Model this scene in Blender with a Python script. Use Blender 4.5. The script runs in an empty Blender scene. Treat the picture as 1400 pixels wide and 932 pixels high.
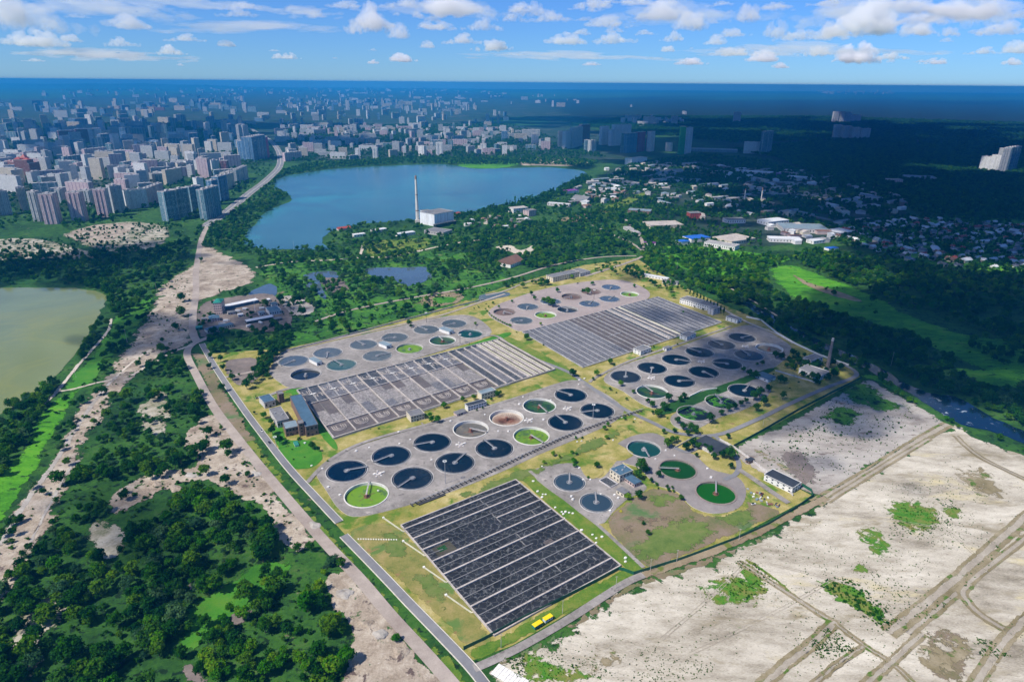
import bpy, bmesh, math, random
import numpy as np
from mathutils import Vector, Matrix
from mathutils.geometry import delaunay_2d_cdt

SC = bpy.context.scene
COL = SC.collection
R = math.radians
rng = np.random.default_rng(7)
random.seed(7)

# ------------------------------------------------------------------ camera, world, sun, exposure
CAM_H = 350.0
F = 905.0
PITCH, ROLL = R(21.30), R(0.45)
cam_data = bpy.data.cameras.new('camera')
cam_data.sensor_width = 36.0
cam_data.lens = 36.0 * F / 1400.0
cam_data.clip_start = 1.0
cam_data.clip_end = 200000.0
cam = bpy.data.objects.new('camera', cam_data)
COL.objects.link(cam)
CAMROT = Matrix.Rotation(math.pi / 2 - PITCH, 4, 'X') @ Matrix.Rotation(ROLL, 4, 'Z')
cam.matrix_world = Matrix.Translation((0, 0, CAM_H)) @ CAMROT
SC.camera = cam

SUN_EL, SUN_AZ = R(52), R(236)          # azimuth clockwise from +Y: the sun stands behind the camera, to its left
SUNV = Vector((math.sin(SUN_AZ) * math.cos(SUN_EL), math.cos(SUN_AZ) * math.cos(SUN_EL), math.sin(SUN_EL)))

world = bpy.data.worlds.new('World')
SC.world = world
world.use_nodes = True
wn, wl = world.node_tree.nodes, world.node_tree.links
wn.clear()
w_out = wn.new('ShaderNodeOutputWorld')
w_bg = wn.new('ShaderNodeBackground')
w_sky = wn.new('ShaderNodeTexSky')
w_sky.sky_type = 'NISHITA'
w_sky.sun_disc = False
w_sky.sun_elevation = SUN_EL
w_sky.sun_rotation = SUN_AZ
w_sky.altitude = 0
w_sky.air_density = 1.0
w_sky.dust_density = 0.0
w_sky.ozone_density = 4.0
w_tint = wn.new('ShaderNodeMix')
w_tint.data_type = 'RGBA'
w_tint.blend_type = 'MULTIPLY'
w_tint.inputs[0].default_value = 1.0
w_tint.inputs[7].default_value = (0.28, 0.53, 1.0, 1)
wl.new(w_sky.outputs[0], w_tint.inputs[6])
wl.new(w_tint.outputs[2], w_bg.inputs[0])
w_bg.inputs[1].default_value = 0.092
wl.new(w_bg.outputs[0], w_out.inputs[0])

sun_data = bpy.data.lights.new('sun', 'SUN')
sun_data.energy = 4.4
sun_data.angle = R(0.53)
sun_data.color = (1.0, 0.94, 0.84)
sun = bpy.data.objects.new('sun', sun_data)
COL.objects.link(sun)
sun.rotation_euler = (-SUNV).to_track_quat('-Z', 'Y').to_euler()

SC.view_settings.view_transform = 'Standard'
SC.view_settings.look = 'None'
SC.view_settings.exposure = 0.50
SC.view_settings.gamma = 1.0
SC.view_settings.use_curve_mapping = False
cy = SC.cycles
cy.use_denoising = True
cy.max_bounces = 8
cy.diffuse_bounces = 3
cy.glossy_bounces = 2
cy.transmission_bounces = 2
cy.transparent_max_bounces = 8
cy.volume_bounces = 8
cy.use_adaptive_sampling = True
cy.adaptive_threshold = 0.02

HAZE_DENSITY = 6.4e-5
HAZE_COLOR = (0.03, 0.36, 0.80, 1)


# ------------------------------------------------------------------ helpers
def G(px, py, z=0.0):
    """The point at height z that the photograph shows at (px, py)."""
    d = CAMROT.to_3x3() @ Vector(((px - 700.0) / F, (466.0 - py) / F, -1.0))
    t = (z - CAM_H) / d.z
    return Vector((d.x * t, d.y * t, z))


def GP(pts, z=0.0):
    return [G(p[0], p[1], z) for p in pts]


def link(o, parent=None):
    COL.objects.link(o)
    if parent is not None:
        o.parent = parent
    return o


def tag(o, label=None, cat=None, group=None, kind=None):
    if label: o['label'] = label
    if cat: o['category'] = cat
    if group: o['group'] = group
    if kind: o['kind'] = kind
    return o


def empty(name, loc, rz=0.0):
    o = bpy.data.objects.new(name, None)
    o.location = loc
    o.rotation_euler = (0, 0, rz)
    o.empty_display_size = 1
    return link(o)


def copy_tree(o, parent=None):
    c = o.copy()
    COL.objects.link(c)
    if parent is not None:
        c.parent = parent
    for ch in list(o.children):
        copy_tree(ch, c)
    return c


class MB:
    """Collects shapes, links them as one mesh object."""
    def __init__(s):
        s.v, s.f, s.m, s.uv = [], [], [], []
    def face(s, pts, mat=0, uv=None):
        n = len(s.v)
        s.v += [tuple(p) for p in pts]
        s.f.append(tuple(range(n, n + len(pts))))
        s.m.append(mat)
        s.uv.append(uv if uv else [(0, 0)] * len(pts))
    def box(s, c, size, rz=0.0, mat=0, top=None, bottom=False):
        """c: centre of the base; walls carry metre UVs"""
        x, y, z = size[0] / 2, size[1] / 2, size[2]
        co, si = math.cos(rz), math.sin(rz)
        P = lambda a, b, h: (c[0] + a * co - b * si, c[1] + a * si + b * co, c[2] + h)
        cs = [(-x, -y), (x, -y), (x, y), (-x, y)]
        u = 0.0
        for i in range(4):
            a, b = cs[i], cs[(i + 1) % 4]
            L = size[0] if i % 2 == 0 else size[1]
            s.face([P(*a, 0), P(*b, 0), P(*b, z), P(*a, z)], mat, [(u, 0), (u + L, 0), (u + L, z), (u, z)])
            u += L
        t = mat if top is None else top
        s.face([P(*q, z) for q in cs], t, [(q[0], q[1]) for q in cs])
        if bottom:
            s.face([P(*q, 0) for q in reversed(cs)], mat)
    def beam(s, a, b, w, h, mat=0):
        """a box from a to b, w wide, h high, hanging below/standing on the line at its bottom"""
        a, b = Vector(a), Vector(b)
        d = b - a
        n = Vector((-d.y, d.x, 0))
        n = n.normalized() * (w / 2) if n.length > 1e-6 else Vector((w / 2, 0, 0))
        up = Vector((0, 0, h))
        q = [a - n, b - n, b + n, a + n]
        t = [p + up for p in q]
        s.face(t, mat)
        s.face(q[::-1], mat)
        for i in range(4):
            j = (i + 1) % 4
            s.face([q[i], q[j], t[j], t[i]], mat)
    def tube(s, a, b, r0, r1=None, n=8, mat=0, cap=True):
        r1 = r0 if r1 is None else r1
        a, b = Vector(a), Vector(b)
        d = (b - a).normalized()
        x = d.orthogonal().normalized()
        y = d.cross(x)
        A = [a + (x * math.cos(k * 2 * math.pi / n) + y * math.sin(k * 2 * math.pi / n)) * r0 for k in range(n)]
        B = [b + (x * math.cos(k * 2 * math.pi / n) + y * math.sin(k * 2 * math.pi / n)) * r1 for k in range(n)]
        for k in range(n):
            j = (k + 1) % n
            s.face([A[k], A[j], B[j], B[k]], mat)
        if cap:
            s.face(B, mat)
            s.face(A[::-1], mat)
    def lathe(s, prof, n=64, c=(0, 0, 0), mat=0, close=False):
        """prof: (radius, z) pairs; the outside lies to the right when walking along it upwards"""
        k = len(prof)
        for i in range(k if close else k - 1):
            r0, z0 = prof[i]
            r1, z1 = prof[(i + 1) % k]
            for j in range(n):
                a, b = 2 * math.pi * j / n, 2 * math.pi * (j + 1) / n
                p = [(c[0] + r0 * math.cos(a), c[1] + r0 * math.sin(a), c[2] + z0), (c[0] + r0 * math.cos(b), c[1] + r0 * math.sin(b), c[2] + z0),
                     (c[0] + r1 * math.cos(b), c[1] + r1 * math.sin(b), c[2] + z1), (c[0] + r1 * math.cos(a), c[1] + r1 * math.sin(a), c[2] + z1)]
                if r0 < 1e-6: p = [p[0], p[2], p[3]]
                elif r1 < 1e-6: p = p[:3]
                s.face(p, mat)
    def disc(s, r, z, n=64, mat=0):
        s.face([(r * math.cos(2 * math.pi * j / n), r * math.sin(2 * math.pi * j / n), z) for j in range(n)], mat)
    def mesh(s, name, mats):
        me = bpy.data.meshes.new(name)
        me.from_pydata(s.v, [], s.f)
        for m in mats:
            me.materials.append(m)
        me.polygons.foreach_set('material_index', s.m)
        uv = me.uv_layers.new(name='UVMap')
        uv.data.foreach_set('uv', [c for f in s.uv for p in f for c in p])
        me.update()
        return me
    def build(s, name, mats, parent=None, weld=False, smooth=False):
        if not isinstance(mats, (list, tuple)):
            mats = [mats]
        me = s.mesh(name, mats)
        if weld:
            bm = bmesh.new()
            bm.from_mesh(me)
            bmesh.ops.remove_doubles(bm, verts=bm.verts, dist=1e-3)
            bmesh.ops.recalc_face_normals(bm, faces=bm.faces)
            bm.to_mesh(me)
            bm.free()
        if smooth:
            me.polygons.foreach_set('use_smooth', [True] * len(me.polygons))
        o = bpy.data.objects.new(name, me)
        return link(o, parent)


def catmull(pts, n=6, closed=True):
    P = [Vector(p) for p in pts]
    N = len(P)
    out = []
    rngi = range(N) if closed else range(N - 1)
    for i in rngi:
        g = (lambda k: P[k % N]) if closed else (lambda k: P[min(max(k, 0), N - 1)])
        p0, p1, p2, p3 = g(i - 1), g(i), g(i + 1), g(i + 2)
        for k in range(n):
            t = k / n
            out.append(0.5 * ((2 * p1) + (p2 - p0) * t + (2 * p0 - 5 * p1 + 4 * p2 - p3) * t * t + (3 * p1 - p0 - 3 * p2 + p3) * t ** 3))
    if not closed:
        out.append(P[-1])
    return out


def rough_edge(pts, step, amp, seed=0):
    """subdivide a closed outline to about `step` metres and shift its points by up to `amp`"""
    rs = np.random.default_rng(seed + 101)
    out = []
    N = len(pts)
    for i in range(N):
        a, b = Vector(pts[i]), Vector(pts[(i + 1) % N])
        k = max(1, min(60, int((b - a).length / step)))
        for j in range(k):
            p = a.lerp(b, j / k)
            out.append(p)
    n = len(out)
    off = np.zeros((n, 2))
    for w, s in ((1, 1.0), (4, 1.0)):
        o = rs.normal(size=(n, 2))
        ker = np.ones(w) / w * math.sqrt(w)
        o = np.stack([np.convolve(np.concatenate([o[-w:, c], o[:, c], o[:w, c]]), ker, 'same')[w:-w] for c in (0, 1)], 1)
        off += o * s
    off = np.clip(off, -2.2, 2.2) * amp * 0.5
    return [Vector((p.x + o[0], p.y + o[1], p.z)) for p, o in zip(out, off)]


def level_of(z):
    """every sheet a few millimetres above the one laid before it"""
    k = _levels.get(round(z, 2), 0)
    _levels[round(z, 2)] = k + 1
    return z + 0.0035 * k
_levels = {}


def tri_fill(polys, extra=None):
    """triangles inside polys[0] less the holes polys[1:]; returns points, triangles, and which input loop each point came from"""
    vs, es = [], []
    for q in polys:
        n = len(vs)
        vs += [Vector((p[0], p[1])) for p in q]
        es += [(n + i, n + (i + 1) % len(q)) for i in range(len(q))]
    nb = len(vs)
    if extra is not None: vs += [Vector((p[0], p[1])) for p in extra]
    out = delaunay_2d_cdt(vs, es, [], 1, 1e-4)
    P, T = out[0], out[2]
    if len(polys) > 1 and len(T):
        cen = np.array([((P[t[0]].x + P[t[1]].x + P[t[2]].x) / 3, (P[t[0]].y + P[t[1]].y + P[t[2]].y) / 3) for t in T])
        bad = np.zeros(len(T), bool)
        for q in polys[1:]: bad |= in_poly(cen, [(p[0], p[1]) for p in q])
        T = [t for t, k in zip(T, bad) if not k]
    return P, T, nb


def flat(name, outline, z, mat, holes=(), kind='structure', parent=None, fade=0.0):
    """a level sheet with holes; outline and holes are world points. fade: metres over which its edge breaks up into the ground below"""
    z = level_of(z)
    extra = None
    B_ = np.array([(p[0], p[1]) for p in outline])
    if fade > 0:
        lo, hi = B_.min(0), B_.max(0)
        step = max(fade * 0.8, math.sqrt((hi[0] - lo[0]) * (hi[1] - lo[1]) / 1200))
        gx, gy = np.meshgrid(np.arange(lo[0], hi[0], step), np.arange(lo[1], hi[1], step))
        ex = np.stack([gx.ravel(), gy.ravel()], 1)
        ex += rng.uniform(-.3, .3, ex.shape) * step
        ex = ex[in_poly(ex, B_)]
        if len(ex):
            ex = ex[edge_dist(ex, B_) > fade * 0.35]
        extra = ex if len(ex) else None
    P, T, nb = tri_fill([outline] + list(holes), extra)
    fs = []
    for t in T:
        q, r, s = P[t[0]], P[t[1]], P[t[2]]
        ar = (r.x - q.x) * (s.y - q.y) - (r.y - q.y) * (s.x - q.x)
        fs.append(tuple(t) if ar > 0 else tuple(t)[::-1])
    me = bpy.data.meshes.new(name)
    me.from_pydata([(p.x, p.y, z) for p in P], [], fs)
    me.materials.append(mat)
    if fade > 0:
        xy = np.array([(p.x, p.y) for p in P])
        at = me.attributes.new('fade', 'FLOAT', 'POINT')
        at.data.foreach_set('value', np.clip(1 - edge_dist(xy, B_) / fade, 0, 1).astype(np.float32))
    o = bpy.data.objects.new(name, me)
    link(o, parent)
    if kind: o['kind'] = kind
    return o


def edge_dist(xy, poly):
    a = np.asarray(poly)
    b = np.roll(a, -1, 0)
    d = b - a
    L2 = (d ** 2).sum(1) + 1e-9
    best = np.full(len(xy), 1e18)
    for i in range(len(a)):
        t = np.clip(((xy - a[i]) @ d[i]) / L2[i], 0, 1)
        best = np.minimum(best, ((xy - a[i] - t[:, None] * d[i]) ** 2).sum(1))
    return np.sqrt(best)


_seed = [0]
def patch(name, px, z, mat, amp=3.0, step=10.0, smooth=True, kind='structure', fade=None):
    _seed[0] += 1
    pts = GP(px)
    if smooth: pts = catmull(pts, 4)
    if amp > 0: pts = rough_edge(pts, step, amp, _seed[0])
    if fade is None: fade = 0 if amp <= 0.8 or z > 90 else amp * 2.6
    return flat(name, pts, z, mat, kind=kind, fade=fade)


def ribbon_pts(px, n=6, smooth=True):
    pts = GP(px)
    return catmull(pts, n, closed=False) if smooth else pts


def offset_line(pts, d):
    out = []
    for i, p in enumerate(pts):
        a, b = pts[max(i - 1, 0)], pts[min(i + 1, len(pts) - 1)]
        t = (b - a)
        n = Vector((-t.y, t.x, 0)).normalized()
        out.append(p + n * d)
    return out


def ribbon(name, px, width, z, mat, smooth=True, amp=0.0, world_pts=None, kind='structure'):
    pts = world_pts or ribbon_pts(px, 6, smooth)
    z = level_of(z)
    if amp: width *= 1.25
    cols = [-0.5, -0.22, 0.22, 0.5] if amp else [-0.5, 0.5]
    rows = [offset_line(pts, width * c) for c in cols]
    if amp:
        rs = np.random.default_rng(len(px) * 7 + int(abs(px[0][0])))
        for r_ in (rows[0], rows[-1]):
            for k in range(len(r_)): r_[k] = r_[k] + Vector((*(rs.normal(size=2) * amp), 0))
    n = len(pts)
    v = [(p.x, p.y, z) for r_ in rows for p in r_]
    fs = []
    for c in range(len(cols) - 1):
        for i in range(n - 1): fs.append((c * n + i, c * n + i + 1, (c + 1) * n + i + 1, (c + 1) * n + i))
    me = bpy.data.meshes.new(name)
    me.from_pydata(v, [], fs)
    me.materials.append(mat)
    for f in me.polygons:
        if f.normal.z < 0: f.flip()
    if amp:
        at = me.attributes.new('fade', 'FLOAT', 'POINT')
        at.data.foreach_set('value', np.array([0.95] * n + [0.1] * (2 * n) + [0.95] * n, np.float32))
    o = bpy.data.objects.new(name, me)
    link(o)
    o['kind'] = kind
    return o


def kerb_strip(name, pts, w, z1, mat):
    """one continuous kerb along a line"""
    L_, R_ = offset_line(pts, w / 2), offset_line(pts, -w / 2)
    n = len(pts)
    v = [(p.x, p.y, z) for row, z in ((L_, -.1), (L_, z1), (R_, z1), (R_, -.1)) for p in row]
    fs = [(c * n + i, c * n + i + 1, (c + 1) * n + i + 1, (c + 1) * n + i) for c in range(3) for i in range(n - 1)]
    me = bpy.data.meshes.new(name)
    me.from_pydata(v, [], fs)
    me.materials.append(mat)
    o = bpy.data.objects.new(name, me)
    link(o)
    o['kind'] = 'structure'
    return o


def in_poly(xy, poly):
    x, y = xy[:, 0], xy[:, 1]
    inside = np.zeros(len(x), bool)
    n = len(poly)
    for i in range(n):
        x0, y0 = poly[i][0], poly[i][1]
        x1, y1 = poly[(i + 1) % n][0], poly[(i + 1) % n][1]
        if y0 == y1: continue
        c = ((y0 > y) != (y1 > y)) & (x < (x1 - x0) * (y - y0) / (y1 - y0) + x0)
        inside ^= c
    return inside


def near_line(xy, pts, d):
    m = np.zeros(len(xy), bool)
    for a, b in zip(pts[:-1], pts[1:]):
        ax, ay, dx, dy = a[0], a[1], b[0] - a[0], b[1] - a[1]
        L2 = dx * dx + dy * dy + 1e-9
        t = np.clip(((xy[:, 0] - ax) * dx + (xy[:, 1] - ay) * dy) / L2, 0, 1)
        m |= (xy[:, 0] - ax - t * dx) ** 2 + (xy[:, 1] - ay - t * dy) ** 2 < d * d
    return m


def vnoise(xy, scale, seed):
    """smooth value noise 0..1 on world points"""
    rs = np.random.default_rng(seed)
    tab = rs.random((256, 256))
    p = xy / scale
    i = np.floor(p).astype(int)
    f = p - i
    f = f * f * (3 - 2 * f)
    g = lambda a, b: tab[(i[:, 0] + a) & 255, (i[:, 1] + b) & 255]
    return (g(0, 0) * (1 - f[:, 0]) + g(1, 0) * f[:, 0]) * (1 - f[:, 1]) + (g(0, 1) * (1 - f[:, 0]) + g(1, 1) * f[:, 0]) * f[:, 1]


# ------------------------------------------------------------------ materials
def new_mat(name):
    m = bpy.data.materials.new(name)
    m.use_nodes = True
    nt = m.node_tree
    b = nt.nodes['Principled BSDF']
    return m, nt.nodes, nt.links, b


def rgba(c): return (c[0], c[1], c[2], 1)


def noise_of(N, L, vec, scale, detail=4, rough=0.6, dist=0.0):
    t = N.new('ShaderNodeTexNoise')
    t.inputs['Scale'].default_value = scale
    t.inputs['Detail'].default_value = detail
    t.inputs['Roughness'].default_value = rough
    t.inputs['Distortion'].default_value = dist
    L.new(vec, t.inputs['Vector'])
    return t.outputs['Fac']


def math_node(N, L, op, a, b=None):
    m = N.new('ShaderNodeMath')
    m.operation = op
    for k, v in enumerate((a, b)):
        if v is None: continue
        if isinstance(v, (int, float)): m.inputs[k].default_value = v
        else: L.new(v, m.inputs[k])
    return m.outputs[0]


def ramp_of(N, L, fac, stops, interp='LINEAR'):
    r = N.new('ShaderNodeValToRGB')
    r.color_ramp.interpolation = interp
    e = r.color_ramp.elements
    while len(e) < len(stops): e.new(0.5)
    for k, (p, c) in enumerate(stops):
        e[k].position = p
        e[k].color = rgba(c)
    L.new(fac, r.inputs[0])
    return r.outputs[0]


def mix_col(N, L, fac, a, b, mode='MIX'):
    m = N.new('ShaderNodeMix')
    m.data_type = 'RGBA'
    m.blend_type = mode
    for k, v in ((0, fac), (6, a), (7, b)):
        if isinstance(v, (int, float)): m.inputs[k].default_value = v
        elif isinstance(v, tuple): m.inputs[k].default_value = rgba(v)
        else: L.new(v, m.inputs[k])
    return m.outputs[2]


def ground_mat(name, stops, big=90.0, mid=14.0, fine=1.6, spots=None, stretch=None, rough=0.95, bump=0.25, weights=(0.45, 0.33, 0.22)):
    """ground of several colours mixed by world-space noise; spots: list of (colour, size m, threshold, softness, seed)"""
    m, N, L, b = new_mat(name)
    pos = N.new('ShaderNodeNewGeometry').outputs['Position']
    if stretch:
        mp = N.new('ShaderNodeMapping')
        mp.inputs['Rotation'].default_value = (0, 0, stretch[0])
        mp.inputs['Scale'].default_value = (1, stretch[1], 1)
        L.new(pos, mp.inputs[0])
        pos = mp.outputs[0]
    n1 = noise_of(N, L, pos, 1 / big, 5, 0.55, 0.4)
    n2 = noise_of(N, L, pos, 1 / mid, 5, 0.6, 0.2)
    n3 = noise_of(N, L, pos, 1 / fine, 3, 0.6)
    s = math_node(N, L, 'ADD', math_node(N, L, 'MULTIPLY', n1, weights[0]), math_node(N, L, 'MULTIPLY', n2, weights[1]))
    s = math_node(N, L, 'ADD', s, math_node(N, L, 'MULTIPLY', n3, weights[2]))
    k = len(stops)
    if not isinstance(stops[0][0], (int, float)) or len(stops[0]) == 3:
        stops = [(0.36 + 0.28 * i / max(1, k - 1), c) for i, c in enumerate(stops)]
    col = ramp_of(N, L, s, stops)
    for (c, size, th, soft, sd) in (spots or []):
        off = N.new('ShaderNodeVectorMath')
        off.operation = 'ADD'
        off.inputs[1].default_value = (sd * 131.7, sd * 57.3, 0)
        L.new(pos, off.inputs[0])
        n = noise_of(N, L, off.outputs[0], 1 / size, 5, 0.65, 0.3)
        mr = N.new('ShaderNodeMapRange')
        mr.inputs[1].default_value = th
        mr.inputs[2].default_value = th + soft
        L.new(n, mr.inputs[0])
        col = mix_col(N, L, mr.outputs[0], col, c)
    L.new(col, b.inputs['Base Color'])
    b.inputs['Roughness'].default_value = rough
    b.inputs['Specular IOR Level'].default_value = 0.15
    at = N.new('ShaderNodeAttribute')
    at.attribute_name = 'fade'
    raw = N.new('ShaderNodeNewGeometry').outputs['Position']
    e1 = noise_of(N, L, raw, 1 / 7.0, 6, 0.72, 0.4)
    e2 = noise_of(N, L, raw, 1 / 24.0, 3, 0.6)
    e = math_node(N, L, 'ADD', math_node(N, L, 'MULTIPLY', e1, 0.65), math_node(N, L, 'MULTIPLY', e2, 0.35))
    mr = N.new('ShaderNodeMapRange')
    mr.inputs[1].default_value = 0.34
    mr.inputs[2].default_value = 0.66
    L.new(e, mr.inputs[0])
    df = math_node(N, L, 'SUBTRACT', mr.outputs[0], at.outputs['Fac'])
    m2 = N.new('ShaderNodeMapRange')
    m2.inputs[1].default_value = -0.06
    m2.inputs[2].default_value = 0.06
    L.new(df, m2.inputs[0])
    whole = math_node(N, L, 'LESS_THAN', at.outputs['Fac'], 0.01)
    L.new(math_node(N, L, 'MAXIMUM', m2.outputs[0], whole), b.inputs['Alpha'])
    if bump:
        bp = N.new('ShaderNodeBump')
        bp.inputs['Strength'].default_value = bump
        bp.inputs['Distance'].default_value = 0.6
        L.new(math_node(N, L, 'ADD', n2, n3), bp.inputs['Height'])
        L.new(bp.outputs[0], b.inputs['Normal'])
    return m


def plain_mat(name, col, rough=0.7, var=0.18, scale=3.0, metal=0.0, spec=0.3):
    """painted, rendered or cast surface with blotchy wear"""
    m, N, L, b = new_mat(name)
    pos = N.new('ShaderNodeNewGeometry').outputs['Position']
    n = noise_of(N, L, pos, 1 / scale, 5, 0.65)
    n2 = noise_of(N, L, pos, 1 / (scale * 6), 3, 0.5)
    f = math_node(N, L, 'ADD', math_node(N, L, 'MULTIPLY', n, 0.6), math_node(N, L, 'MULTIPLY', n2, 0.4))
    lo = tuple(c * (1 - var * 1.6) for c in col)
    hi = tuple(min(0.9, c * (1 + var)) for c in col)
    L.new(ramp_of(N, L, f, [(0.33, lo), (0.52, col), (0.68, hi)]), b.inputs['Base Color'])
    b.inputs['Roughness'].default_value = rough
    b.inputs['Metallic'].default_value = metal
    b.inputs['Specular IOR Level'].default_value = spec
    return m


def facade_mat(name, wall, win=(0.03, 0.045, 0.06), floor=3.0, bay=3.4, fill=(0.55, 0.5), stripe=None, var=0.12):
    """storeys of glazed openings on a rendered wall; wall UVs are metres"""
    m, N, L, b = new_mat(name)
    uv = N.new('ShaderNodeUVMap').outputs[0]
    sp = N.new('ShaderNodeSeparateXYZ')
    L.new(uv, sp.inputs[0])
    u = math_node(N, L, 'FRACT', math_node(N, L, 'DIVIDE', sp.outputs[0], bay))
    v = math_node(N, L, 'FRACT', math_node(N, L, 'DIVIDE', sp.outputs[1], floor))
    inu = math_node(N, L, 'LESS_THAN', math_node(N, L, 'ABSOLUTE', math_node(N, L, 'SUBTRACT', u, 0.5)), fill[0] / 2)
    inv = math_node(N, L, 'LESS_THAN', math_node(N, L, 'ABSOLUTE', math_node(N, L, 'SUBTRACT', v, 0.55)), fill[1] / 2)
    win_f = math_node(N, L, 'MULTIPLY', inu, inv)
    # some openings have pale curtains or enclosed balconies
    cell = N.new('ShaderNodeCombineXYZ')
    L.new(math_node(N, L, 'FLOOR', math_node(N, L, 'DIVIDE', sp.outputs[0], bay)), cell.inputs[0])
    L.new(math_node(N, L, 'FLOOR', math_node(N, L, 'DIVIDE', sp.outputs[1], floor)), cell.inputs[1])
    wh = N.new('ShaderNodeTexWhiteNoise')
    L.new(cell.outputs[0], wh.inputs[0])
    glass = ramp_of(N, L, wh.outputs[0], [(0.0, win), (0.6, tuple(c * 1.8 for c in win)), (0.85, (0.16, 0.17, 0.18)), (1.0, (0.35, 0.35, 0.33))])
    pos = N.new('ShaderNodeNewGeometry').outputs['Position']
    n = noise_of(N, L, pos, 0.12, 4, 0.6)
    oi = N.new('ShaderNodeObjectInfo').outputs['Random']
    wcol = ramp_of(N, L, n, [(0.3, tuple(c * (1 - var) for c in wall)), (0.7, tuple(min(0.85, c * (1 + var)) for c in wall))])
    wcol = mix_col(N, L, 1.0, wcol, ramp_of(N, L, oi, [(0, (0.82, 0.82, 0.82)), (1, (1.0, 1.0, 1.0))]), 'MULTIPLY')
    if stripe:
        st = math_node(N, L, 'GREATER_THAN', math_node(N, L, 'FRACT', math_node(N, L, 'DIVIDE', sp.outputs[0], bay * stripe[1])), stripe[2])
        wcol = mix_col(N, L, st, wcol, stripe[0])
    L.new(mix_col(N, L, win_f, wcol, glass), b.inputs['Base Color'])
    L.new(math_node(N, L, 'SUBTRACT', 0.85, math_node(N, L, 'MULTIPLY', win_f, 0.65)), b.inputs['Roughness'])
    b.inputs['Specular IOR Level'].default_value = 0.3
    return m


def water_mat(name, col, rough=0.06, wave=1.2, strength=0.05, spots=None, spec=0.5):
    m, N, L, b = new_mat(name)
    pos = N.new('ShaderNodeNewGeometry').outputs['Position']
    n = noise_of(N, L, pos, 1 / 260.0, 5, 0.6, 0.5)
    c = ramp_of(N, L, n, [(0.3, tuple(x * 0.85 for x in col)), (0.7, tuple(x * 1.18 for x in col))])
    for (c2, size, th, soft, sd) in (spots or []):
        off = N.new('ShaderNodeVectorMath')
        off.operation = 'ADD'
        off.inputs[1].default_value = (sd * 31.7, sd * 57.3, 0)
        L.new(pos, off.inputs[0])
        nn = noise_of(N, L, off.outputs[0], 1 / size, 5, 0.7, 0.8)
        mr = N.new('ShaderNodeMapRange')
        mr.inputs[1].default_value = th
        mr.inputs[2].default_value = th + soft
        L.new(nn, mr.inputs[0])
        c = mix_col(N, L, mr.outputs[0], c, c2)
    L.new(c, b.inputs['Base Color'])
    b.inputs['Roughness'].default_value = rough
    b.inputs['Specular IOR Level'].default_value = spec
    bp = N.new('ShaderNodeBump')
    bp.inputs['Strength'].default_value = strength
    bp.inputs['Distance'].default_value = 0.2
    L.new(noise_of(N, L, pos, 1 / wave, 4, 0.6), bp.inputs['Height'])
    L.new(bp.outputs[0], b.inputs['Normal'])
    return m


def leaf_mat(name, c0, c1, c2):
    m, N, L, b = new_mat(name)
    out = N['Material Output']
    N.remove(b)
    oi = N.new('ShaderNodeObjectInfo').outputs['Random']
    isl = N.new('ShaderNodeNewGeometry').outputs['Random Per Island']
    f = math_node(N, L, 'ADD', math_node(N, L, 'MULTIPLY', oi, 0.62), math_node(N, L, 'MULTIPLY', isl, 0.38))
    col = ramp_of(N, L, f, [(0.12, c0), (0.5, c1), (0.9, c2)])
    d = N.new('ShaderNodeBsdfDiffuse')
    t = N.new('ShaderNodeBsdfTranslucent')
    L.new(col, d.inputs[0])
    L.new(mix_col(N, L, 1.0, col, (1.0, 1.15, 0.5), 'MULTIPLY'), t.inputs[0])
    mx = N.new('ShaderNodeMixShader')
    mx.inputs[0].default_value = 0.4
    L.new(d.outputs[0], mx.inputs[1])
    L.new(t.outputs[0], mx.inputs[2])
    L.new(mx.outputs[0], out.inputs[0])
    return m


M = {}
M['scrub'] = ground_mat('scrub_ground', [(0.008, 0.030, 0.010), (0.018, 0.065, 0.012), (0.036, 0.110, 0.014), (0.075, 0.120, 0.035)], 120, 18, 3.0, bump=0.9, spots=[((0.006, 0.022, 0.008), 9, 0.55, 0.06, 21), ((0.16, 0.14, 0.09), 26, 0.66, 0.06, 22)])
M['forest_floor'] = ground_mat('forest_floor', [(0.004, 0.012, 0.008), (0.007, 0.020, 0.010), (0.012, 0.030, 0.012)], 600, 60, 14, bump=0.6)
M['urban'] = ground_mat('urban_ground', [(0.010, 0.028, 0.014), (0.015, 0.040, 0.018), (0.030, 0.050, 0.035), (0.11, 0.11, 0.10)], 260, 50, 9)
M['meadow'] = ground_mat('meadow', [(0.022, 0.10, 0.008), (0.045, 0.19, 0.008), (0.085, 0.28, 0.012), (0.14, 0.25, 0.035)], 90, 18, 3, stretch=(0.5, 2.2), bump=0.6, spots=[((0.010, 0.040, 0.010), 16, 0.58, 0.07, 23), ((0.12, 0.11, 0.04), 30, 0.66, 0.08, 24)])
M['marsh'] = ground_mat('marsh_ground', [(0.014, 0.060, 0.010), (0.030, 0.115, 0.012), (0.060, 0.18, 0.016), (0.13, 0.16, 0.04)], 70, 16, 3, bump=0.9, spots=[((0.008, 0.028, 0.010), 14, 0.54, 0.07, 25), ((0.15, 0.13, 0.07), 28, 0.63, 0.06, 26), ((0.05, 0.19, 0.012), 40, 0.60, 0.08, 27)])
M['dark_meadow'] = ground_mat('dark_meadow', [(0.010, 0.045, 0.010), (0.018, 0.075, 0.012), (0.03, 0.10, 0.014)], 120, 25, 3)
M['dry_grass'] = ground_mat('dry_grass', [(0.10, 0.15, 0.016), (0.22, 0.21, 0.045), (0.34, 0.285, 0.10), (0.46, 0.39, 0.19)], 38, 11, 1.5,
                            spots=[((0.08, 0.16, 0.015), 34, 0.53, 0.10, 1), ((0.20, 0.12, 0.06), 20, 0.66, 0.06, 2)])
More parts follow.
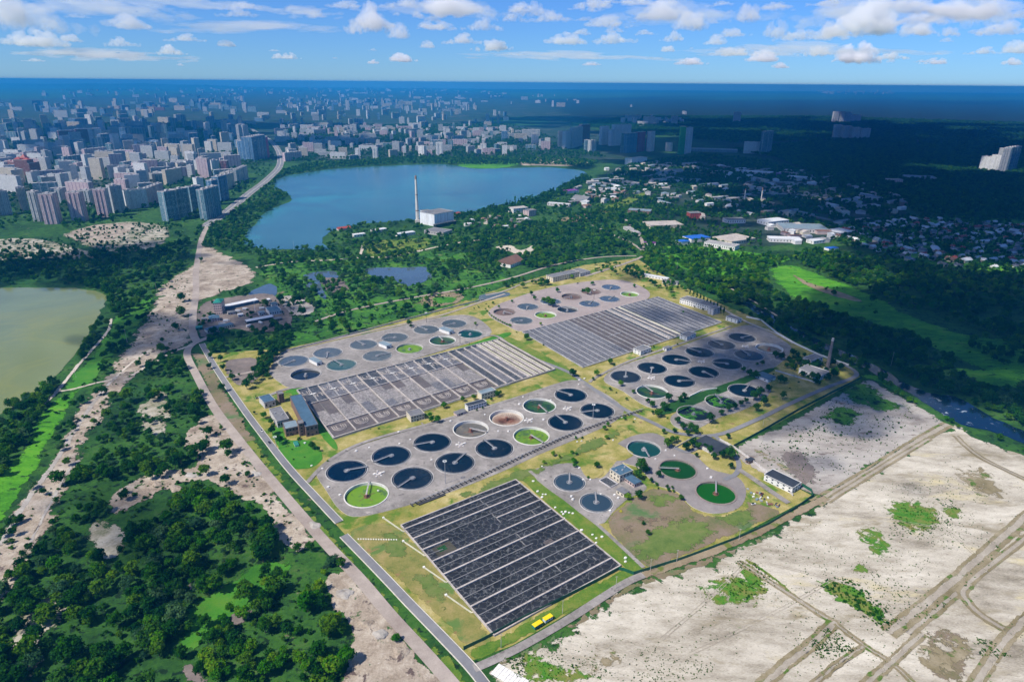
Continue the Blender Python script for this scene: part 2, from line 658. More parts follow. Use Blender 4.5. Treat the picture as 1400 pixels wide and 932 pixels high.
M['green_grass'] = ground_mat('green_grass', [(0.04, 0.11, 0.012), (0.08, 0.16, 0.016), (0.15, 0.19, 0.03), (0.20, 0.18, 0.05)], 40, 9, 1.4)
M['bright_grass'] = ground_mat('bright_grass', [(0.03, 0.13, 0.012), (0.05, 0.19, 0.015), (0.09, 0.20, 0.02)], 30, 9, 1.4)
M['mown_grass'] = ground_mat('mown_grass', [(0.11, 0.14, 0.03), (0.22, 0.20, 0.06), (0.33, 0.25, 0.11)], 32, 8, 1.2, spots=[((0.10, 0.17, 0.04), 25, 0.52, 0.1, 3), ((0.26, 0.15, 0.07), 14, 0.63, 0.08, 36)])
M['bare_field'] = ground_mat('bare_field', [(0.10, 0.13, 0.045), (0.16, 0.14, 0.07), (0.21, 0.16, 0.11), (0.24, 0.19, 0.15)], 55, 16, 1.8,
                             spots=[((0.08, 0.15, 0.05), 50, 0.53, 0.10, 4)])
M['sward'] = ground_mat('sward', [(0.06, 0.11, 0.022), (0.11, 0.16, 0.035), (0.17, 0.18, 0.06)], 25, 6, 1.1)
M['brown_sward'] = ground_mat('brown_sward', [(0.11, 0.075, 0.045), (0.17, 0.125, 0.085), (0.24, 0.19, 0.15)], 25, 6, 1.1)
M['sand'] = ground_mat('sand', [(0.20, 0.17, 0.12), (0.36, 0.32, 0.25), (0.50, 0.455, 0.37), (0.62, 0.575, 0.48)], 95, 17, 1.8, stretch=(0.75, 2.6), bump=0.5,
                       spots=[((0.25, 0.21, 0.13), 55, 0.57, 0.12, 5), ((0.52, 0.45, 0.27), 95, 0.58, 0.10, 28), ((0.22, 0.19, 0.16), 3.0, 0.60, 0.08, 7), ((0.10, 0.09, 0.07), 2.2, 0.66, 0.04, 29), ((0.09, 0.16, 0.03), 8, 0.67, 0.04, 6)])
M['grey_sand'] = ground_mat('grey_sand', [(0.20, 0.175, 0.15), (0.30, 0.27, 0.24), (0.39, 0.36, 0.32), (0.46, 0.43, 0.38)], 80, 16, 1.8, stretch=(0.75, 2.4), bump=0.5,
                            spots=[((0.16, 0.12, 0.10), 26, 0.60, 0.08, 8), ((0.06, 0.12, 0.03), 6, 0.69, 0.03, 9), ((0.09, 0.15, 0.04), 40, 0.64, 0.08, 10)])
M['sand_road'] = ground_mat('sand_road', [(0.40, 0.35, 0.28), (0.50, 0.44, 0.36), (0.56, 0.50, 0.42)], 40, 10, 1.2)
M['rubble_sand'] = ground_mat('rubble_sand', [(0.15, 0.115, 0.085), (0.28, 0.225, 0.17), (0.40, 0.34, 0.27), (0.52, 0.46, 0.38)], 34, 9, 1.6, bump=0.9,
                              spots=[((0.11, 0.08, 0.07), 12, 0.60, 0.05, 11), ((0.035, 0.09, 0.02), 9, 0.62, 0.05, 12), ((0.5, 0.45, 0.38), 5, 0.66, 0.05, 30)])
M['scrubby_sand'] = ground_mat('scrubby_sand', [(0.10, 0.13, 0.05), (0.24, 0.22, 0.15), (0.38, 0.35, 0.28), (0.48, 0.45, 0.38)], 50, 14, 2.5, bump=0.5,
                               spots=[((0.02, 0.06, 0.015), 18, 0.54, 0.04, 13)])
M['track_earth'] = ground_mat('track_earth', [(0.16, 0.12, 0.07), (0.24, 0.19, 0.12), (0.32, 0.26, 0.18)], 40, 9, 1.5, spots=[((0.12, 0.15, 0.03), 16, 0.56, 0.06, 14)])
M['weed'] = ground_mat('weed', [(0.03, 0.12, 0.010), (0.06, 0.19, 0.012), (0.15, 0.18, 0.035), (0.22, 0.19, 0.07)], 16, 5, 1.2, bump=0.8)
M['olive_earth'] = ground_mat('olive_earth', [(0.15, 0.125, 0.06), (0.23, 0.19, 0.11), (0.33, 0.28, 0.19)], 30, 7, 1.2, bump=0.2, spots=[((0.08, 0.14, 0.02), 12, 0.56, 0.06, 33)])
M['tyre_sand'] = ground_mat('tyre_sand', [(0.24, 0.205, 0.16), (0.33, 0.29, 0.23), (0.42, 0.38, 0.31)], 30, 7, 1.2)
M['concrete'] = ground_mat('concrete', [(0.155, 0.14, 0.125), (0.25, 0.228, 0.21), (0.36, 0.33, 0.305)], 34, 7, 1.2, bump=0.08, spots=[((0.13, 0.115, 0.105), 5, 0.58, 0.10, 31), ((0.12, 0.15, 0.05), 7, 0.68, 0.05, 35), ((0.42, 0.37, 0.33), 14, 0.64, 0.08, 32)])
M['pink_concrete'] = ground_mat('pink_concrete', [(0.24, 0.20, 0.19), (0.31, 0.26, 0.245), (0.37, 0.31, 0.29)], 45, 9, 1.0, bump=0.08)
M['asphalt'] = ground_mat('asphalt', [(0.15, 0.15, 0.16), (0.19, 0.19, 0.20), (0.235, 0.23, 0.235)], 60, 8, 0.8, bump=0.05)
M['dirt_road'] = ground_mat('dirt_road', [(0.26, 0.21, 0.18), (0.34, 0.29, 0.25), (0.42, 0.36, 0.31)], 50, 9, 1.0)
M['brown_yard'] = ground_mat('brown_yard', [(0.10, 0.085, 0.075), (0.17, 0.14, 0.125), (0.24, 0.20, 0.18)], 40, 9, 1.5)
M['kerb'] = plain_mat('kerb_concrete', (0.62, 0.58, 0.48), 0.8)
M['pale_wall'] = plain_mat('pale_concrete', (0.52, 0.49, 0.47), 0.8, 0.22, 2.0)
M['white_wall'] = plain_mat('white_render', (0.72, 0.70, 0.66), 0.8, 0.12, 2.5)
M['cream_wall'] = plain_mat('cream_render', (0.62, 0.55, 0.42), 0.8, 0.12, 2.5)
M['pink_wall'] = plain_mat('pink_render', (0.52, 0.40, 0.37), 0.8, 0.15, 2.5)
M['brick'] = plain_mat('brown_brick', (0.20, 0.13, 0.10), 0.9, 0.2, 1.5)
M['tank_wall'] = plain_mat('tank_concrete', (0.40, 0.38, 0.36), 0.8, 0.3, 1.6)
M['tank_floor'] = plain_mat('tank_floor', (0.20, 0.18, 0.15), 0.9, 0.3, 4.0)
M['sandy_floor'] = plain_mat('sandy_tank_floor', (0.40, 0.33, 0.27), 0.9, 0.25, 3.0)
M['brown_floor'] = plain_mat('brown_tank_floor', (0.13, 0.085, 0.075), 0.9, 0.3, 5.0)
M['steel'] = plain_mat('grey_steel', (0.34, 0.34, 0.35), 0.5, 0.1, 1.5, 0.2)
M['pale_steel'] = plain_mat('pale_steel', (0.36, 0.36, 0.37), 0.5, 0.1, 1.5, 0.1)
M['rust'] = plain_mat('rusty_steel', (0.22, 0.10, 0.07), 0.8, 0.3, 1.0)
M['dark_steel'] = plain_mat('dark_steel', (0.05, 0.05, 0.055), 0.6, 0.2, 1.0)
M['blue_roof'] = plain_mat('slate_blue_roof', (0.06, 0.12, 0.18), 0.6, 0.2, 4.0)
M['pale_blue_roof'] = plain_mat('pale_blue_roof', (0.19, 0.25, 0.29), 0.6, 0.2, 4.0)
M['grey_roof'] = plain_mat('grey_felt_roof', (0.17, 0.17, 0.18), 0.8, 0.2, 4.0)
M['dark_roof'] = plain_mat('dark_felt_roof', (0.035, 0.042, 0.055), 0.7, 0.25, 4.0)
M['white_roof'] = plain_mat('white_sheet_roof', (0.62, 0.63, 0.64), 0.5, 0.12, 5.0)
M['green_roof'] = plain_mat('green_sheet_roof', (0.02, 0.20, 0.15), 0.5, 0.15, 4.0)
M['red_roof'] = plain_mat('red_sheet_roof', (0.32, 0.06, 0.045), 0.6, 0.2, 3.0)
M['brown_roof'] = plain_mat('brown_sheet_roof', (0.20, 0.11, 0.08), 0.7, 0.2, 3.0)
M['cobalt'] = plain_mat('cobalt_sheet_roof', (0.02, 0.12, 0.50), 0.5, 0.12, 5.0)
M['purple'] = plain_mat('purple_sheet_roof', (0.18, 0.04, 0.22), 0.5, 0.12, 5.0)
M['glass'] = plain_mat('dark_glass', (0.02, 0.028, 0.036), 0.15, 0.1, 2.0, 0.0, 0.5)
M['fence_green'] = plain_mat('green_fence_paint', (0.012, 0.10, 0.055), 0.6, 0.15, 2.0)
M['yellow'] = plain_mat('yellow_paint', (0.80, 0.58, 0.01), 0.5, 0.08, 2.0)
M['trailer_green'] = plain_mat('trailer_green_paint', (0.03, 0.20, 0.15), 0.5, 0.1, 2.0)
M['white_paint'] = plain_mat('white_paint', (0.78, 0.77, 0.74), 0.5, 0.06, 1.5)
M['black_rubber'] = plain_mat('black_rubber', (0.02, 0.02, 0.02), 0.9, 0.1, 1.0)
M['bark'] = plain_mat('bark', (0.10, 0.075, 0.05), 0.95, 0.3, 0.5)
M['leaf'] = leaf_mat('broadleaf_foliage', (0.008, 0.050, 0.005), (0.026, 0.120, 0.006), (0.11, 0.22, 0.012))
M['leaf_bright'] = leaf_mat('bright_foliage', (0.020, 0.13, 0.004), (0.055, 0.21, 0.005), (0.19, 0.31, 0.014))
M['leaf_dark'] = leaf_mat('dark_foliage', (0.006, 0.042, 0.009), (0.018, 0.092, 0.012), (0.055, 0.155, 0.016))
M['leaf_grey'] = leaf_mat('willow_foliage', (0.025, 0.085, 0.035), (0.050, 0.13, 0.050), (0.10, 0.19, 0.065))
M['water_blue'] = water_mat('settled_water', (0.0014, 0.010, 0.026), 0.08, 0.8, 0.03, spots=[((0.003, 0.016, 0.036), 11, 0.50, 0.15, 12), ((0.10, 0.14, 0.17), 0.9, 0.70, 0.04, 11)], spec=0.18)
M['water_steel'] = water_mat('grey_blue_water', (0.03, 0.055, 0.085), 0.08, 0.8, 0.03)
M['water_grey'] = water_mat('clouded_water', (0.065, 0.085, 0.10), 0.12, 0.8, 0.04, spots=[((0.10, 0.115, 0.125), 8, 0.52, 0.1, 1)])
M['water_teal'] = water_mat('teal_water', (0.008, 0.055, 0.055), 0.06, 0.8, 0.02)
M['water_green'] = water_mat('algae_water', (0.006, 0.055, 0.010), 0.10, 0.8, 0.02)
M['water_lime'] = water_mat('bright_algae_water', (0.11, 0.22, 0.006), 0.5, 0.8, 0.05, spots=[((0.05, 0.11, 0.03), 11, 0.53, 0.07, 2), ((0.20, 0.30, 0.01), 7, 0.60, 0.08, 3), ((0.16, 0.17, 0.10), 5, 0.68, 0.05, 16)])
M['water_moss'] = water_mat('mossy_water', (0.02, 0.075, 0.02), 0.3, 0.8, 0.03, spots=[((0.010, 0.030, 0.028), 15, 0.50, 0.04, 4), ((0.09, 0.14, 0.02), 9, 0.62, 0.06, 5)])
M['water_halfmoss'] = water_mat('half_mossy_water', (0.006, 0.018, 0.030), 0.15, 0.8, 0.03, spots=[((0.05, 0.20, 0.01), 17, 0.50, 0.03, 6)])
M['water_puddle'] = water_mat('puddled_sludge', (0.10, 0.095, 0.085), 0.5, 0.8, 0.03, spots=[((0.16, 0.14, 0.11), 12, 0.5, 0.08, 7), ((0.05, 0.055, 0.055), 10, 0.62, 0.05, 8)])
M['lake'] = water_mat('lake_water', (0.045, 0.125, 0.145), 0.2, 6.0, 0.10, spots=[((0.045, 0.20, 0.21), 420, 0.50, 0.16, 13), ((0.020, 0.085, 0.115), 260, 0.58, 0.12, 14)], spec=0.3)
M['olive_lake'] = water_mat('olive_lake_water', (0.165, 0.20, 0.085), 0.12, 5.0, 0.05, spots=[((0.20, 0.22, 0.075), 150, 0.5, 0.15, 15)], spec=0.25)
M['pond'] = water_mat('pond_water', (0.07, 0.105, 0.135), 0.05, 4.0, 0.02)  # lighter grey-blue base colour stands in for the reflected sky
M['river'] = water_mat('river_water', (0.004, 0.014, 0.030), 0.08, 2.0, 0.3, spots=[((0.35, 0.42, 0.46), 10, 0.61, 0.08, 9)])

# ------------------------------------------------------------------ the ground
SITE = [(283, 484), (302, 512), (345, 583), (415, 668), (478, 737), (560, 818), (632, 896), (646, 902), (700, 882), (760, 848), (848, 796), (878, 782), (968, 753), (1112, 678),
        (1010, 625), (1004, 611), (1060, 580), (1178, 517), (1160, 500), (1120, 487), (1085, 468), (1045, 440), (985, 415), (935, 392), (900, 372), (870, 353), (800, 362),
        (740, 378), (690, 392), (620, 416), (560, 433), (480, 455), (430, 468), (385, 477), (330, 480)]
site_w = GP(SITE)

TANKS = [
    # px, py, inner radius, look, bridge end (px), label words
    (474, 643.5, 19.3, 'blue', (500, 639), 'full dark blue settling tank at the access road end, its bridge toward the next one'),
    (501, 676, 19.3, 'lime_clear', (505, 659), 'lime green settling tank with rusty hub, nearest the access road and pipe rack'),
    (535, 622.8, 19.3, 'blue', (511.5, 632), 'full dark blue settling tank, second from the access road beside the dry lawn'),
    (564, 653.6, 19.3, 'blue', (545, 666), 'full dark blue settling tank between the lime tank and the floodlight mast tank'),
    (591, 604.6, 19.3, 'blue', (567, 609), 'full dark blue settling tank beside the drained grey tank, facing the dry lawn'),
    (622, 632.5, 19.3, 'blue', (637, 619.5), 'full dark blue settling tank with a floodlight mast standing before it by the pipe rack'),
    (643.6, 586.2, 18.6, 'puddle', (665, 591), 'drained grey settling tank with puddles and a rusty hub below the white control house'),
    (676, 612.9, 19.3, 'blue', (661, 601), 'full dark blue settling tank between the mast tank and the bright lime tank'),
    (692.5, 570.7, 18.6, 'ribbed', None, 'empty sandy settling tank with rusty spokes and no bridge'),
    (726.4, 595.7, 18.6, 'lime', (741, 604.5), 'bright lime algae settling tank in a white ring beside the pipe rack'),
    (737.4, 554.5, 18.6, 'moss', (747, 563), 'mossy dark green settling tank in a white ring beside the ribbed empty tank'),
    (780.4, 540, 19.3, 'blue', (761, 534.5), 'full dark blue settling tank at the far corner nearest the round green bush'),
    (816.6, 561.4, 19.3, 'blue', (797, 564), 'full dark blue settling tank farthest along the pipe rack, a mast before it'),
    (772.9, 577.4, 19.3, 'blue', (759, 567.5), 'full dark blue settling tank beside the lime tank, its bridge reaching back'),
    (855.3, 514.9, 19.3, 'blue', (856, 504), 'dark blue settling tank of the shaded cluster at the cross road corner'),
    (891.5, 503, 19.3, 'blue', (889.5, 512), 'dark blue settling tank, second in the shaded row beneath the grooved basin'),
    (924.5, 491.8, 19.3, 'blue', (944, 495), 'dark blue settling tank, third in the shaded row beneath the grooved basin'),
    (956.5, 481.4, 19.3, 'blue', (939, 476), 'dark blue settling tank, fourth in the shaded row beneath the grooved basin'),
    (986.6, 471.2, 19.3, 'blue', (971, 465), 'dark blue settling tank, fifth in the shaded row beneath the grooved basin'),
    (1014.6, 461.6, 19.3, 'blue', (1027, 459), 'dark blue settling tank at the far end of the shaded row near the gatehouse'),
    (891.5, 535.3, 18.6, 'moss', (882, 529), 'half drained mossy tank in a pale ring behind the roadside bushes'),
    (928.6, 521, 19.3, 'blue', (948, 521), 'dark blue settling tank beside the mossy ringed tank of the shaded cluster'),
    (962, 508.5, 19.3, 'blue', (977, 516), 'dark blue settling tank with a long bridge at the middle of the inner shaded row'),
    (994, 497.4, 19.3, 'blue', (976, 496), 'dark blue settling tank, next but one to the drained ring of the shaded cluster'),
    (1023.9, 485.7, 19.3, 'blue', (1014, 479), 'dark blue settling tank beside the drained ring at the shaded far corner'),
    (1051.7, 475.9, 18.0, 'puddle', None, 'drained pale ringed tank at the far corner behind tall trees'),
    (948.5, 564.6, 18.3, 'halfmoss', None, 'ringed tank half covered by algae behind a round tree'),
    (986.2, 548.8, 18.3, 'halfmoss', (979, 541), 'ringed dark tank with a green algae sheet and short bridge'),
    (1017.8, 534, 19.3, 'blue', (1026, 525), 'dark blue settling tank half hidden by trees near the small white house'),
    (778.5, 659.2, 14.6, 'steel', (778.5, 648), 'small steel blue tank near the grassed roundabout and pump building'),
    (815.2, 686.7, 14.6, 'steel', (813.5, 673), 'small steel blue tank in the yard corner beside yellow flowers'),
    (880.4, 613.1, 16.8, 'teal', (888, 626), 'teal settling tank with a sloping earth ring nearest the dry lawn'),
    (926.5, 641.2, 17.2, 'green', (901, 640), 'dark green settling tank, middle one of the three in brown rings'),
    (978.7, 673.3, 17.4, 'algae', (978.5, 654), 'deep green algae settling tank nearest the sand field'),
    (401.4, 493.3, 19.3, 'grey', (388, 499), 'grey settling tank at the corner nearest the access road trees'),
    (448.1, 482.1, 19.3, 'grey', (447, 489), 'grey settling tank touching the pump house nearest the access road'),
    (497, 471, 19.3, 'grey', (487, 466), 'grey settling tank between the two pump houses on the marsh side'),
    (539.7, 461.4, 19.3, 'grey', (524, 464), 'grey settling tank touching the middle pump house on the marsh side'),
    (582.9, 450.7, 19.3, 'grey', (572, 447), 'grey settling tank on the marsh side opposite the dark green tank'),
    (620.7, 442.4, 19.3, 'grey', (612, 445), 'grey settling tank at the end of the marsh side row'),
    (417.9, 511.2, 18.6, 'dark', None, 'nearly empty dark settling tank with a pale hub by the basin corner'),
    (466.9, 498.6, 19.3, 'teal_grey', (457, 493), 'teal blue settling tank beside the nearly empty dark one'),
    (515.7, 486.4, 19.3, 'grey', (533, 483), 'grey settling tank facing the sectioned basin beside the grassy tank'),
    (560, 476.2, 18.6, 'limehalf', None, 'settling tank with bright algae half across, facing the sectioned basin'),
    (605, 465.3, 18.6, 'moss', (599.5, 459.5), 'dark green settling tank with a pale bridge facing the sectioned basin'),
    (643, 456, 18.0, 'teal', None, 'deep blue tank with a big white hub at the end of its row'),
    (689.2, 426.4, 16.9, 'brown', (695, 428), 'drained brown tank beside the curved hedge'),
    (712.9, 438.1, 17.6, 'grey', (706, 440), 'grey tank beside the hedge end nearest the basin corner'),
    (721.5, 419.2, 17.6, 'grey', (720, 423), 'grey tank between the drained brown tank and the big tree'),
    (745.8, 430.4, 16.9, 'lime', None, 'lime green overgrown tank facing the grooved basin'),
    (752.7, 412, 17.6, 'grey', (758, 409), 'grey tank half hidden by a big tree'),
    (781, 405.5, 16.9, 'brown', (775, 407), 'drained brown tank in the middle of the far cluster'),
    (775.9, 423, 16.9, 'dark', (770, 421), 'dark tank beside the lime green overgrown one'),
    (805.9, 415.3, 17.6, 'grey', (811, 411), 'grey tank with a mast behind it facing the grooved basin'),
    (807.6, 398.6, 16.9, 'brown', None, 'drained brown tank behind a dark tree'),
    (833.4, 408.6, 17.6, 'grey', (838, 406), 'grey tank beside the last lime tank, facing the grooved basin'),
    (835.4, 392.6, 17.6, 'grey', (834, 396), 'grey tank farthest away in the far cluster'),
    (860.9, 402, 15.8, 'lime', None, 'lime green overgrown tank at the basin corner of the far cluster'),
]
APRON_Z = 0.30
def circle_w(c, r, n=56):
    return [Vector((c.x + r * math.cos(2 * math.pi * k / n), c.y + r * math.sin(2 * math.pi * k / n), 0)) for k in range(n)]
tank_c = [G(t[0], t[1], 0.5) for t in TANKS]

APRONS = {
    'A': ([(432, 645), (452, 630), (480, 614), (520, 600), (600, 577), (690, 550), (775, 522), (812, 530), (851, 556), (842, 575), (800, 595), (740, 620), (690, 643), (620, 671), (560, 690), (492, 706), (465, 697), (447, 672)], range(0, 14), 'concrete'),
    'B': ([(825, 519), (850, 500), (920, 477), (1000, 449), (1032, 446), (1075, 468), (1080, 483), (1052, 506), (1000, 524), (960, 537), (915, 556), (885, 556), (852, 535)], range(14, 26), 'concrete'),
    'B2': ([(917, 570), (940, 556), (985, 535), (1035, 517), (1054, 530), (1045, 545), (1012, 562), (985, 570), (950, 587), (924, 584)], range(26, 29), 'concrete'),
    'C1': ([(727, 647), (775, 633), (796, 640), (812, 652), (826, 651), (846, 628), (856, 640), (872, 655), (884, 668), (858, 682), (838, 700), (821, 716), (790, 697)], range(29, 31), 'concrete'),
    'C2': ([(838, 613), (862, 597), (893, 592), (914, 602), (926, 614), (950, 622), (972, 641), (1008, 652), (1020, 672), (1010, 694), (976, 702), (945, 692), (926, 672), (896, 662), (874, 640), (850, 631)], range(31, 34), 'brown_apron'),
    'D': ([(368, 509), (376, 494), (390, 482), (440, 470), (520, 452), (600, 434), (640, 431), (664, 443), (668, 459), (600, 481), (530, 502), (440, 525), (400, 530), (384, 524)], range(34, 46), 'concrete'),
    'E': ([(668, 431), (676, 419), (700, 409), (740, 396), (800, 385), (850, 383), (884, 396), (886, 408), (860, 417), (800, 436), (760, 447), (715, 453), (696, 447)], range(46, 58), 'pink_concrete'),
}
M['brown_apron'] = ground_mat('brown_apron', [(0.17, 0.155, 0.15), (0.23, 0.205, 0.195), (0.29, 0.26, 0.245)], 45, 9, 1.0, bump=0.08)

base_out = [(-60000, -1200, 0), (60000, -1200, 0), (60000, 42000, 0), (-60000, 42000, 0)]
flat('ground', base_out, 0.0, M['scrub'], holes=[site_w])
apron_w = {}
for k, (px, ids, mt) in APRONS.items():
    apron_w[k] = catmull(GP(px), 4)
flat('site_lawn', site_w, 0.0, M['dry_grass'], holes=list(apron_w.values()))
for k, (px, ids, mt) in APRONS.items():
    hs = [circle_w(tank_c[i], TANKS[i][2] + 0.5) for i in ids]
    flat('tank_pavement', apron_w[k], APRON_Z, M[mt], holes=hs)
    # the pavement's edge down to the lawn
    mb = MB()
    q = apron_w[k]
    for i in range(len(q)):
        a, b = q[i], q[(i + 1) % len(q)]
        mb.face([(a.x, a.y, -0.4), (b.x, b.y, -0.4), (b.x, b.y, APRON_Z), (a.x, a.y, APRON_Z)])
    mb.build('tank_pavement_kerb', M['kerb'])['kind'] = 'structure'

Z1, Z2, Z3, Z4, Z5 = 0.12, 0.24, 0.36, 0.48, 0.60
# far country
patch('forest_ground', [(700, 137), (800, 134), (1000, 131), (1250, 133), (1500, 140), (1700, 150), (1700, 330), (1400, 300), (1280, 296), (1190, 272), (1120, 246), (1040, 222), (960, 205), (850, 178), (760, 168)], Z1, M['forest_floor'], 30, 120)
patch('city_ground', [(-200, 142), (60, 134), (250, 128), (450, 120), (620, 124), (760, 140), (780, 165), (860, 180), (940, 200), (1000, 225), (900, 262), (820, 246), (760, 226), (560, 219), (420, 226), (330, 262), (310, 305), (200, 312), (80, 326), (-200, 330)], Z2, M['urban'], 20, 90)
patch('industrial_ground', [(800, 250), (860, 222), (960, 215), (1060, 228), (1160, 262), (1230, 282), (1260, 300), (1200, 318), (1120, 330), (1040, 338), (960, 332), (900, 312), (880, 288), (820, 275)], Z3, M['urban'], 12, 60)
patch('village_ground', [(1130, 318), (1180, 300), (1260, 296), (1400, 300), (1520, 305), (1520, 390), (1400, 378), (1300, 368), (1220, 352)], Z3, M['meadow'], 10, 40)
patch('field', [(700, 160), (740, 161), (752, 170), (700, 172), (655, 168)], Z3, M['dark_meadow'], 15, 100)
patch('field', [(900, 134), (1100, 131), (1300, 133), (1380, 138), (1200, 136), (1000, 137)], Z3, M['dark_meadow'], 20, 200)

# lakes, ponds and river
LAKE = [(333, 327), (346, 309), (368, 289), (399, 273), (386, 263), (374, 257), (378, 246), (402, 239), (460, 231), (540, 226.5), (600, 224.5), (640, 229), (690, 230), (748, 229), (800, 235), (790, 246), (760, 262), (720, 275), (680, 284), (640, 290), (600, 298), (560, 301), (520, 304), (480, 309), (448, 318), (444, 332), (452, 340), (400, 341), (350, 339)]
OLIVE = [(-160, 396), (0, 394), (60, 393), (110, 395), (140, 402), (146, 412), (136, 428), (124, 450), (108, 478), (88, 506), (60, 530), (30, 548), (0, 566), (-160, 610)]
PONDS = [[(415, 376), (440, 371), (462, 372), (462, 379), (446, 386), (424, 383)], [(497, 370), (514, 366), (545, 366), (580, 365), (584, 371), (592, 378), (575, 387), (556, 391), (540, 384), (526, 381), (514, 380)],
         [(340, 402), (352, 394), (370, 388), (380, 400), (366, 409), (350, 409)], [(430, 385), (440, 390), (445, 408), (438, 406), (431, 396)], [(656, 404), (688, 399), (697, 404), (664, 411)], [(418, 392), (425, 386), (429, 392), (423, 397)]]
RIVER = [(1015, 415), (1020, 412), (1050, 428), (1090, 450), (1150, 478), (1206, 504), (1232, 521), (1270, 537), (1302, 541), (1332, 556), (1372, 578), (1420, 598), (1500, 640), (1500, 662), (1420, 615), (1360, 592), (1314, 580), (1276, 560), (1244, 538), (1200, 514), (1150, 488), (1088, 458), (1045, 435)]
lake_o = patch('lake', LAKE, Z4, M['lake'], 5, 25, fade=0)
patch('olive_lake', OLIVE, Z2, M['olive_lake'], 3, 14, fade=0)
for i, p in enumerate(PONDS): patch('pond', p, Z3 + 0.1, M['pond'], 2, 8, fade=0)
patch('river', RIVER, Z3, M['river'], 2, 8, fade=0)
patch('reed_island', [(378, 262), (388, 260), (400, 268), (394, 274), (380, 280), (366, 288), (352, 300), (346, 296), (362, 276)], Z5, M['dark_meadow'], 4, 15)
patch('reed_island', [(624, 226), (650, 222), (690, 222), (712, 224), (690, 230), (650, 231)], Z5, M['meadow'], 8, 30)
patch('sandbank', [(703, 218), (730, 216), (780, 217), (806, 221), (790, 227), (740, 227), (712, 226)], Z5, M['rubble_sand'], 6, 25)

# bright meadow and water meadows beyond the plant
patch('meadow', [(1052, 368), (1085, 362), (1110, 370), (1150, 385), (1190, 402), (1232, 424), (1290, 446), (1340, 458), (1420, 466), (1420, 520), (1350, 510), (1290, 482), (1230, 455), (1180, 440), (1110, 418), (1066, 400)], Z2, M['meadow'], 6, 20)
patch('worn_track', [(1080, 374), (1110, 387), (1150, 399), (1180, 411), (1172, 413), (1130, 402), (1096, 388)], Z3, M['track_earth'], 2, 8)
patch('meadow', [(1290, 498), (1330, 505), (1400, 500), (1400, 530), (1360, 530), (1310, 515)], Z2, M['meadow'], 5, 15)
patch('river_bank', [(1176, 512), (1210, 515), (1250, 545), (1300, 580), (1350, 600), (1420, 640), (1420, 632), (1400, 625), (1290, 577), (1230, 540)], Z2 + .05, M['meadow'], 3, 10)
patch('meadow', [(880, 340), (950, 335), (1040, 345), (1090, 352), (1050, 372), (1010, 385), (940, 372), (895, 358)], Z1, M['meadow'], 8, 25)
patch('marsh', [(360, 345), (480, 350), (500, 345), (640, 345), (700, 372), (690, 392), (620, 412), (540, 432), (470, 448), (410, 440), (400, 420), (360, 400)], Z1, M['marsh'], 6, 20)
patch('marsh', [(350, 425), (420, 438), (480, 442), (560, 420), (640, 398), (668, 404), (600, 424), (520, 444), (430, 466), (372, 474)], Z2, M['marsh'], 4, 15)
patch('field', [(500, 332), (560, 326), (590, 326), (588, 338), (540, 352), (505, 352)], Z3, M['green_grass'], 4, 15)
patch('reed_bed', [(436, 381), (462, 380), (482, 392), (470, 400), (446, 400)], Z4, M['brown_yard'], 3, 10)
patch('rubble_heap', [(376, 408), (398, 404), (420, 408), (432, 420), (424, 430), (398, 432), (380, 424)], Z4, M['grey_sand'], 2, 6)
patch('field', [(575, 404), (600, 398), (630, 400), (636, 410), (610, 418), (580, 420)], Z3, M['track_earth'], 3, 10)
patch('field', [(590, 408), (612, 405), (628, 408), (620, 414), (596, 416)], Z4, M['bright_grass'], 3, 10)
patch('sandbank', [(676, 338), (700, 335), (712, 342), (731, 335), (730, 348), (716, 352), (700, 346)], Z4, M['sand_road'], 2, 8)
patch('field', [(760, 300), (800, 292), (812, 296), (786, 304)], Z4, M['track_earth'], 3, 10)
patch('meadow', [(820, 285), (880, 262), (888, 266), (830, 292)], Z3, M['green_grass'], 4, 12)

# the west side: sandy corridor, meadows, thickets
patch('sandy_waste', [(83, 322), (120, 310), (190, 303), (236, 312), (222, 336), (196, 344), (150, 346), (120, 340), (100, 328)], Z4, M['scrubby_sand'], 6, 20)
patch('sandy_waste', [(84, 322), (125, 308), (178, 305), (186, 312), (150, 330), (116, 332), (100, 328)], Z5, M['rubble_sand'], 5, 14)
patch('sandy_waste', [(-60, 335), (40, 325), (90, 335), (140, 348), (100, 356), (0, 356), (-60, 358)], Z4, M['scrubby_sand'], 6, 20)
patch('meadow', [(-60, 372), (40, 366), (120, 370), (130, 384), (60, 388), (-60, 392)], Z2, M['dark_meadow'], 5, 16)
patch('sand_corridor', [(270, 338), (292, 338), (346, 368), (346, 386), (300, 402), (270, 420), (264, 468), (226, 484), (194, 508), (170, 536), (148, 572), (124, 612), (104, 660), (74, 716), (42, 772), (0, 840), (-70, 930), (-70, 800), (0, 728), (22, 688), (52, 644), (84, 590), (106, 556), (136, 522), (154, 496), (182, 458), (200, 428), (210, 400), (238, 376), (262, 360)] if True else [(268, 338), (296, 340), (330, 352), (345, 368), (346, 385), (330, 396), (296, 402), (268, 420), (262, 446), (258, 468), (225, 480), (190, 502), (165, 530), (140, 566), (112, 604), (90, 650), (62, 700), (34, 752), (-10, 822), (-60, 900), (-60, 800), (0, 738), (30, 690), (60, 645), (92, 590), (112, 560), (140, 528), (158, 500), (184, 462), (200, 430), (210, 400), (238, 376), (262, 360)], Z3, M['rubble_sand'], 3, 9, fade=7)
patch('meadow', [(60, 560), (100, 532), (112, 536), (96, 566), (62, 620), (30, 680), (-10, 745), (-80, 800), (-80, 720), (0, 650), (40, 590)], Z2, M['meadow'], 3, 9)
patch('meadow', [(150, 440), (196, 408), (212, 408), (196, 440), (158, 488), (120, 530), (86, 530), (116, 492), (138, 466)], Z2, M['bright_grass'], 3, 9)
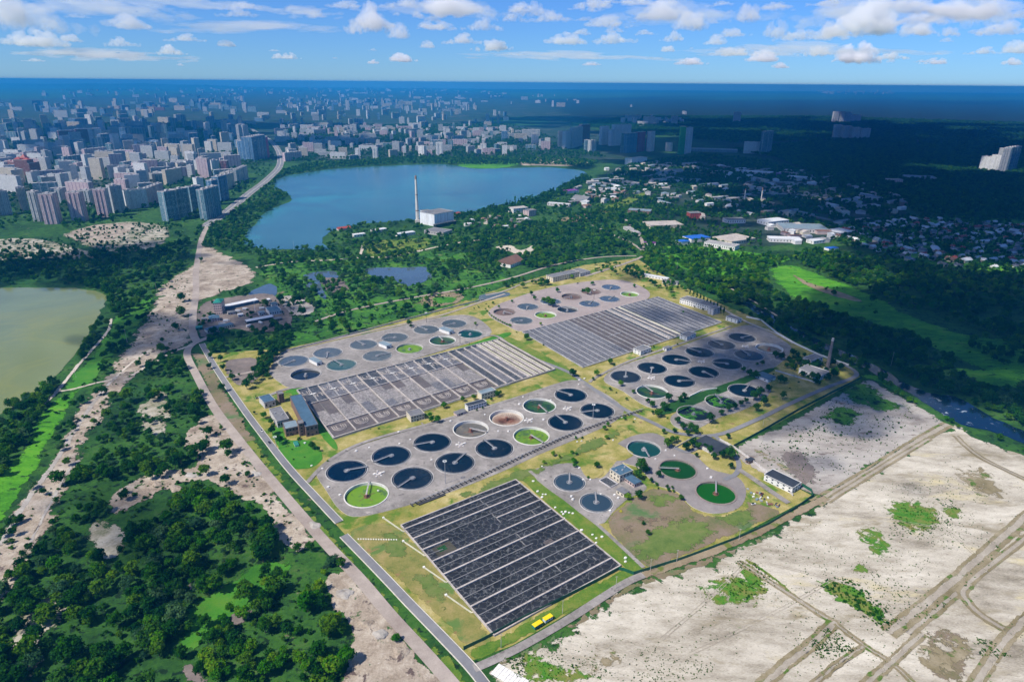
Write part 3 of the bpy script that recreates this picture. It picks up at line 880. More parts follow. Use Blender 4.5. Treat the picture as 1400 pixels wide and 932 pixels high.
ribbon('field_path', [(152, 436), (148, 452), (128, 476), (108, 498), (84, 528), (72, 542), (60, 552)], 4.5, Z4, M['sand_road'], amp=0.5)
ribbon('field_path', [(74, 536), (100, 532), (130, 524), (156, 517), (180, 496), (206, 478)], 4.0, Z4, M['sand_road'], amp=0.5)
ribbon('field_path', [(0, 746), (40, 680), (70, 640), (108, 580), (140, 535), (160, 515)], 5.0, Z4 + .04, M['grey_sand'], amp=0.9)
ribbon('field_path', [(36, 752), (60, 706), (96, 640), (110, 630)], 3.0, Z4 + .04, M['grey_sand'], amp=0.9)
patch('sand_patch', [(250, 592), (268, 580), (285, 566), (300, 570), (318, 592), (336, 612), (352, 636), (380, 672), (408, 706), (432, 738), (412, 756), (384, 742), (366, 706), (352, 690), (322, 678), (300, 668), (270, 658), (226, 668), (190, 690), (152, 706), (148, 690), (170, 664), (214, 642), (258, 640), (268, 626), (248, 612)], Z3, M['rubble_sand'], 3, 7, fade=4)
patch('sand_patch', [(124, 716), (140, 704), (166, 712), (172, 744), (150, 766), (128, 770), (118, 748)], Z3, M['scrubby_sand'], 3, 7)
patch('sand_patch', [(20, 850), (50, 820), (90, 812), (110, 830), (70, 870), (60, 920), (20, 932), (0, 900)], Z3, M['scrubby_sand'], 3, 7)
patch('sand_patch', [(188, 560), (200, 545), (216, 532), (232, 545), (240, 580), (214, 600), (200, 594)], Z3, M['scrubby_sand'], 3, 7)
patch('clearing', [(250, 830), (300, 800), (340, 770), (380, 760), (400, 780), (360, 820), (300, 860), (260, 900), (250, 870)], Z3, M['bright_grass'], 3, 7)
patch('bare_patch', [(308, 842), (330, 830), (346, 834), (340, 852), (316, 862)], Z4, M['brown_yard'], 2, 6)
patch('bare_patch', [(242, 908), (256, 902), (290, 928), (300, 945), (262, 940)], Z4, M['brown_yard'], 2, 6)
patch('bare_patch', [(258, 796), (272, 792), (270, 806), (256, 806)], Z4, M['brown_yard'], 1, 6)
# sandy heap along the dirt road
patch('sand_heap', [(438, 790), (462, 780), (480, 778), (500, 800), (536, 845), (576, 896), (614, 945), (470, 945), (474, 900), (470, 850), (450, 826)], Z3, M['rubble_sand'], 2, 6)
patch('verge', [(330, 600), (345, 598), (415, 684), (475, 752), (540, 822), (640, 926), (640, 945), (614, 945), (560, 872), (500, 800), (440, 736), (372, 660)], Z2, M['green_grass'], 1.2, 6)
patch('verge', [(285, 488), (298, 512), (340, 585), (352, 600), (322, 600), (290, 550), (268, 500), (262, 482)], Z2, M['bare_field'], 1.5, 6)
patch('bare_yard', [(308, 494), (344, 488), (366, 500), (352, 520), (326, 528), (312, 516)], Z2, M['brown_yard'], 2, 6)
patch('yard', [(268, 426), (284, 412), (330, 404), (372, 402), (390, 420), (402, 432), (396, 448), (352, 456), (320, 450), (284, 462), (268, 450)], Z4, M['brown_yard'], 1.5, 6)

# the sand field in front
patch('sand_field', [(676, 945), (662, 918), (700, 896), (760, 866), (850, 806), (884, 790), (1000, 752), (1116, 688), (1296, 582), (1340, 600), (1500, 680), (1500, 1000), (676, 1000)], Z2, M['sand'], 1.5, 6)
patch('sand_field', [(1000, 620), (1060, 585), (1130, 548), (1184, 519), (1216, 534), (1290, 576), (1250, 604), (1200, 634), (1136, 672), (1112, 676)], Z2 + 0.03, M['grey_sand'], 1.5, 6)
patch('weedy_patch', [(1113, 796), (1130, 786), (1160, 790), (1190, 812), (1212, 836), (1230, 855), (1214, 862), (1180, 846), (1140, 822), (1118, 810)], Z3, M['weed'], 3.0, 5, fade=9)
patch('weedy_patch', [(1150, 776), (1168, 764), (1192, 772), (1200, 790), (1176, 790)], Z3, M['weed'], 3.0, 5, fade=9)
patch('weedy_patch', [(1284, 694), (1300, 690), (1326, 698), (1322, 712), (1300, 716)], Z3, M['weed'], 3.0, 5, fade=9)
patch('weedy_patch', [(1000, 770), (1030, 772), (1056, 796), (1076, 812), (1050, 816), (1016, 800)], Z3, M['weed'], 3.0, 5, fade=9)
for px in ([(1150, 530), (1184, 522), (1215, 540), (1240, 560), (1200, 565), (1160, 552)], [(1120, 560), (1150, 550), (1190, 570), (1170, 585), (1130, 580)]):
    patch('weedy_patch', px, Z3 + .05, M['marsh'], 4, 7, fade=16)
for px in ([(690, 905), (740, 885), (800, 905), (860, 935), (760, 945), (700, 930)], [(930, 800), (1000, 780), (1060, 815), (1000, 840)], [(1080, 880), (1130, 862), (1160, 885), (1120, 915)], [(1200, 690), (1260, 676), (1300, 720), (1240, 735)], [(1160, 720), (1200, 715), (1240, 760), (1190, 770)]):
    patch('weedy_patch', px, Z3, M['weed'], 4, 7, fade=17)
patch('weedy_patch', [(1324, 880), (1338, 872), (1352, 890), (1340, 902)], Z3, M['weed'], 3.0, 5, fade=9)
patch('worn_patch', [(1250, 880), (1290, 842), (1330, 880), (1345, 920), (1320, 950), (1270, 930)], Z3, M['bare_field'], 4, 7, fade=15)
patch('worn_patch', [(1060, 620), (1098, 612), (1130, 640), (1110, 664), (1080, 660)], Z3 + .05, M['brown_yard'], 4, 7, fade=15)
patch('verge', [(668, 912), (700, 896), (760, 862), (850, 804), (884, 788), (1000, 750), (1060, 722), (1062, 730), (1000, 762), (884, 800), (852, 818), (764, 874), (700, 906)], Z3 + .02, M['bare_field'], 1.2, 5)
def field_track(px, w):
    pts = ribbon_pts(px)
    ribbon('field_track', px, w * 0.62, Z4, M['tyre_sand'], amp=0.7)
    for s, k in ((-1, .42), (1, .3)): ribbon('field_verge', px, max(2.2, w * k), Z4, M['olive_earth'], amp=0.55, world_pts=offset_line(pts, s * w * 0.40))
for w, px in ((5, [(1010, 768), (1060, 800), (1112, 834), (1142, 852)]), (8, [(1142, 850), (1110, 880), (1070, 912), (1040, 940)]),
              (11, [(1114, 688), (1180, 650), (1250, 606), (1296, 580)]), (6, [(1130, 686), (1200, 642), (1270, 600)]),
              (10, [(1214, 866), (1260, 830), (1320, 780), (1372, 734), (1410, 700)]), (6, [(1240, 866), (1290, 826), (1345, 780), (1410, 730)]),
              (7, [(1325, 798), (1316, 812), (1340, 840), (1380, 862), (1396, 850), (1420, 836)]), (8, [(1396, 852), (1370, 880), (1330, 940)]),
              (4, [(1142, 852), (1180, 882), (1218, 906), (1260, 945)]), (6, [(1218, 906), (1190, 930), (1170, 945)]), (4, [(1180, 884), (1140, 912), (1100, 945)]), (6, [(1218, 906), (1250, 876), (1262, 866)]),
              (6, [(1306, 596), (1340, 625), (1420, 664)])):
    field_track(px, w)
for px in ([(1020, 765), (1060, 792), (1078, 808)],):
    ribbon('field_ditch', px, 3.0, Z4 + .04, M['weed'], amp=0.8)
rs = np.random.default_rng(91)
for k in range(16):     # tyre tracks of the lorries that worked here
    x, y = rs.uniform(760, 1400), rs.uniform(640, 920)
    if y < 800 - (x - 850) * .38: continue
    ang = rs.choice([0.62, 2.2]) + rs.normal() * .3
    L = rs.uniform(60, 170)
    p = G(x, y)
    q = [p + Vector((math.cos(ang + t * t * rs.normal() * .0 + 0.05 * t) * L * t, math.sin(ang + 0.05 * t) * L * t, 0)) for t in np.linspace(0, 1, 9)]
    if not in_poly(np.array([(v.x, v.y) for v in q]), [(v.x, v.y) for v in GP([(720, 930), (720, 896), (850, 815), (1000, 762), (1120, 694), (1296, 590), (1400, 640), (1400, 930)])]).all(): continue
    for s in (-1, 1): ribbon('tyre_track', [(x, y)], 0.5, Z4 - .06, M['tyre_sand'], amp=.2, world_pts=offset_line(q, s * 1.1))

for px in ([(1010, 600), (1060, 620), (1120, 650), (1110, 672), (1050, 645), (1012, 622)], [(1240, 875), (1285, 838), (1330, 880), (1345, 925), (1300, 945), (1255, 935)], [(1180, 905), (1230, 890), (1250, 930), (1200, 945)], [(1060, 905), (1120, 880), (1150, 900), (1100, 940)],
           [(760, 900), (840, 880), (900, 910), (820, 940)], [(1290, 620), (1350, 640), (1400, 690), (1350, 690), (1300, 660)], [(900, 820), (960, 805), (990, 830), (930, 850)]):
    patch('worn_patch', px, Z3, M['olive_earth'], 5, 8, fade=24)
# roads
def kerbed(name, px, width, mat, kerb=True, z=Z5):
    pts = ribbon_pts(px)
    ribbon(name, px, width, z, mat)
    if kerb:
        for s in (-1, 1): kerb_strip(name + '_kerb', offset_line(pts, s * (width / 2 + 0.25)), 0.5, z + 0.14, M['kerb'])
ROADS = {}
def road(key, *a, **k):
    ROADS[key] = (ribbon_pts(a[1]), a[2])
    kerbed(*a, **k)
road('access1', 'access_road', [(470, 732), (520, 783), (560, 825), (600, 866), (640, 908), (662, 935), (680, 960)], 6.6, M['asphalt'])
road('access2', 'access_road', [(276, 470), (290, 495), (306, 520), (335, 562), (362, 598), (395, 640), (430, 678), (464, 714)], 6.6, M['asphalt'])
road('dirt', 'dirt_road', [(284, 462), (262, 472), (256, 486), (268, 512), (292, 556), (322, 596), (352, 634), (384, 672), (420, 714), (452, 750), (492, 792), (536, 844), (580, 892), (622, 940), (640, 965)], 9.5, M['dirt_road'], kerb=False)
road('corridor', 'dirt_road', [(286, 305), (276, 325), (272, 345), (268, 372), (268, 400), (264, 430), (264, 455), (270, 468)], 11, M['dirt_road'], kerb=False, z=Z5 + .05)
ribbon('dirt_road', [(262, 472), (236, 482), (206, 498), (180, 514)], 6, Z5 + .04, M['sand_road'], amp=0.6)
road('front', 'front_road', [(648, 914), (680, 900), (720, 880), (780, 845), (850, 800), (880, 786)], 6.5, M['concrete'], kerb=False)
ribbon('front_track', [(880, 786), (930, 770), (1000, 744), (1060, 716), (1110, 690), (1130, 680)], 8, Z5, M['track_earth'], amp=0.5)
road('cross', 'cross_road', [(692, 470), (730, 490), (775, 508), (800, 524), (830, 545), (858, 562), (890, 577), (925, 592), (978, 595), (1030, 576), (1080, 552), (1130, 530), (1170, 514), (1160, 502), (1140, 496)], 6.0, M['asphalt'], kerb=False)
ribbon('side_road', [(806, 523), (815, 516), (860, 494), (930, 470), (1000, 446)], 4.0, Z4, M['concrete'])
ribbon('side_road', [(800, 524), (775, 522), (700, 546), (600, 576), (500, 604), (450, 630), (420, 660)], 4.5, Z5, M['concrete'])
ribbon('side_road', [(370, 540), (392, 532), (440, 524), (520, 503), (600, 480), (668, 459), (692, 468)], 5.0, Z5, M['concrete'])
ribbon('side_road', [(308, 516), (345, 508), (366, 498), (390, 481), (440, 468), (520, 450), (600, 432), (660, 412), (690, 402)], 5.0, Z5 - .03, M['dirt_road'])
ribbon('side_road', [(664, 404), (690, 398), (720, 386), (745, 380)], 4.0, Z5, M['dirt_road'])
ribbon('side_road', [(978, 597), (1000, 616), (1010, 634), (1006, 648), (990, 656)], 5.0, Z5, M['asphalt'])
ribbon('side_road', [(1010, 642), (1030, 655), (1060, 676), (1078, 688)], 6.0, Z5, M['concrete'])
ribbon('side_road', [(724, 644), (790, 697), (822, 722), (880, 776)], 3.5, Z5 + .03, M['concrete'])
ribbon('side_road', [(960, 608), (940, 618), (922, 612)], 5.0, Z5, M['asphalt'])
ribbon('site_path', [(576, 578), (582, 584), (590, 589)], 2.0, Z4, M['concrete'])
ribbon('sand_path', [(350, 366), (400, 358), (450, 356), (500, 352), (530, 352), (560, 346), (640, 330), (700, 326)], 8, Z5, M['sand_road'], amp=1.2)
ribbon('sand_path', [(492, 352), (496, 338), (500, 330)], 7, Z5 + .03, M['sand_road'], amp=1)
ribbon('country_road', [(430, 440), (480, 424), (560, 408), (640, 394), (700, 380), (760, 362), (820, 352), (870, 350)], 6, Z5, M['dirt_road'])
ribbon('country_road', [(810, 308), (840, 322), (862, 332), (880, 345), (876, 352), (850, 362), (800, 378)], 7, Z5, M['dirt_road'])
ribbon('country_road', [(880, 345), (876, 325), (862, 308), (852, 296)], 8, Z5 + .03, M['dirt_road'])
MWAY = [(280, 310), (310, 290), (340, 265), (366, 245), (383, 225), (380, 205), (366, 190), (340, 175)]
ribbon('motorway', MWAY, 30, Z5 + .1, M['asphalt'])
for off in (-14, -.8, .8, 14): ribbon('lane_marking', MWAY, .8, Z5 + .2, M['kerb'], world_pts=offset_line(ribbon_pts(MWAY), off))
ribbon('field_path', [(1000, 395), (1040, 418), (1062, 432)], 4, Z5, M['sand_road'])
ribbon('field_path', [(980, 418), (1020, 440), (1060, 456), (1085, 470)], 5, Z5, M['sand_road'])

# lawns of other kinds inside the fence
patch('mown_lawn', [(478, 726), (548, 722), (672, 868), (640, 884), (600, 845), (540, 792), (500, 756)], Z2, M['mown_grass'], 1.0, 6)
patch('green_lawn', [(640, 888), (678, 872), (850, 778), (868, 790), (780, 838), (700, 882), (655, 902)], Z2, M['green_grass'], 1.0, 6)
patch('bright_lawn', [(650, 888), (700, 862), (790, 812), (820, 797), (800, 815), (740, 846), (690, 874)], Z3, M['bright_grass'], 2, 6)
patch('green_lawn', [(708, 652), (724, 646), (790, 698), (822, 722), (878, 776), (866, 784), (850, 772)], Z2, M['green_grass'], 0.6, 6)
patch('bare_lawn', [(828, 718), (846, 694), (866, 680), (888, 668), (930, 676), (950, 698), (980, 704), (1018, 696), (1020, 685), (1060, 696), (1066, 704), (1000, 734), (940, 757), (884, 776)], Z2, M['bare_field'], 1.0, 6)
patch('flowering_weeds', [(826, 716), (838, 700), (862, 688), (870, 694), (850, 706), (836, 716)], Z4, ground_mat('yellow_flowers', [(0.10, 0.15, 0.02), (0.26, 0.24, 0.02), (0.50, 0.42, 0.01)], 14, 4, 1.0), 1.2, 3, fade=7)
patch('green_sward', [(850, 752), (880, 722), (920, 705), (958, 700), (990, 720), (1000, 732), (940, 756), (886, 775)], Z3, M['sward'], 3, 6, fade=16)
patch('green_sward', [(975, 706), (1016, 694), (1046, 696), (1062, 704), (1010, 726)], Z3, M['sward'], 3, 6, fade=12)
patch('green_sward', [(872, 682), (900, 672), (930, 680), (940, 694), (900, 700)], Z3, M['sward'], 3, 6, fade=12)
patch('brown_sward', [(836, 716), (870, 700), (930, 704), (950, 715), (900, 728), (860, 735)], Z3 + .04, M['brown_sward'], 3, 6, fade=18)
for px in ([(500, 726), (530, 722), (560, 735), (570, 760), (530, 765)], [(560, 790), (590, 780), (620, 815), (600, 835)], [(600, 700), (640, 685), (690, 668), (700, 676), (640, 700)], [(600, 690), (680, 650), (760, 625), (800, 600), (850, 585), (870, 590), (760, 640), (690, 668)]):
    patch('green_sward', px, Z3, M['sward'], 2, 5, fade=10)
patch('green_lawn', [(372, 590), (384, 583), (392, 600), (420, 602), (436, 612), (440, 626), (428, 638), (402, 640), (386, 622)], Z2, M['bright_grass'], 0.8, 5)
patch('green_lawn', [(684, 462), (700, 462), (770, 500), (792, 516), (770, 524), (752, 514), (740, 500)], Z2, M['green_grass'], 0.8, 5)
patch('green_lawn', [(392, 534), (440, 524), (530, 504), (620, 478), (690, 455), (690, 462), (600, 488), (500, 512), (408, 536)], Z2, M['bright_grass'], 0.6, 5)
patch('green_lawn', [(398, 538), (406, 536), (458, 604), (448, 606)], Z2, M['bright_grass'], 0.5, 5)
patch('green_lawn', [(905, 556), (1000, 522), (1050, 504), (1056, 508), (1005, 530), (916, 566)], Z3, M['dark_meadow'], 0.6, 5)
patch('round_lawn', [(822, 616), (838, 606), (850, 610), (866, 622), (850, 630), (832, 626)], Z3, M['dry_grass'], 0.6, 4)
patch('round_lawn', [(794, 632), (806, 627), (820, 634), (824, 648), (808, 655), (796, 646)], Z3, M['dry_grass'], 0.6, 4)

# ------------------------------------------------------------------ settling tanks
LOOK = {  # water material, water level below the pavement's rim, wall material, hub material
    'blue': ('water_blue', 0.25, 'tank_wall', 'pale_steel'), 'steel': ('water_steel', 0.2, 'tank_wall', 'steel'), 'grey': ('water_grey', 0.15, 'tank_wall', 'steel'),
    'teal': ('water_teal', -1.4, 'tank_wall', 'pale_steel'), 'teal_grey': ('water_teal', -0.1, 'tank_wall', 'steel'), 'green': ('water_green', -0.9, 'brown_wall', 'rust'), 'algae': ('water_algae', -1.2, 'brown_wall', 'rust'),
    'lime': ('water_lime', -2.2, 'white_ring', 'rust'), 'lime_clear': ('water_lime', -2.2, 'white_ring', 'rust'), 'limehalf': ('water_lime', -1.8, 'tank_wall', 'steel'), 'moss': ('water_moss', -2.0, 'white_ring', 'rust'), 'halfmoss': ('water_halfmoss', -1.6, 'tank_wall', 'pale_steel'),
    'puddle': ('water_puddle', -3.0, 'white_ring', 'rust'), 'ribbed': (None, -3.2, 'white_ring', 'rust'), 'dark': ('water_dark', -2.6, 'tank_wall', 'pale_steel'), 'brown': ('brown_floor', -2.6, 'brown_wall', 'steel'),
}
M['water_algae'] = water_mat('deep_algae_water', (0.006, 0.085, 0.003), 0.25, 0.8, 0.03)
M['water_dark'] = water_mat('dark_sludge_water', (0.010, 0.016, 0.022), 0.15, 0.8, 0.03)
M['brown_wall'] = plain_mat('brown_tank_concrete', (0.22, 0.18, 0.16), 0.9, 0.2, 2.0)
M['white_ring'] = plain_mat('pale_tank_concrete', (0.62, 0.60, 0.55), 0.8, 0.15, 2.0)

for i, (px, py, r, look, br, label) in enumerate(TANKS):
    wm, lvl, wall, hub = LOOK[look]
    c = tank_c[i]
    t = empty('settling_tank', (c.x, c.y, APRON_Z))
    tag(t, label, 'settling tank', 'round settling tanks of the sewage works')
    mb = MB()
    k = 1.0 if wall != 'brown_wall' else 1.7
    mb.lathe([(r + k, -0.5), (r + k * 0.9, 0.55), (r, 0.55), (r, -4.0), (0.0, -4.3)], 72)
    w = mb.build('wall', [M[wall]], t, weld=True)
    if wm:
        mb = MB()
        mb.disc(r - 0.05, lvl, 72)
        mb.build('water' if wm != 'brown_floor' else 'sludge_bed', M[wm], t)
    else:
        mb = MB()
        mb.lathe([(r - 0.05, -3.2), (0.0, -3.7)], 72)
        mb.build('floor', M['sandy_floor'], t, weld=True)
    if lvl > -1.5 and look not in ('green', 'algae', 'teal'):
        mb = MB()
        mb.lathe([(r - 1.35, lvl - 0.3), (r - 1.35, lvl + 0.22), (r - 1.15, lvl + 0.22), (r - 1.15, lvl - 0.3)], 72, close=True)
        mb.build('launder', M['tank_wall'], t)
    top = max(lvl, -2.0) + 0.2
    mb = MB()
    mb.lathe([(1.5, -4.2), (1.5, 1.0), (0.0, 1.05)], 20)
    mb.lathe([(2.7, lvl - 0.4), (2.7, lvl + 0.75), (2.35, lvl + 0.75), (2.35, lvl - 0.4)], 28, close=True)
    mb.build('centre_well', M[hub], t)
    if look == 'ribbed':
        mb = MB()
        for q in range(40):
            a = 2 * math.pi * q / 40
            mb.beam((3.0 * math.cos(a), 3.0 * math.sin(a), -3.55), ((r - 3.5) * math.cos(a), (r - 3.5) * math.sin(a), -3.25), 0.35, 0.45)
        mb.build('floor_ribs', M['rust'], t)
    if br:
        e = G(br[0], br[1], 0.5)
        d = Vector((e.x - c.x, e.y - c.y, 0)).normalized()
        n = Vector((-d.y, d.x, 0))
        a, b = d * -1.2 + Vector((0, 0, 0.95)), d * (r + 0.5) + Vector((0, 0, 0.95))
        mb = MB()
        mb.beam(a, b, 1.15, 0.28)
        bridge = mb.build('bridge', M['pale_steel' if wall != 'white_ring' else 'pale_wall'], t)
        for s in (-1, 1):
            mb = MB()
            o = n * (0.55 * s)
            mb.beam(a + o + Vector((0, 0, 1.25)), b + o + Vector((0, 0, 1.25)), 0.12, 0.12)
            for q in range(9):
                p = a.lerp(b, q / 8) + o
                mb.beam(p + Vector((0, 0, 0.27)) - d * 0.05, p + Vector((0, 0, 0.27)) + d * 0.05, 0.1, 1.0)
            mb.build('handrail', M['steel'], bridge)
        mb = MB()
        ang = math.atan2(d.y, d.x)
        mb.box((b.x, b.y, 0.56), (1.2, 2.4, 0.36), ang)
        mb.build('trolley', M['dark_steel'], t)
        if look in ('lime', 'lime_clear', 'moss', 'puddle'):
            for q in range(4):
                mb = MB()
                aa = ang + math.pi / 4 + q * math.pi / 2
                mb.beam((2.8 * math.cos(aa), 2.8 * math.sin(aa), lvl + 0.1), (9 * math.cos(aa), 9 * math.sin(aa), lvl + 0.05), 0.35, 0.2)
                mb.build('scraper_arm', M['rust'], t)

# splitter chambers of pale concrete between the tanks, and small pale valve boxes round them
CHAMBERS = [(518, 648, 'beside the access road end tanks'), (630, 608, 'amid the drained grey tank and its neighbours'), (723, 575, 'beside the ribbed empty tank'), (776, 559, 'near the far corner of the main cluster'), (891, 517, 'at the corner of the shaded cluster'), (959, 494.5, 'in the middle of the shaded cluster'), (1019, 474, 'at the far end of the shaded cluster')]
for x, y, where in CHAMBERS:
    p = G(x, y)
    t = empty('splitter_chamber', (p.x, p.y, APRON_Z), R(20))
    tag(t, 'pale concrete splitter chamber with outlet boxes ' + where, 'chamber', 'splitter chambers between tanks')
    mb = MB()
    mb.lathe([(2.6, 0), (2.6, 1.1), (2.0, 1.1), (2.0, 0.2), (0, 0.2)], 20)
    mb.build('well', M['pale_wall'], t)
    for q, (rr, aa, sx, sy_) in enumerate(((4.4, .3, 3.0, 1.6), (4.9, 1.7, 1.6, 1.4), (4.1, 2.9, 2.2, 2.0), (5.2, 4.1, 1.4, 1.2), (4.0, 5.1, 1.8, 1.2))):
        mb = MB()
        mb.box((rr * math.cos(aa), rr * math.sin(aa), 0), (sx, sy_, 0.8), aa + .3 * q)
        mb.build('outlet_box', M['pale_wall' if q % 2 else 'white_wall'], t)
BOXES = [(441, 641), (465, 677), (449, 666), (517, 671), (561, 601), (590, 629), (546, 607), (663, 567), (681, 590), (695, 590), (710, 553), (743, 574), (753, 547), (791, 526), (838, 602), (713, 626), (487, 617), (505, 612), (545, 591), (426, 637), (417, 606), (616, 576), (715, 543), (850, 571), (799, 518), (792, 520),
         (807, 656), (797, 656), (821, 676), (781, 679), (783, 683), (840, 677), (845, 681), (834, 699), (910, 616), (922, 623), (967, 641), (972, 653), (896, 628), (741, 638), (792, 640)]
GRASS_BOXES = [(742, 676), (746, 676), (759, 694), (768, 700), (770, 703), (773, 700), (778, 701), (771, 709), (795, 725), (810, 731), (815, 736), (823, 734), (815, 742), (829, 758), (855, 763), (855, 768), (729, 658), (741, 680), (735, 672), (783, 702), (789, 604), (795, 603), (860, 567), (868, 573), (786, 598)]
for k, (x, y) in enumerate(BOXES + GRASS_BOXES):
    p = G(x, y)
    mb = MB()
    g = k >= len(BOXES)
    mb.lathe([(0.75 if g else 0.85, 0), (0.72 if g else 0.8, 0.6 if g else 0.9), (0, 0.75 if g else 1.0)], 10 if g else 4)
    o = mb.build('valve_well' if g else 'valve_box', M['white_wall'])
    o.location = (p.x, p.y, 0.2)
    s = 1.0 + 0.5 * random.random()
    o.scale = (s * 1.3, s, s)
    o.rotation_euler.z = random.random()
    if g: tag(o, 'small round white concrete well head standing in the grass strip', 'well head', 'white well heads in the grass')
    else: tag(o, 'small white concrete valve box on the pavement between round tanks', 'valve box', 'valve boxes on the tank pavement')

# ------------------------------------------------------------------ aeration basins
def sludge_mat(name, dark, foam, cell, line, lines=True, seed=0, amount=0.55):
    m, N, L, b = new_mat(name)
    pos = N.new('ShaderNodeNewGeometry').outputs['Position']
    wob = N.new('ShaderNodeVectorMath')
    wob.operation = 'ADD'
    nz = N.new('ShaderNodeTexNoise')
    nz.inputs['Scale'].default_value = 0.35
    L.new(pos, nz.inputs['Vector'])
    sc = N.new('ShaderNodeVectorMath')
    sc.operation = 'SCALE'
    sc.inputs['Scale'].default_value = cell * 0.8
    nz.inputs['Detail'].default_value = 4
    L.new(nz.outputs['Color'], sc.inputs[0])
    L.new(pos, wob.inputs[0])
    L.new(sc.outputs[0], wob.inputs[1])
    n1 = noise_of(N, L, pos, 0.045, 4, 0.6)
    n2 = noise_of(N, L, pos, 0.55, 4, 0.75)
    if lines:
        v = N.new('ShaderNodeTexVoronoi')
        v.feature = 'DISTANCE_TO_EDGE'
        v.inputs['Scale'].default_value = 1 / cell
        L.new(wob.outputs[0], v.inputs['Vector'])
        mr = N.new('ShaderNodeMapRange')
        mr.inputs[1].default_value = line
        mr.inputs[2].default_value = line * 0.2
        L.new(v.outputs['Distance'], mr.inputs[0])
        f = math_node(N, L, 'MULTIPLY', mr.outputs[0], math_node(N, L, 'MULTIPLY', n2, amount * 1.6))
    else:
        mr = N.new('ShaderNodeMapRange')
        mr.inputs[1].default_value = 0.42
        mr.inputs[2].default_value = 0.66
        L.new(n2, mr.inputs[0])
        f = math_node(N, L, 'MULTIPLY', mr.outputs[0], amount)
    base = ramp_of(N, L, n1, [(0.35, tuple(c * 0.75 for c in dark)), (0.65, tuple(c * 1.35 for c in dark))])
    L.new(mix_col(N, L, f, base, foam), b.inputs['Base Color'])
    b.inputs['Roughness'].default_value = 0.45
    b.inputs['Specular IOR Level'].default_value = 0.25
    return m
M['sludge_black'] = sludge_mat('black_sludge_water', (0.020, 0.021, 0.025), (0.17, 0.175, 0.18), 5.6, 0.055, True, 0, 0.75)
M['sludge_foam'] = sludge_mat('foaming_grey_water', (0.125, 0.112, 0.108), (0.48, 0.445, 0.42), 6, 0.05, False, 0, 0.8)
M['sludge_grey'] = sludge_mat('grey_aerated_water', (0.085, 0.083, 0.09), (0.27, 0.265, 0.28), 6, 0.05, False, 0, 0.8)
M['sludge_violet'] = sludge_mat('dull_violet_water', (0.085, 0.072, 0.070), (0.20, 0.175, 0.165), 6, 0.05, False, 0, 0.6)
M['sludge_dark'] = sludge_mat('dark_blue_sludge_water', (0.022, 0.028, 0.040), (0.30, 0.29, 0.28), 6, 0.05, False, 0, 0.45)
M['sludge_olive'] = sludge_mat('olive_sludge_water', (0.055, 0.050, 0.035), (0.09, 0.08, 0.06), 6, 0.05, False, 0, 0.5)
M['walkway'] = plain_mat('walkway_concrete', (0.43, 0.385, 0.35), 0.85, 0.3, 2.2)
M['walkway_grey'] = plain_mat('grey_walkway_concrete', (0.34, 0.33, 0.33), 0.85, 0.3, 2.2)
M['walkway_yellow'] = plain_mat('yellowish_walkway_concrete', (0.52, 0.50, 0.38), 0.85, 0.2, 3.0)
M['thin_wall'] = plain_mat('grey_divider', (0.20, 0.195, 0.19), 0.85, 0.2, 3.0)

class Basin:
    def __init__(s, label, px, wl, wt):
        s.P = [Vector(p) for p in GP(px)]
        s.wl, s.wt = wl, wt
        c = sum(s.P, Vector()) / 4
        s.c = Vector((c.x, c.y, 0))
        s.root = empty('aeration_basin', s.c)
        tag(s.root, label, 'aeration basin', 'rectangular aeration basins')
        s.sheet = 0
    def at(s, u, v, z):
        p = s.P[0].lerp(s.P[1], u).lerp(s.P[3].lerp(s.P[2], u), v) - s.c
        return Vector((p.x, p.y, z))
    def wall(s, name, u0, v0, u1, v1, w, h, mat, base=None):
        mb = MB()
        z = (s.wl - 0.4) if base is None else base
        mb.beam(s.at(u0, v0, z), s.at(u1, v1, z), w, h + 0.4 if base is None else h)
        return mb.build(name, M[mat], s.root)
    def water(s, u0, v0, u1, v1, mat, dz=0.0):
        s.sheet += 1
        mb = MB()
        z = s.wl + dz
        mb.face([s.at(u0, v0, z), s.at(u0, v1, z), s.at(u1, v1, z), s.at(u1, v0, z)])
        o = mb.build('water', M[mat], s.root)
        if o.data.polygons[0].normal.z < 0: o.data.polygons[0].flip()
        return o
    def rim(s, mat, w=1.2):
        for (a, b) in (((0, 0), (1, 0)), ((1, 0), (1, 1)), ((1, 1), (0, 1)), ((0, 1), (0, 0))):
            s.wall('outer_wall', a[0], a[1], b[0], b[1], w, s.wt + 0.03 * (a[0] + a[1] * 2), mat, base=-0.2)

# the black basin nearest the camera
b1 = Basin('near basin of black sludge water with long pale walkways and cracked foam lines', [(548.3, 718.9), (705.2, 656.6), (848.7, 773.9), (675.7, 869.5)], 1.0, 1.75)
b1.rim('walkway', 1.0)
cuts = [0.05, 0.155, 0.27, 0.385, 0.508, 0.642, 0.785, 0.925]
b1.water(0.002, 0.002, 0.998, 0.998, 'sludge_black')
for k, v in enumerate(cuts):
    spans = [(0.0, 0.20), (0.60, 1.0)] if k == 2 else [(0.0, 1.0)]
    for (u0, u1) in spans:
        w = b1.wall('walkway', u0 + 0.003, v, u1 - 0.003, v + 0.005, 1.4, 1.0, 'walkway')
        mb = MB()
        mb.beam(b1.at(u0 + 0.004, v - 0.0085, b1.wl + 0.62), b1.at(u1 - 0.004, v - 0.0035, b1.wl + 0.62), 0.5, 0.25)
        mb.build('air_pipe', M['dark_steel'], b1.root)
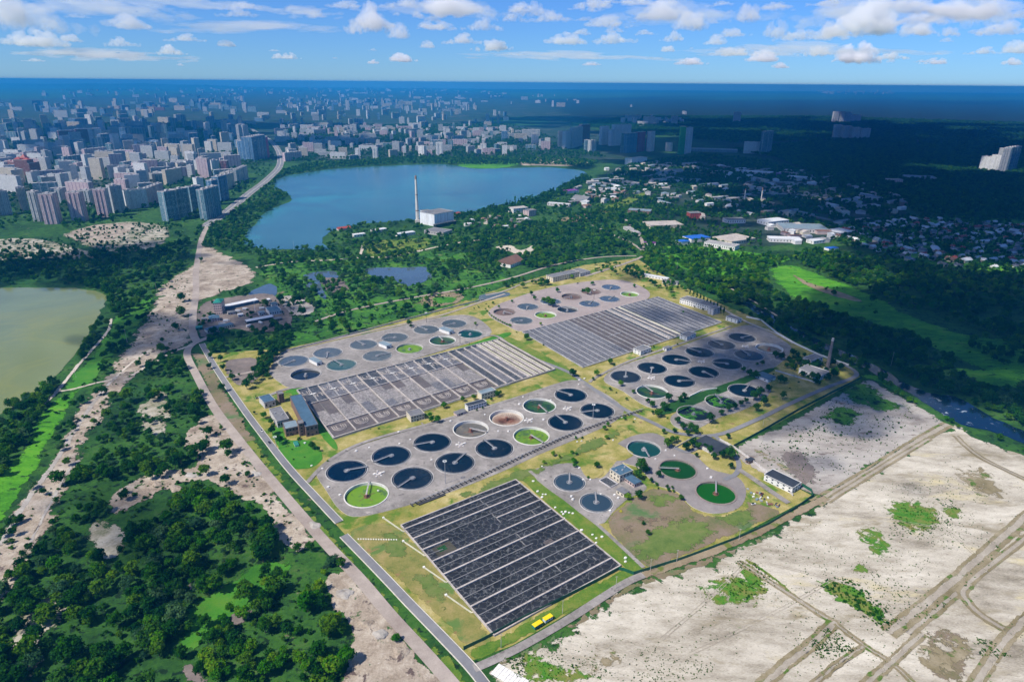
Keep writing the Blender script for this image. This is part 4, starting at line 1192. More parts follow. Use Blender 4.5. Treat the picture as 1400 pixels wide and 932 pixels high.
for v, u0, u1 in ((0.105, 0, 0.97), (0.212, 0, 0.98), (0.325, 0.66, 0.95), (0.325, 0, 0.12), (0.448, 0.0, 1), (0.575, 0, 0.66), (0.715, 0, 1), (0.855, 0, 0.86)):
    b1.wall('divider', u0 + 0.003, v, u1 - 0.003, v + 0.004, 0.7, 0.55, 'thin_wall')
for u, v0, v1 in ((0.62, 0.05, 0.105), (0.63, 0.105, 0.155), (0.60, 0.212, 0.27), (0.60, 0.27, 0.325), (0.86, 0.325, 0.385), (0.62, 0.448, 0.508), (0.60, 0.508, 0.575), (0.62, 0.715, 0.785), (0.64, 0.785, 0.855), (0.9, 0.855, 0.9), (0.9, 0.105, 0.155)):
    b1.wall('cross_tie', u, v0 + 0.008, u, v1 - 0.006, 0.6, 0.5, 'thin_wall')
b1.water(0.06, 0.285, 0.20, 0.375, 'sludge_olive', 0.02)
b1.water(0.09, 0.30, 0.15, 0.34, 'water_green', 0.04)
b1.water(0.72, 0.60, 0.79, 0.635, 'sludge_violet', 0.02)

# the sectioned basin
b2 = Basin('sectioned basin of foaming grey bays with curved baffles and pale channels at one end', [(406.3, 534.7), (683.8, 464.2), (759, 506), (456.7, 600.2)], 1.0, 2.6)
b2.rim('walkway', 1.3)
us = [0.0, 0.085, 0.17, 0.255, 0.345, 0.435, 0.525, 0.61, 0.70]
VA, VB = 0.33, 0.78
for k in range(8):
    u0, u1 = us[k] + 0.003, us[k + 1] - 0.003
    um = (u0 + u1) / 2
    b2.water(u0, 0.01, u1, VA - 0.006, 'sludge_dark' if k % 3 == 0 else 'sludge_grey')
    for (a, b) in ((u0, um), (um, u1)):
        q = random.random()
        vm = VA + 0.10 + 0.2 * random.random()
        if q < 0.35:
            b2.water(a, VA + 0.006, b, vm, 'sludge_violet')
            b2.water(a, vm, b, VB - 0.006, 'sludge_foam')
        elif q < 0.6:
            b2.water(a, VA + 0.006, b, vm + 0.1, 'sludge_foam')
            b2.water(a, vm + 0.1, b, VB - 0.006, 'sludge_grey')
        else:
            b2.water(a, VA + 0.006, b, VB - 0.006, 'sludge_foam')
    b2.water(u0, VB + 0.006, u1, 0.99, 'sludge_violet')
    if k: b2.wall('walkway', us[k], 0.012, us[k], 0.988, 1.25 if k % 2 == 0 else 0.95, 1.35, 'walkway')
    b2.wall('divider', um, 0.012, um, VA - 0.008, 0.8, 1.1, 'walkway_grey')
    b2.wall('divider', um, VA + 0.01, um, VB - 0.01, 0.45, 0.5, 'thin_wall')
    # curved baffles at both ends of each bay
    for (cu, cv, d, rr) in ((um - 0.022, 0.10, 1, (2.6, 5.0)), (um + 0.022, 0.19, -1, (2.6, 5.0)), (um, 0.86, 1, (2.6, 5.0, 7.2))):
        o = b2.at(cu, cv, b2.wl)
        ax = (b2.at(cu, cv + 0.01, b2.wl) - o).normalized()
        ay = Vector((-ax.y, ax.x, 0))
        mb = MB()
        for r0 in rr:
            pts = [o + (ax * math.cos(t) * d + ay * math.sin(t)) * r0 for t in np.linspace(-1.57, 1.57, 11)]
            pts = [pts[0] - ax * d * 5] + pts + [pts[-1] - ax * d * 5]
            for p, q in zip(pts[:-1], pts[1:]):
                mb.beam(p - Vector((0, 0, .3)), q - Vector((0, 0, .3)), 0.6, 0.85)
        mb.build('flow_baffle', M['walkway'], b2.root)
    # pale triangular gate platform
    o, du, dv = b2.at(um, 0.155, 2.1), b2.at(um + 0.02, 0.155, 2.1) - b2.at(um, 0.155, 2.1), b2.at(um, 0.18, 2.1) - b2.at(um, 0.155, 2.1)
    mb = MB()
    mb.face([o - du * 0.9, o + dv * 0.8, o + du * 0.9, o - dv * 0.25])
    mb.build('gate_platform', M['white_wall'], b2.root)
b2.wall('cross_walkway', 0.003, VA, 0.70, VA, 1.2, 1.25, 'walkway')
b2.wall('cross_walkway', 0.003, VB, 0.70, VB, 1.2, 1.25, 'walkway')
for k, (u0, u1, mat) in enumerate(((0.703, 0.745, 'sludge_dark'), (0.745, 0.79, 'sludge_dark'), (0.79, 0.828, 'sludge_dark'), (0.828, 0.862, 'sludge_dark'), (0.862, 0.895, 'sludge_olive'), (0.895, 0.928, 'sludge_violet'), (0.928, 0.962, 'sludge_olive'), (0.962, 0.995, 'sludge_olive'))):
    b2.water(u0, 0.01, u1, 0.99, mat)
    if k == 2: b2.water(u0 + .004, 0.05, u1 - .004, 0.45, 'sludge_grey', 0.02)
    if k in (1, 3): b2.water(u0 + .004, 0.05, u1 - .004, 0.95, 'sludge_grey', 0.02)
    b2.wall('walkway', u0, 0.012, u0, 0.988, 3.0 if k > 3 else 1.6, 1.35, 'walkway')
    if k > 3: b2.wall('divider', u0 + 0.014, 0.012, u0 + 0.014, 0.988, 1.1, 1.2, 'walkway_yellow')
# pipe along the front edge of the sectioned basin
mb = MB()
mb.tube(b2.at(0.35, 1.02, 2.2), b2.at(0.75, 1.018, 2.2), 0.5, n=8)
mb.build('air_main', M['pale_steel'], b2.root)

# the grooved basin
b3 = Basin('grooved basin of grey water, many thin parallel walls and a pale band of channels', [(714.3, 454.5), (899.3, 406.2), (986.5, 441), (797, 502.7)], 0.8, 1.6)
b3.rim('walkway_grey', 1.0)
b3.water(0.002, 0.002, 0.30, 0.998, 'sludge_grey')
b3.water(0.30, 0.002, 0.56, 0.998, 'sludge_violet')
b3.water(0.56, 0.002, 0.70, 0.998, 'sludge_dark')
b3.water(0.70, 0.002, 0.998, 0.998, 'sludge_grey')
for k in range(1, 27):
    u = k / 27
    band = 0.56 < u < 0.70
    b3.wall('walkway' if k % 2 == 0 else 'divider', u, 0.006, u, 0.994, (1.6 if band else 0.95) if k % 2 == 0 else 0.55, 0.8 if k % 2 == 0 else 0.6, 'walkway_grey' if not band else 'walkway')
for u, mat, w in ((0.585, 'walkway', 2.2), (0.605, 'walkway_grey', 1.6), (0.637, 'walkway', 2.4), (0.675, 'walkway_yellow', 3.2)):
    b3.wall('channel_wall', u, 0.006, u, 0.994, w, 0.95, mat)
for (u, v, n) in ((0.44, 0.12, 1), (0.33, 0.60, 1), (0.52, 0.35, 1), (0.78, 0.3, 1)):
    b3.wall('cross_tie', u, v, u + 0.10, v - 0.01, 1.0, 0.7, 'walkway_grey')
mb = MB()
mb.tube(b3.at(0.02, 1.012, 1.9), b3.at(0.99, 1.012, 1.9), 0.45, n=8)
mb.build('air_main', M['pale_steel'], b3.root)

# low outlet channels beside the black basin
for k, (a, b) in enumerate((((524.3, 708.2), (551.4, 727.1)), ((551.4, 740.3), (580.6, 760.1)), ((579.7, 775.9), (609.8, 796.6)), ((609.8, 813.8), (644.8, 838)))):
    A, B = G(*a), G(*b)
    t = empty('outlet_channel', (A.x, A.y, 0))
    tag(t, ['first', 'second', 'third', 'last'][k] + ' pale low outlet channel along the mown lawn, counted from the pipe rack', 'channel', 'outlet channels of the black basin')
    d = (B - A)
    mb = MB()
    mb.beam((0, 0, -0.1), (d.x, d.y, -0.1), 0.8, 1.1)
    mb.build('channel_wall', M['walkway_yellow'], t)
    n = Vector((d.y, -d.x, 0)).normalized()
    mb = MB()
    mb.beam((d.x, d.y, -0.1), (d.x + 5 * d.normalized().y * -1 + 2, d.y + 3, -0.1), 0.8, 1.05)
    mb.build('channel_end', M['cream_wall'], t)
    mb = MB()
    mb.box((0, 0, -0.1), (1.6, 1.6, 1.4), 0.6)
    mb.build('outlet_pit', M['white_wall'], t)

# pipe rack of concrete trestles
PIPE = [(563, 691), (600, 676), (660, 650), (720, 622), (770, 599), (820, 580), (850, 570), (880, 561)]
pts = GP(PIPE)
o0 = pts[0]
t = empty('pipe_rack', (o0.x, o0.y, 0))
tag(t, 'long ladder-like pipe rack on dark trestles between the blue tanks and dry lawn', 'pipe rack')
dense = []
for a, b in zip(pts[:-1], pts[1:]):
    k = max(1, int((b - a).length / 12))
    dense += [a.lerp(b, q / k) for q in range(k)]
dense.append(pts[-1])
L_, R_ = offset_line(dense, 1.2), offset_line(dense, -1.2)
for side in (L_, R_):
    mb = MB()
    for a, b in zip(side[:-1], side[1:]):
        mb.tube((a.x - o0.x, a.y - o0.y, 2.0), (b.x - o0.x, b.y - o0.y, 2.0), 0.38, n=8)
    mb.build('pipe', M['pale_steel' if side is L_ else 'dark_steel'], t)
allr = []
for a, b in zip(pts[:-1], pts[1:]):
    k = max(1, int((b - a).length / 4.6))
    allr += [(a.lerp(b, q / k), (b - a).normalized()) for q in range(k)]
tr = MB()
tr.box((0, 0, 0), (0.55, 4.6, 1.4))
trm = tr.mesh('trestle', [M['dark_steel']])
for p, d in allr[:98]:
    o = bpy.data.objects.new('trestle', trm)
    link(o, t)
    o.location = (p.x - o0.x, p.y - o0.y, 0)
    o.rotation_euler.z = math.atan2(d.y, d.x)
A, B = G(572, 690), G(608, 676)
mb = MB()
mb.beam((A.x - A.x, 0, 0.2), (B.x - A.x, B.y - A.y, 0.2), 3.0, 0.8)
o = mb.build('cable_duct', [M['dark_steel']])
o.location = (A.x, A.y, 0)
tag(o, 'dark covered duct lying on the dry grass beside the pipe rack end', 'duct')

# ------------------------------------------------------------------ buildings
def bldg(name, label, cat, p0, p1, p3, h, wall, roofm, roof='flat', win=(0, 0), door=False, group=None, over=0.35, extras=0, winm='glass', rect=True, roof_h=None):
    """p0-p1: the base edge facing the camera (pixels); p3: pixel of the corner behind p0, or a depth in metres"""
    a, b = G(*p0), G(*p1)
    w = (b - a).length
    d = (b - a).normalized()
    n = Vector((-d.y, d.x, 0))
    if n.dot(a) < 0: n = -n
    dep = p3 if isinstance(p3, (int, float)) else abs((G(*p3) - a).dot(n))
    dep = max(dep, 2.5)
    c = a + d * (w / 2) + n * (dep / 2)
    ang = math.atan2(d.y, d.x)
    t = empty(name, (c.x, c.y, 0), ang)
    tag(t, label, cat, group)
    sy = 1 if (Vector((-math.sin(ang), math.cos(ang), 0)).dot(n) > 0) else -1
    mb = MB()
    mb.box((0, 0, -0.3), (w, dep, h + 0.3))
    mb.build('wall', M[wall], t)
    mb = MB()
    W, D = w / 2 + over, dep / 2 + over
    if roof == 'flat':
        mb.box((0, 0, h + 0.01), (w + 2 * over, dep + 2 * over, 0.45))
        r_o = mb.build('roof', M[roofm], t)
        if h > 5 and extras >= 0:
            mb = MB()
            e = 0.3
            for (x, y, sx, sy_) in ((0, D - e / 2, 2 * W, e), (0, -D + e / 2, 2 * W, e), (W - e / 2, 0, e, 2 * D - 2 * e - .02), (-W + e / 2, 0, e, 2 * D - 2 * e - .02)):
                mb.box((x, y, h + 0.47), (sx, sy_, 0.45))
            mb.build('parapet', M[wall] if wall in ('white_wall', 'pink_wall', 'brick', 'cream_wall', 'pale_wall') else M['pale_wall'], t)
        for q in range(max(extras, 0)):
            mb = MB()
            mb.box((-w / 2 + w * (q + 0.5) / extras, 0.1 * dep * (-1) ** q, h + 0.47), (1.4, 1.4, 0.9))
            mb.build('roof_vent', M['pale_steel'], t)
    elif roof == 'gable':
        rh = roof_h or dep * 0.28
        z = h + 0.01
        if w < dep:
            P = [(-W, -D), (W, -D), (W, D), (-W, D)]
            rdg = [(0, -D, z + (roof_h or w * 0.28)), (0, D, z + (roof_h or w * 0.28))]
            mb.face([(-W, -D, z), (W, -D, z), rdg[0]]); mb.face([(W, D, z), (-W, D, z), rdg[1]])
            mb.face([(W, -D, z), (W, D, z), rdg[1], rdg[0]]); mb.face([(-W, D, z), (-W, -D, z), rdg[0], rdg[1]])
        else:
            rdg = [(-W, 0, z + rh), (W, 0, z + rh)]
            mb.face([(-W, -D, z), (W, -D, z), rdg[1], rdg[0]]); mb.face([(W, D, z), (-W, D, z), rdg[0], rdg[1]])
            mb.face([(W, -D, z), (W, D, z), rdg[1]]); mb.face([(-W, D, z), (-W, -D, z), rdg[0]])
        mb.face([(-W, -D, z), (-W, D, z), (W, D, z), (W, -D, z)])
        mb.build('roof', M[roofm], t)
    elif roof == 'hip':
        z, rh = h + 0.01, roof_h or min(w, dep) * 0.3
        for k in range(4):
            q = [(-W, -D), (W, -D), (W, D), (-W, D)]
            mb.face([(*q[k], z), (*q[(k + 1) % 4], z), (0, 0, z + rh)])
        mb.face([(-W, -D, z), (-W, D, z), (W, D, z), (W, -D, z)])
        mb.build('roof', M[roofm], t)
    nw, nf = win
    fy = -sy
    if nw:
        fh = h / nf
        for f in range(nf):
            for k in range(nw):
                x = -w / 2 + w * (k + 0.5) / nw
                if door and f == 0 and k == nw // 2: continue
                mb = MB()
                mb.box((x, fy * (dep / 2 + 0.02), fh * f + fh * 0.35), (min(1.8, w / nw * 0.55), 0.16, fh * 0.42))
                mb.build('window', M[winm], t)
        ns = max(1, int(nw * dep / w))
        sx = -1 if c.x > 0 else 1
        for f in range(nf):
            for k in range(min(ns, 10)):
                y = -dep / 2 + dep * (k + 0.5) / min(ns, 10)
                mb = MB()
                mb.box((sx * (w / 2 + 0.02), y, fh * f + fh * 0.35), (0.16, min(1.8, dep / ns * 0.55), fh * 0.42))
                mb.build('window', M[winm], t)
    if door:
        mb = MB()
        mb.box((0, fy * (dep / 2 + 0.03), 0), (2.2, 0.2, 2.6))
        mb.build('door', M['dark_steel'], t)
    return t

B = bldg
# blower house complex at the access road end of the sectioned basin
B('blower_hall', 'long blower hall with blue roof and brown gable beside the sectioned basin', 'industrial hall', (419.2, 597.2), (436, 593.4), (390, 556), 11.5, 'brick', 'blue_roof', win=(3, 2), door=True, extras=0)
B('plant_building', 'pale roofed brown block in front of the blower hall', 'industrial building', (391.5, 597), (409, 593.2), (384.4, 589), 9, 'brick', 'pale_blue_roof', win=(4, 2), door=True)
B('plant_building', 'grey roofed middle block behind the pale roofed brown block', 'industrial building', (380, 585.5), (396, 581.5), (370, 568), 8, 'pale_wall', 'grey_roof', win=(4, 1), extras=2)
B('plant_building', 'small square blue roofed building at the rear of the blower hall', 'industrial building', (362.5, 558.6), (377.3, 554.5), (356, 550), 7, 'pale_wall', 'blue_roof', win=(3, 1), door=True)
B('filter_tower', 'brown louvred filter tower standing at the far end of the blower hall', 'tower', (382.5, 551.5), (389.5, 549.8), (380, 547.5), 11, 'brick', 'grey_roof', win=(2, 4))
B('stair_tower', 'tall narrow brown stair tower between blower hall and pale roofed block', 'tower', (410, 596.5), (417, 595), (407, 592), 14.5, 'brick', 'grey_roof', win=(1, 4))
# pump buildings by the small steel blue tanks
B('pump_house', 'two storey cream pump house with blue roof by the small steel blue tanks', 'pump house', (846.8, 660.5), (864.5, 653.2), (834, 651), 8, 'cream_wall', 'blue_roof', win=(4, 2), door=True, extras=3)
B('annexe', 'low blue roofed annexe beside the two storey pump house', 'building', (867, 667), (876.5, 663), (852.3, 655.3), 4.2, 'pink_wall', 'blue_roof', win=(3, 1))
B('store_shed', 'grey roofed cream store shed in front of the pump house', 'shed', (852.7, 680.5), (860, 676.6), (844.2, 673.4), 4, 'cream_wall', 'grey_roof', win=(2, 1), door=True)
pc = G(832, 660)
t = empty('open_sump', (pc.x, pc.y, 0.2), math.atan2(*(lambda a, b: (b.y - a.y, b.x - a.x))(G(834.5, 667), G(843, 663))))
tag(t, 'dark open sump in concrete walls before the two storey pump house', 'sump')
mb = MB()
for (x, y, sx, sy_) in ((0, 7.2, 10, .5), (0, -7.2, 10, .5), (5, 0, .5, 13.8), (-5, 0, .5, 13.8)): mb.box((x, y, 0), (sx, sy_, 1.3))
mb.build('wall', M['pale_wall'], t)
mb = MB(); mb.box((0, 0, 0.15), (9.4, 13.8, 0.3)); mb.build('water', M['sludge_dark'], t)
# sheds and houses along the sand field
B('workshop', 'long dark roofed workshop at the fence corner of the sand field', 'workshop', (978.7, 624), (995.7, 615.5), (950.6, 607), 4.5, 'pale_wall', 'dark_roof', win=(2, 1), door=True, extras=0)
B('garage_block', 'white garage block with dark roof beside the sand field fence', 'garage', (1082.3, 675), (1093.7, 667.5), (1045.7, 655), 6, 'white_wall', 'dark_roof', win=(3, 2), door=True)
B('garden_shed', 'tiny brown shed by the white wall of the sand field', 'shed', (1024, 634.5), (1031, 631), (1021, 631), 3, 'brick', 'dark_roof', win=(1, 1))
B('boiler_house', 'low white boiler house wing under the old brick chimney', 'boiler house', (1121, 520), (1132.5, 514), (1098.5, 506.5), 6, 'white_wall', 'grey_roof', win=(3, 1))
B('boiler_house', 'taller boiler house block behind the low wing near the brick chimney', 'boiler house', (1107.5, 502), (1124, 496), (1098.5, 497), 9, 'white_wall', 'grey_roof', win=(4, 2))
B('site_house', 'small white house with blue roof among trees behind the shaded tanks', 'house', (1050, 523), (1060, 519), (1037, 514), 4, 'white_wall', 'blue_roof', win=(2, 1), door=True)
B('gatehouse', 'white gatehouse at the far corner of the grooved basin', 'gatehouse', (1007.6, 442.5), (1013.5, 440.3), (994.6, 436.8), 6, 'white_wall', 'grey_roof', win=(2, 2), door=True)
CH = 'control houses along the basins'
B('control_house', 'white control house at the near corner edge of the grooved basin', 'control house', (875.7, 486), (889.8, 481), (871, 480.2), 6, 'white_wall', 'grey_roof', win=(4, 2), door=True, group=CH)
B('control_house', 'white control house farther along the grooved basin edge by a green lawn', 'control house', (938.8, 466), (951, 460.8), (936, 460), 6, 'white_wall', 'grey_roof', win=(4, 2), door=True, group=CH)
B('control_hut', 'small pale hut between the two control houses of the grooved basin', 'hut', (911, 480.4), (918.6, 478), (908.8, 477.4), 4, 'white_wall', 'grey_roof', win=(2, 1), group=CH)
B('control_house', 'cream control house beside two round bushes below the foaming bays', 'control house', (562, 577.5), (580.5, 573), (555.7, 570.5), 7, 'cream_wall', 'grey_roof', win=(5, 2), door=True, group=CH)
B('control_house', 'long white house with dark roof beside the drained grey tank', 'control house', (640, 562.5), (665, 555.7), (637, 558.5), 6, 'white_wall', 'dark_roof', win=(7, 2), door=True, group=CH)
B('control_house', 'two storey cream house with blue roof against the sectioned basin', 'control house', (658.6, 547.5), (678, 541.6), (655, 543), 8, 'cream_wall', 'pale_blue_roof', win=(5, 2), door=True, group=CH)
B('control_hut', 'low pink shed beside the long white house of the drained tank', 'shed', (625, 569.6), (638, 565.2), (622, 565.7), 3, 'pink_wall', 'grey_roof', win=(2, 1), door=True, group=CH)
PH = 'pump houses between the grey tanks'
for (p0, p1, p3, w) in (((433.6, 500.5), (440.5, 498.3), (427.5, 493.4), 'nearest the access road'), ((528.6, 477.4), (535.5, 475), (521.2, 471.8), 'in the middle of the grey tank rows'), ((614.3, 457.8), (620.5, 455.6), (605.5, 451.2), 'near the deep blue tank with white hub')):
    B('pump_house', 'small white pump house with pale roof ' + w, 'pump house', p0, p1, p3, 5, 'white_wall', 'pale_blue_roof', win=(2, 1), door=True, group=PH)
B('office_block', 'grey roofed office block with a white gable behind the far tank cluster', 'office block', (756, 386), (792, 378), (750, 382), 9, 'cream_wall', 'grey_roof', win=(12, 3), door=True)
B('annexe', 'low grey annexe attached to the office block behind the far tanks', 'building', (793, 378.5), (807, 375), (790, 371), 6, 'pale_wall', 'grey_roof', win=(4, 2))
B('villa', 'white two storey house with brown roof beside the sand pit', 'house', (697.9, 366.6), (716, 360), (685.5, 360), 7, 'white_wall', 'brown_roof', roof='gable', win=(7, 2), door=True)
B('barracks', 'long white barracks with many windows beside poplars at the grooved basin', 'building', (929, 414.5), (971.5, 426), (938, 410.5), 8, 'white_wall', 'grey_roof', win=(14, 2), door=True)
B('stair_tower', 'grey square tower at the end of the long white barracks', 'tower', (974.5, 431), (984, 428.5), (973, 427), 10, 'pale_wall', 'grey_roof', win=(2, 3))

# old brick chimney
def chimney(label, base, h, r0, r1, bands, ladder=False):
    c = G(*base)
    t = empty('chimney', (c.x, c.y, 0))
    tag(t, label, 'chimney')
    for name, z0, z1, mat, ex in bands:
        f = lambda z: r0 + (r1 - r0) * z / h + ex
        mb = MB()
        mb.lathe([(f(z0), z0), (f(z1), z1), (f(z1) - 0.5, z1), (f(z1) - 0.6, z1 - 2.0), (0, z1 - 2.0)], 24)
        mb.build(name, M[mat], t)
    mb = MB()
    mb.box((0, 0, 0), (r0 * 2.6, r0 * 2.6, h * 0.06))
    mb.build('plinth', M['pale_wall'], t)
    return t
M['chimney_brick'] = plain_mat('old_chimney_brick', (0.26, 0.20, 0.17), 0.9, 0.2, 2.0)
M['chimney_white'] = plain_mat('chimney_white', (0.62, 0.58, 0.52), 0.8, 0.12, 4.0)
M['chimney_band'] = plain_mat('chimney_dark_band', (0.30, 0.16, 0.11), 0.8, 0.2, 3.0)
chimney('old tapered brown brick chimney with a pale crown beside the boiler house', (1130.6, 505.5), 45, 2.7, 1.2, [('shaft', 0, 41, 'chimney_brick', 0), ('crown', 41, 45, 'pale_wall', 0.25)])
chimney('tall white banded chimney of the incineration plant standing by the lake', (571, 304), 122, 4.6, 2.4, [('shaft', 0, 30, 'chimney_white', 0), ('band', 30, 33, 'chimney_band', 0.12), ('shaft', 33, 72, 'chimney_white', 0), ('band', 72, 74, 'chimney_band', 0.12), ('shaft', 74, 113, 'chimney_white', 0), ('crown', 113, 122, 'chimney_band', 0.1)])
# incineration plant
M['ribbed_white'] = facade_mat('white_ribbed_cladding', (0.74, 0.74, 0.74), (0.55, 0.57, 0.60), 60.0, 5.0, (0.2, 2.0))
B('incinerator_hall', 'big white incinerator hall by the lake with a dark band at its base', 'industrial hall', (594.2, 309.8), (620.5, 304.5), (581.5, 304.5), 31, 'ribbed_white', 'grey_roof', extras=5)
t = B('incinerator_tower', 'tall narrow white block between the incinerator hall and the banded chimney', 'industrial building', (575, 303.8), (581.2, 306.2), 22, 32, 'ribbed_white', 'grey_roof')
B('incinerator_podium', 'low pale podium building in front of the incinerator hall', 'industrial building', (580, 319.4), (606, 322.8), 40, 8, 'pale_wall', 'grey_roof', win=(12, 1))
mbx = G(607, 311); 
B('dark_foot_block', 'dark low block along the foot of the incinerator hall', 'gallery', (596, 312.2), (623.5, 306.6), 9, 9, 'glass', 'dark_roof')  # low dark block that makes the hall's dark lower band
B('warehouse', 'long white warehouse beneath trees in front of the banded chimney', 'warehouse', (544, 324), (568, 320.5), 16, 6, 'white_wall', 'white_roof', win=(8, 1))
B('warehouse', 'small white warehouse on the spit by the lake', 'warehouse', (484, 325), (500, 323), 15, 6, 'white_wall', 'white_roof', win=(4, 1))
B('warehouse', 'small pale warehouse beside the white one on the spit', 'warehouse', (512, 319), (530, 316), 18, 6, 'pale_wall', 'white_roof', win=(4, 1))
B('boat_house', 'low red roofed boat house among trees on the lake spit', 'boat house', (463, 316), (480, 314), 14, 5, 'pink_wall', 'red_roof', roof='gable')
B('boat_house', 'red roofed house behind the incinerator hall on the shore', 'boat house', (622, 296), (630, 294.5), 14, 6, 'pink_wall', 'red_roof', roof='gable')
# industrial yard on the west side
B('grain_tower', 'pink tower house with green hipped roof in the crowded yard', 'tower', (293.5, 430.5), (304.5, 430), (287, 425), 20, 'pink_wall', 'green_roof', roof='hip', win=(4, 5), roof_h=4)
B('open_shed', 'long white roofed shed behind the crowded yard', 'shed', (305, 425), (354, 414.5), 13, 5.5, 'blue_roof', 'white_roof', win=(0, 0))
B('yard_office', 'cream office with long dark roof at the yard entrance', 'office', (284, 456), (320, 447.2), 11, 5, 'cream_wall', 'blue_roof', win=(12, 1), door=True)
B('yard_house', 'pink house with dark hipped roof under the pink tower house', 'house', (286.5, 441), (301, 439), 14, 6, 'pink_wall', 'blue_roof', roof='hip', win=(4, 2))
B('yard_shed', 'small bright green roofed shed at the yard edge', 'shed', (268, 452), (277, 451), 9, 4, 'fence_green', 'green_roof', win=(2, 1))
B('canopy_shed', 'wavy white canopy shed in the middle of the crowded yard', 'shed', (338, 443.5), (374.5, 436.6), 10, 4.5, 'dark_steel', 'white_roof')
B('yard_hall', 'dark roofed hall with a white end beside the rubble heap', 'hall', (369, 431.5), (385, 428.8), 24, 6, 'white_wall', 'blue_roof', win=(5, 1))
B('yard_kiosk', 'small white kiosk behind the dark roofed hall of the yard', 'kiosk', (364, 413.5), (370, 412.5), 8, 4, 'white_wall', 'white_roof', win=(2, 1))
for k, (p0, p1, dp, h, w, r, l) in enumerate((((312, 431), (322, 429.5), 8, 4, 'pale_wall', 'grey_roof', 'small grey workshop below the long white roofed shed'), ((326, 434), (333, 433), 7, 4, 'white_wall', 'white_roof', 'white flat roofed store in the middle of the yard'), ((300, 447), (309, 445.5), 8, 4, 'pale_wall', 'walkway_grey', 'low annexe behind the yard office'),
        ((355, 432), (363, 430.5), 9, 5, 'pale_wall', 'pale_blue_roof', 'bluish shed between canopy shed and white ended hall'), ((376, 440), (386, 438), 8, 4, 'brick', 'grey_roof', 'brown shed at the yard edge near the rubble heap'), ((372, 420), (380, 418.5), 10, 5, 'white_wall', 'blue_roof', 'dark roofed store behind the white ended hall'), ((276, 440), (284, 439), 8, 4, 'pale_wall', 'grey_roof', 'grey hut beside the bright green roofed shed'))):
    B('yard_store', l, 'store', p0, p1, dp, h, w, r, win=(3, 1), door=True)
# middle distance
B('warehouse', 'blue roofed warehouse with a brick front beyond the woods', 'warehouse', (858, 291), (889, 293), 34, 8, 'brick', 'pale_blue_roof', win=(9, 1))
B('warehouse', 'wide cream warehouse with a pale roof in the wood', 'warehouse', (889, 313), (934, 311.5), 55, 8, 'cream_wall', 'walkway', win=(10, 1), extras=4)
B('office_block', 'red and white office block standing in the wood', 'office block', (943, 300), (958, 299.5), 22, 17, 'red_roof', 'grey_roof', win=(5, 4))
B('market_hall', 'larger cobalt blue roofed hall beside the long white works', 'hall', (945, 332), (971, 329.5), 35, 9, 'white_wall', 'cobalt', extras=-1)
B('market_hall', 'small cobalt blue roofed hall at the wood edge', 'hall', (931, 335.5), (943, 334), 20, 8, 'white_wall', 'cobalt', extras=-1)
B('factory_hall', 'long white works with flat roofs beside the cobalt roofed halls', 'factory', (962, 336.5), (1004, 343), 30, 9, 'white_wall', 'walkway_grey', win=(14, 1), extras=5)
B('factory_hall', 'wide pale works hall behind the long white works', 'factory', (1000, 336), (1032, 331), 60, 9, 'cream_wall', 'walkway', win=(10, 1), extras=4)
B('factory_hall', 'white walled hall among trees behind the red office block', 'factory', (994, 306), (1019, 305.5), 30, 10, 'white_wall', 'grey_roof', win=(8, 1))
B('factory_hall', 'big blue grey roofed hall beyond the works yard', 'factory', (1070, 318), (1132, 320), 70, 11, 'pale_wall', 'pale_blue_roof', win=(14, 1), extras=3)
B('factory_hall', 'white roofed hall at the end of the works yard', 'factory', (1050, 309), (1078, 306), 40, 10, 'white_wall', 'white_roof', win=(8, 1))
B('factory_hall', 'white roofed works shed in front of the blue grey roofed hall', 'factory', (1052, 331), (1096, 332.5), 30, 8, 'white_wall', 'white_roof', win=(10, 1))
B('factory_hall', 'narrow white works shed nearest the bright thicket', 'factory', (1112, 334), (1135, 331), 22, 7, 'white_wall', 'white_roof', win=(6, 1))
B('factory_hall', 'dark hall with white roof beside the village', 'factory', (1149, 324), (1168, 321), 45, 9, 'grey_roof', 'white_roof', win=(6, 1))
B('market_hall', 'low bright blue roofed stall row by the village', 'stall', (1133, 343), (1146, 341.5), 14, 5, 'white_wall', 'cobalt', extras=-1)
B('apartment_house', 'brick apartment house with a pale annexe near the lake shore', 'building', (723, 296.5), (733, 294.5), 22, 16, 'pink_wall', 'grey_roof', win=(4, 5))
B('apartment_house', 'white apartment house with a stepped roof near the lake shore', 'building', (702, 292), (722, 290), 30, 13, 'white_wall', 'walkway', win=(6, 3))
B('warehouse', 'long white roofed warehouse by the shoreline trees', 'warehouse', (748, 281), (778, 283.5), 18, 8, 'pale_wall', 'white_roof', win=(8, 1))
B('warehouse', 'purple roofed warehouse near the lake shore', 'warehouse', (776, 265), (792, 263), 30, 8, 'white_wall', 'purple', extras=-1)
B('warehouse', 'grey roofed hall with a brick gable near the lake shore', 'warehouse', (800, 279), (812, 277), 60, 9, 'brick', 'grey_roof', roof='gable')
B('workshop', 'long pale roofed workshop beside the country road', 'workshop', (852, 313), (868, 322), 16, 6, 'pale_wall', 'walkway_grey', win=(6, 1))
B('yard_store', 'low white store with open stalls in the yard behind the barracks', 'store', (878, 378), (912, 384), 10, 4, 'white_wall', 'white_roof', win=(8, 1))
B('yard_store', 'low grey store nearest the poplars behind the barracks', 'store', (905, 387), (926, 390), 10, 5, 'pale_wall', 'grey_roof', win=(5, 1))
B('roadside_shop', 'pale shop with a purple sign band beside the country road', 'shop', (880, 334.5), (896, 335.5), 12, 5, 'white_wall', 'purple', win=(4, 1))

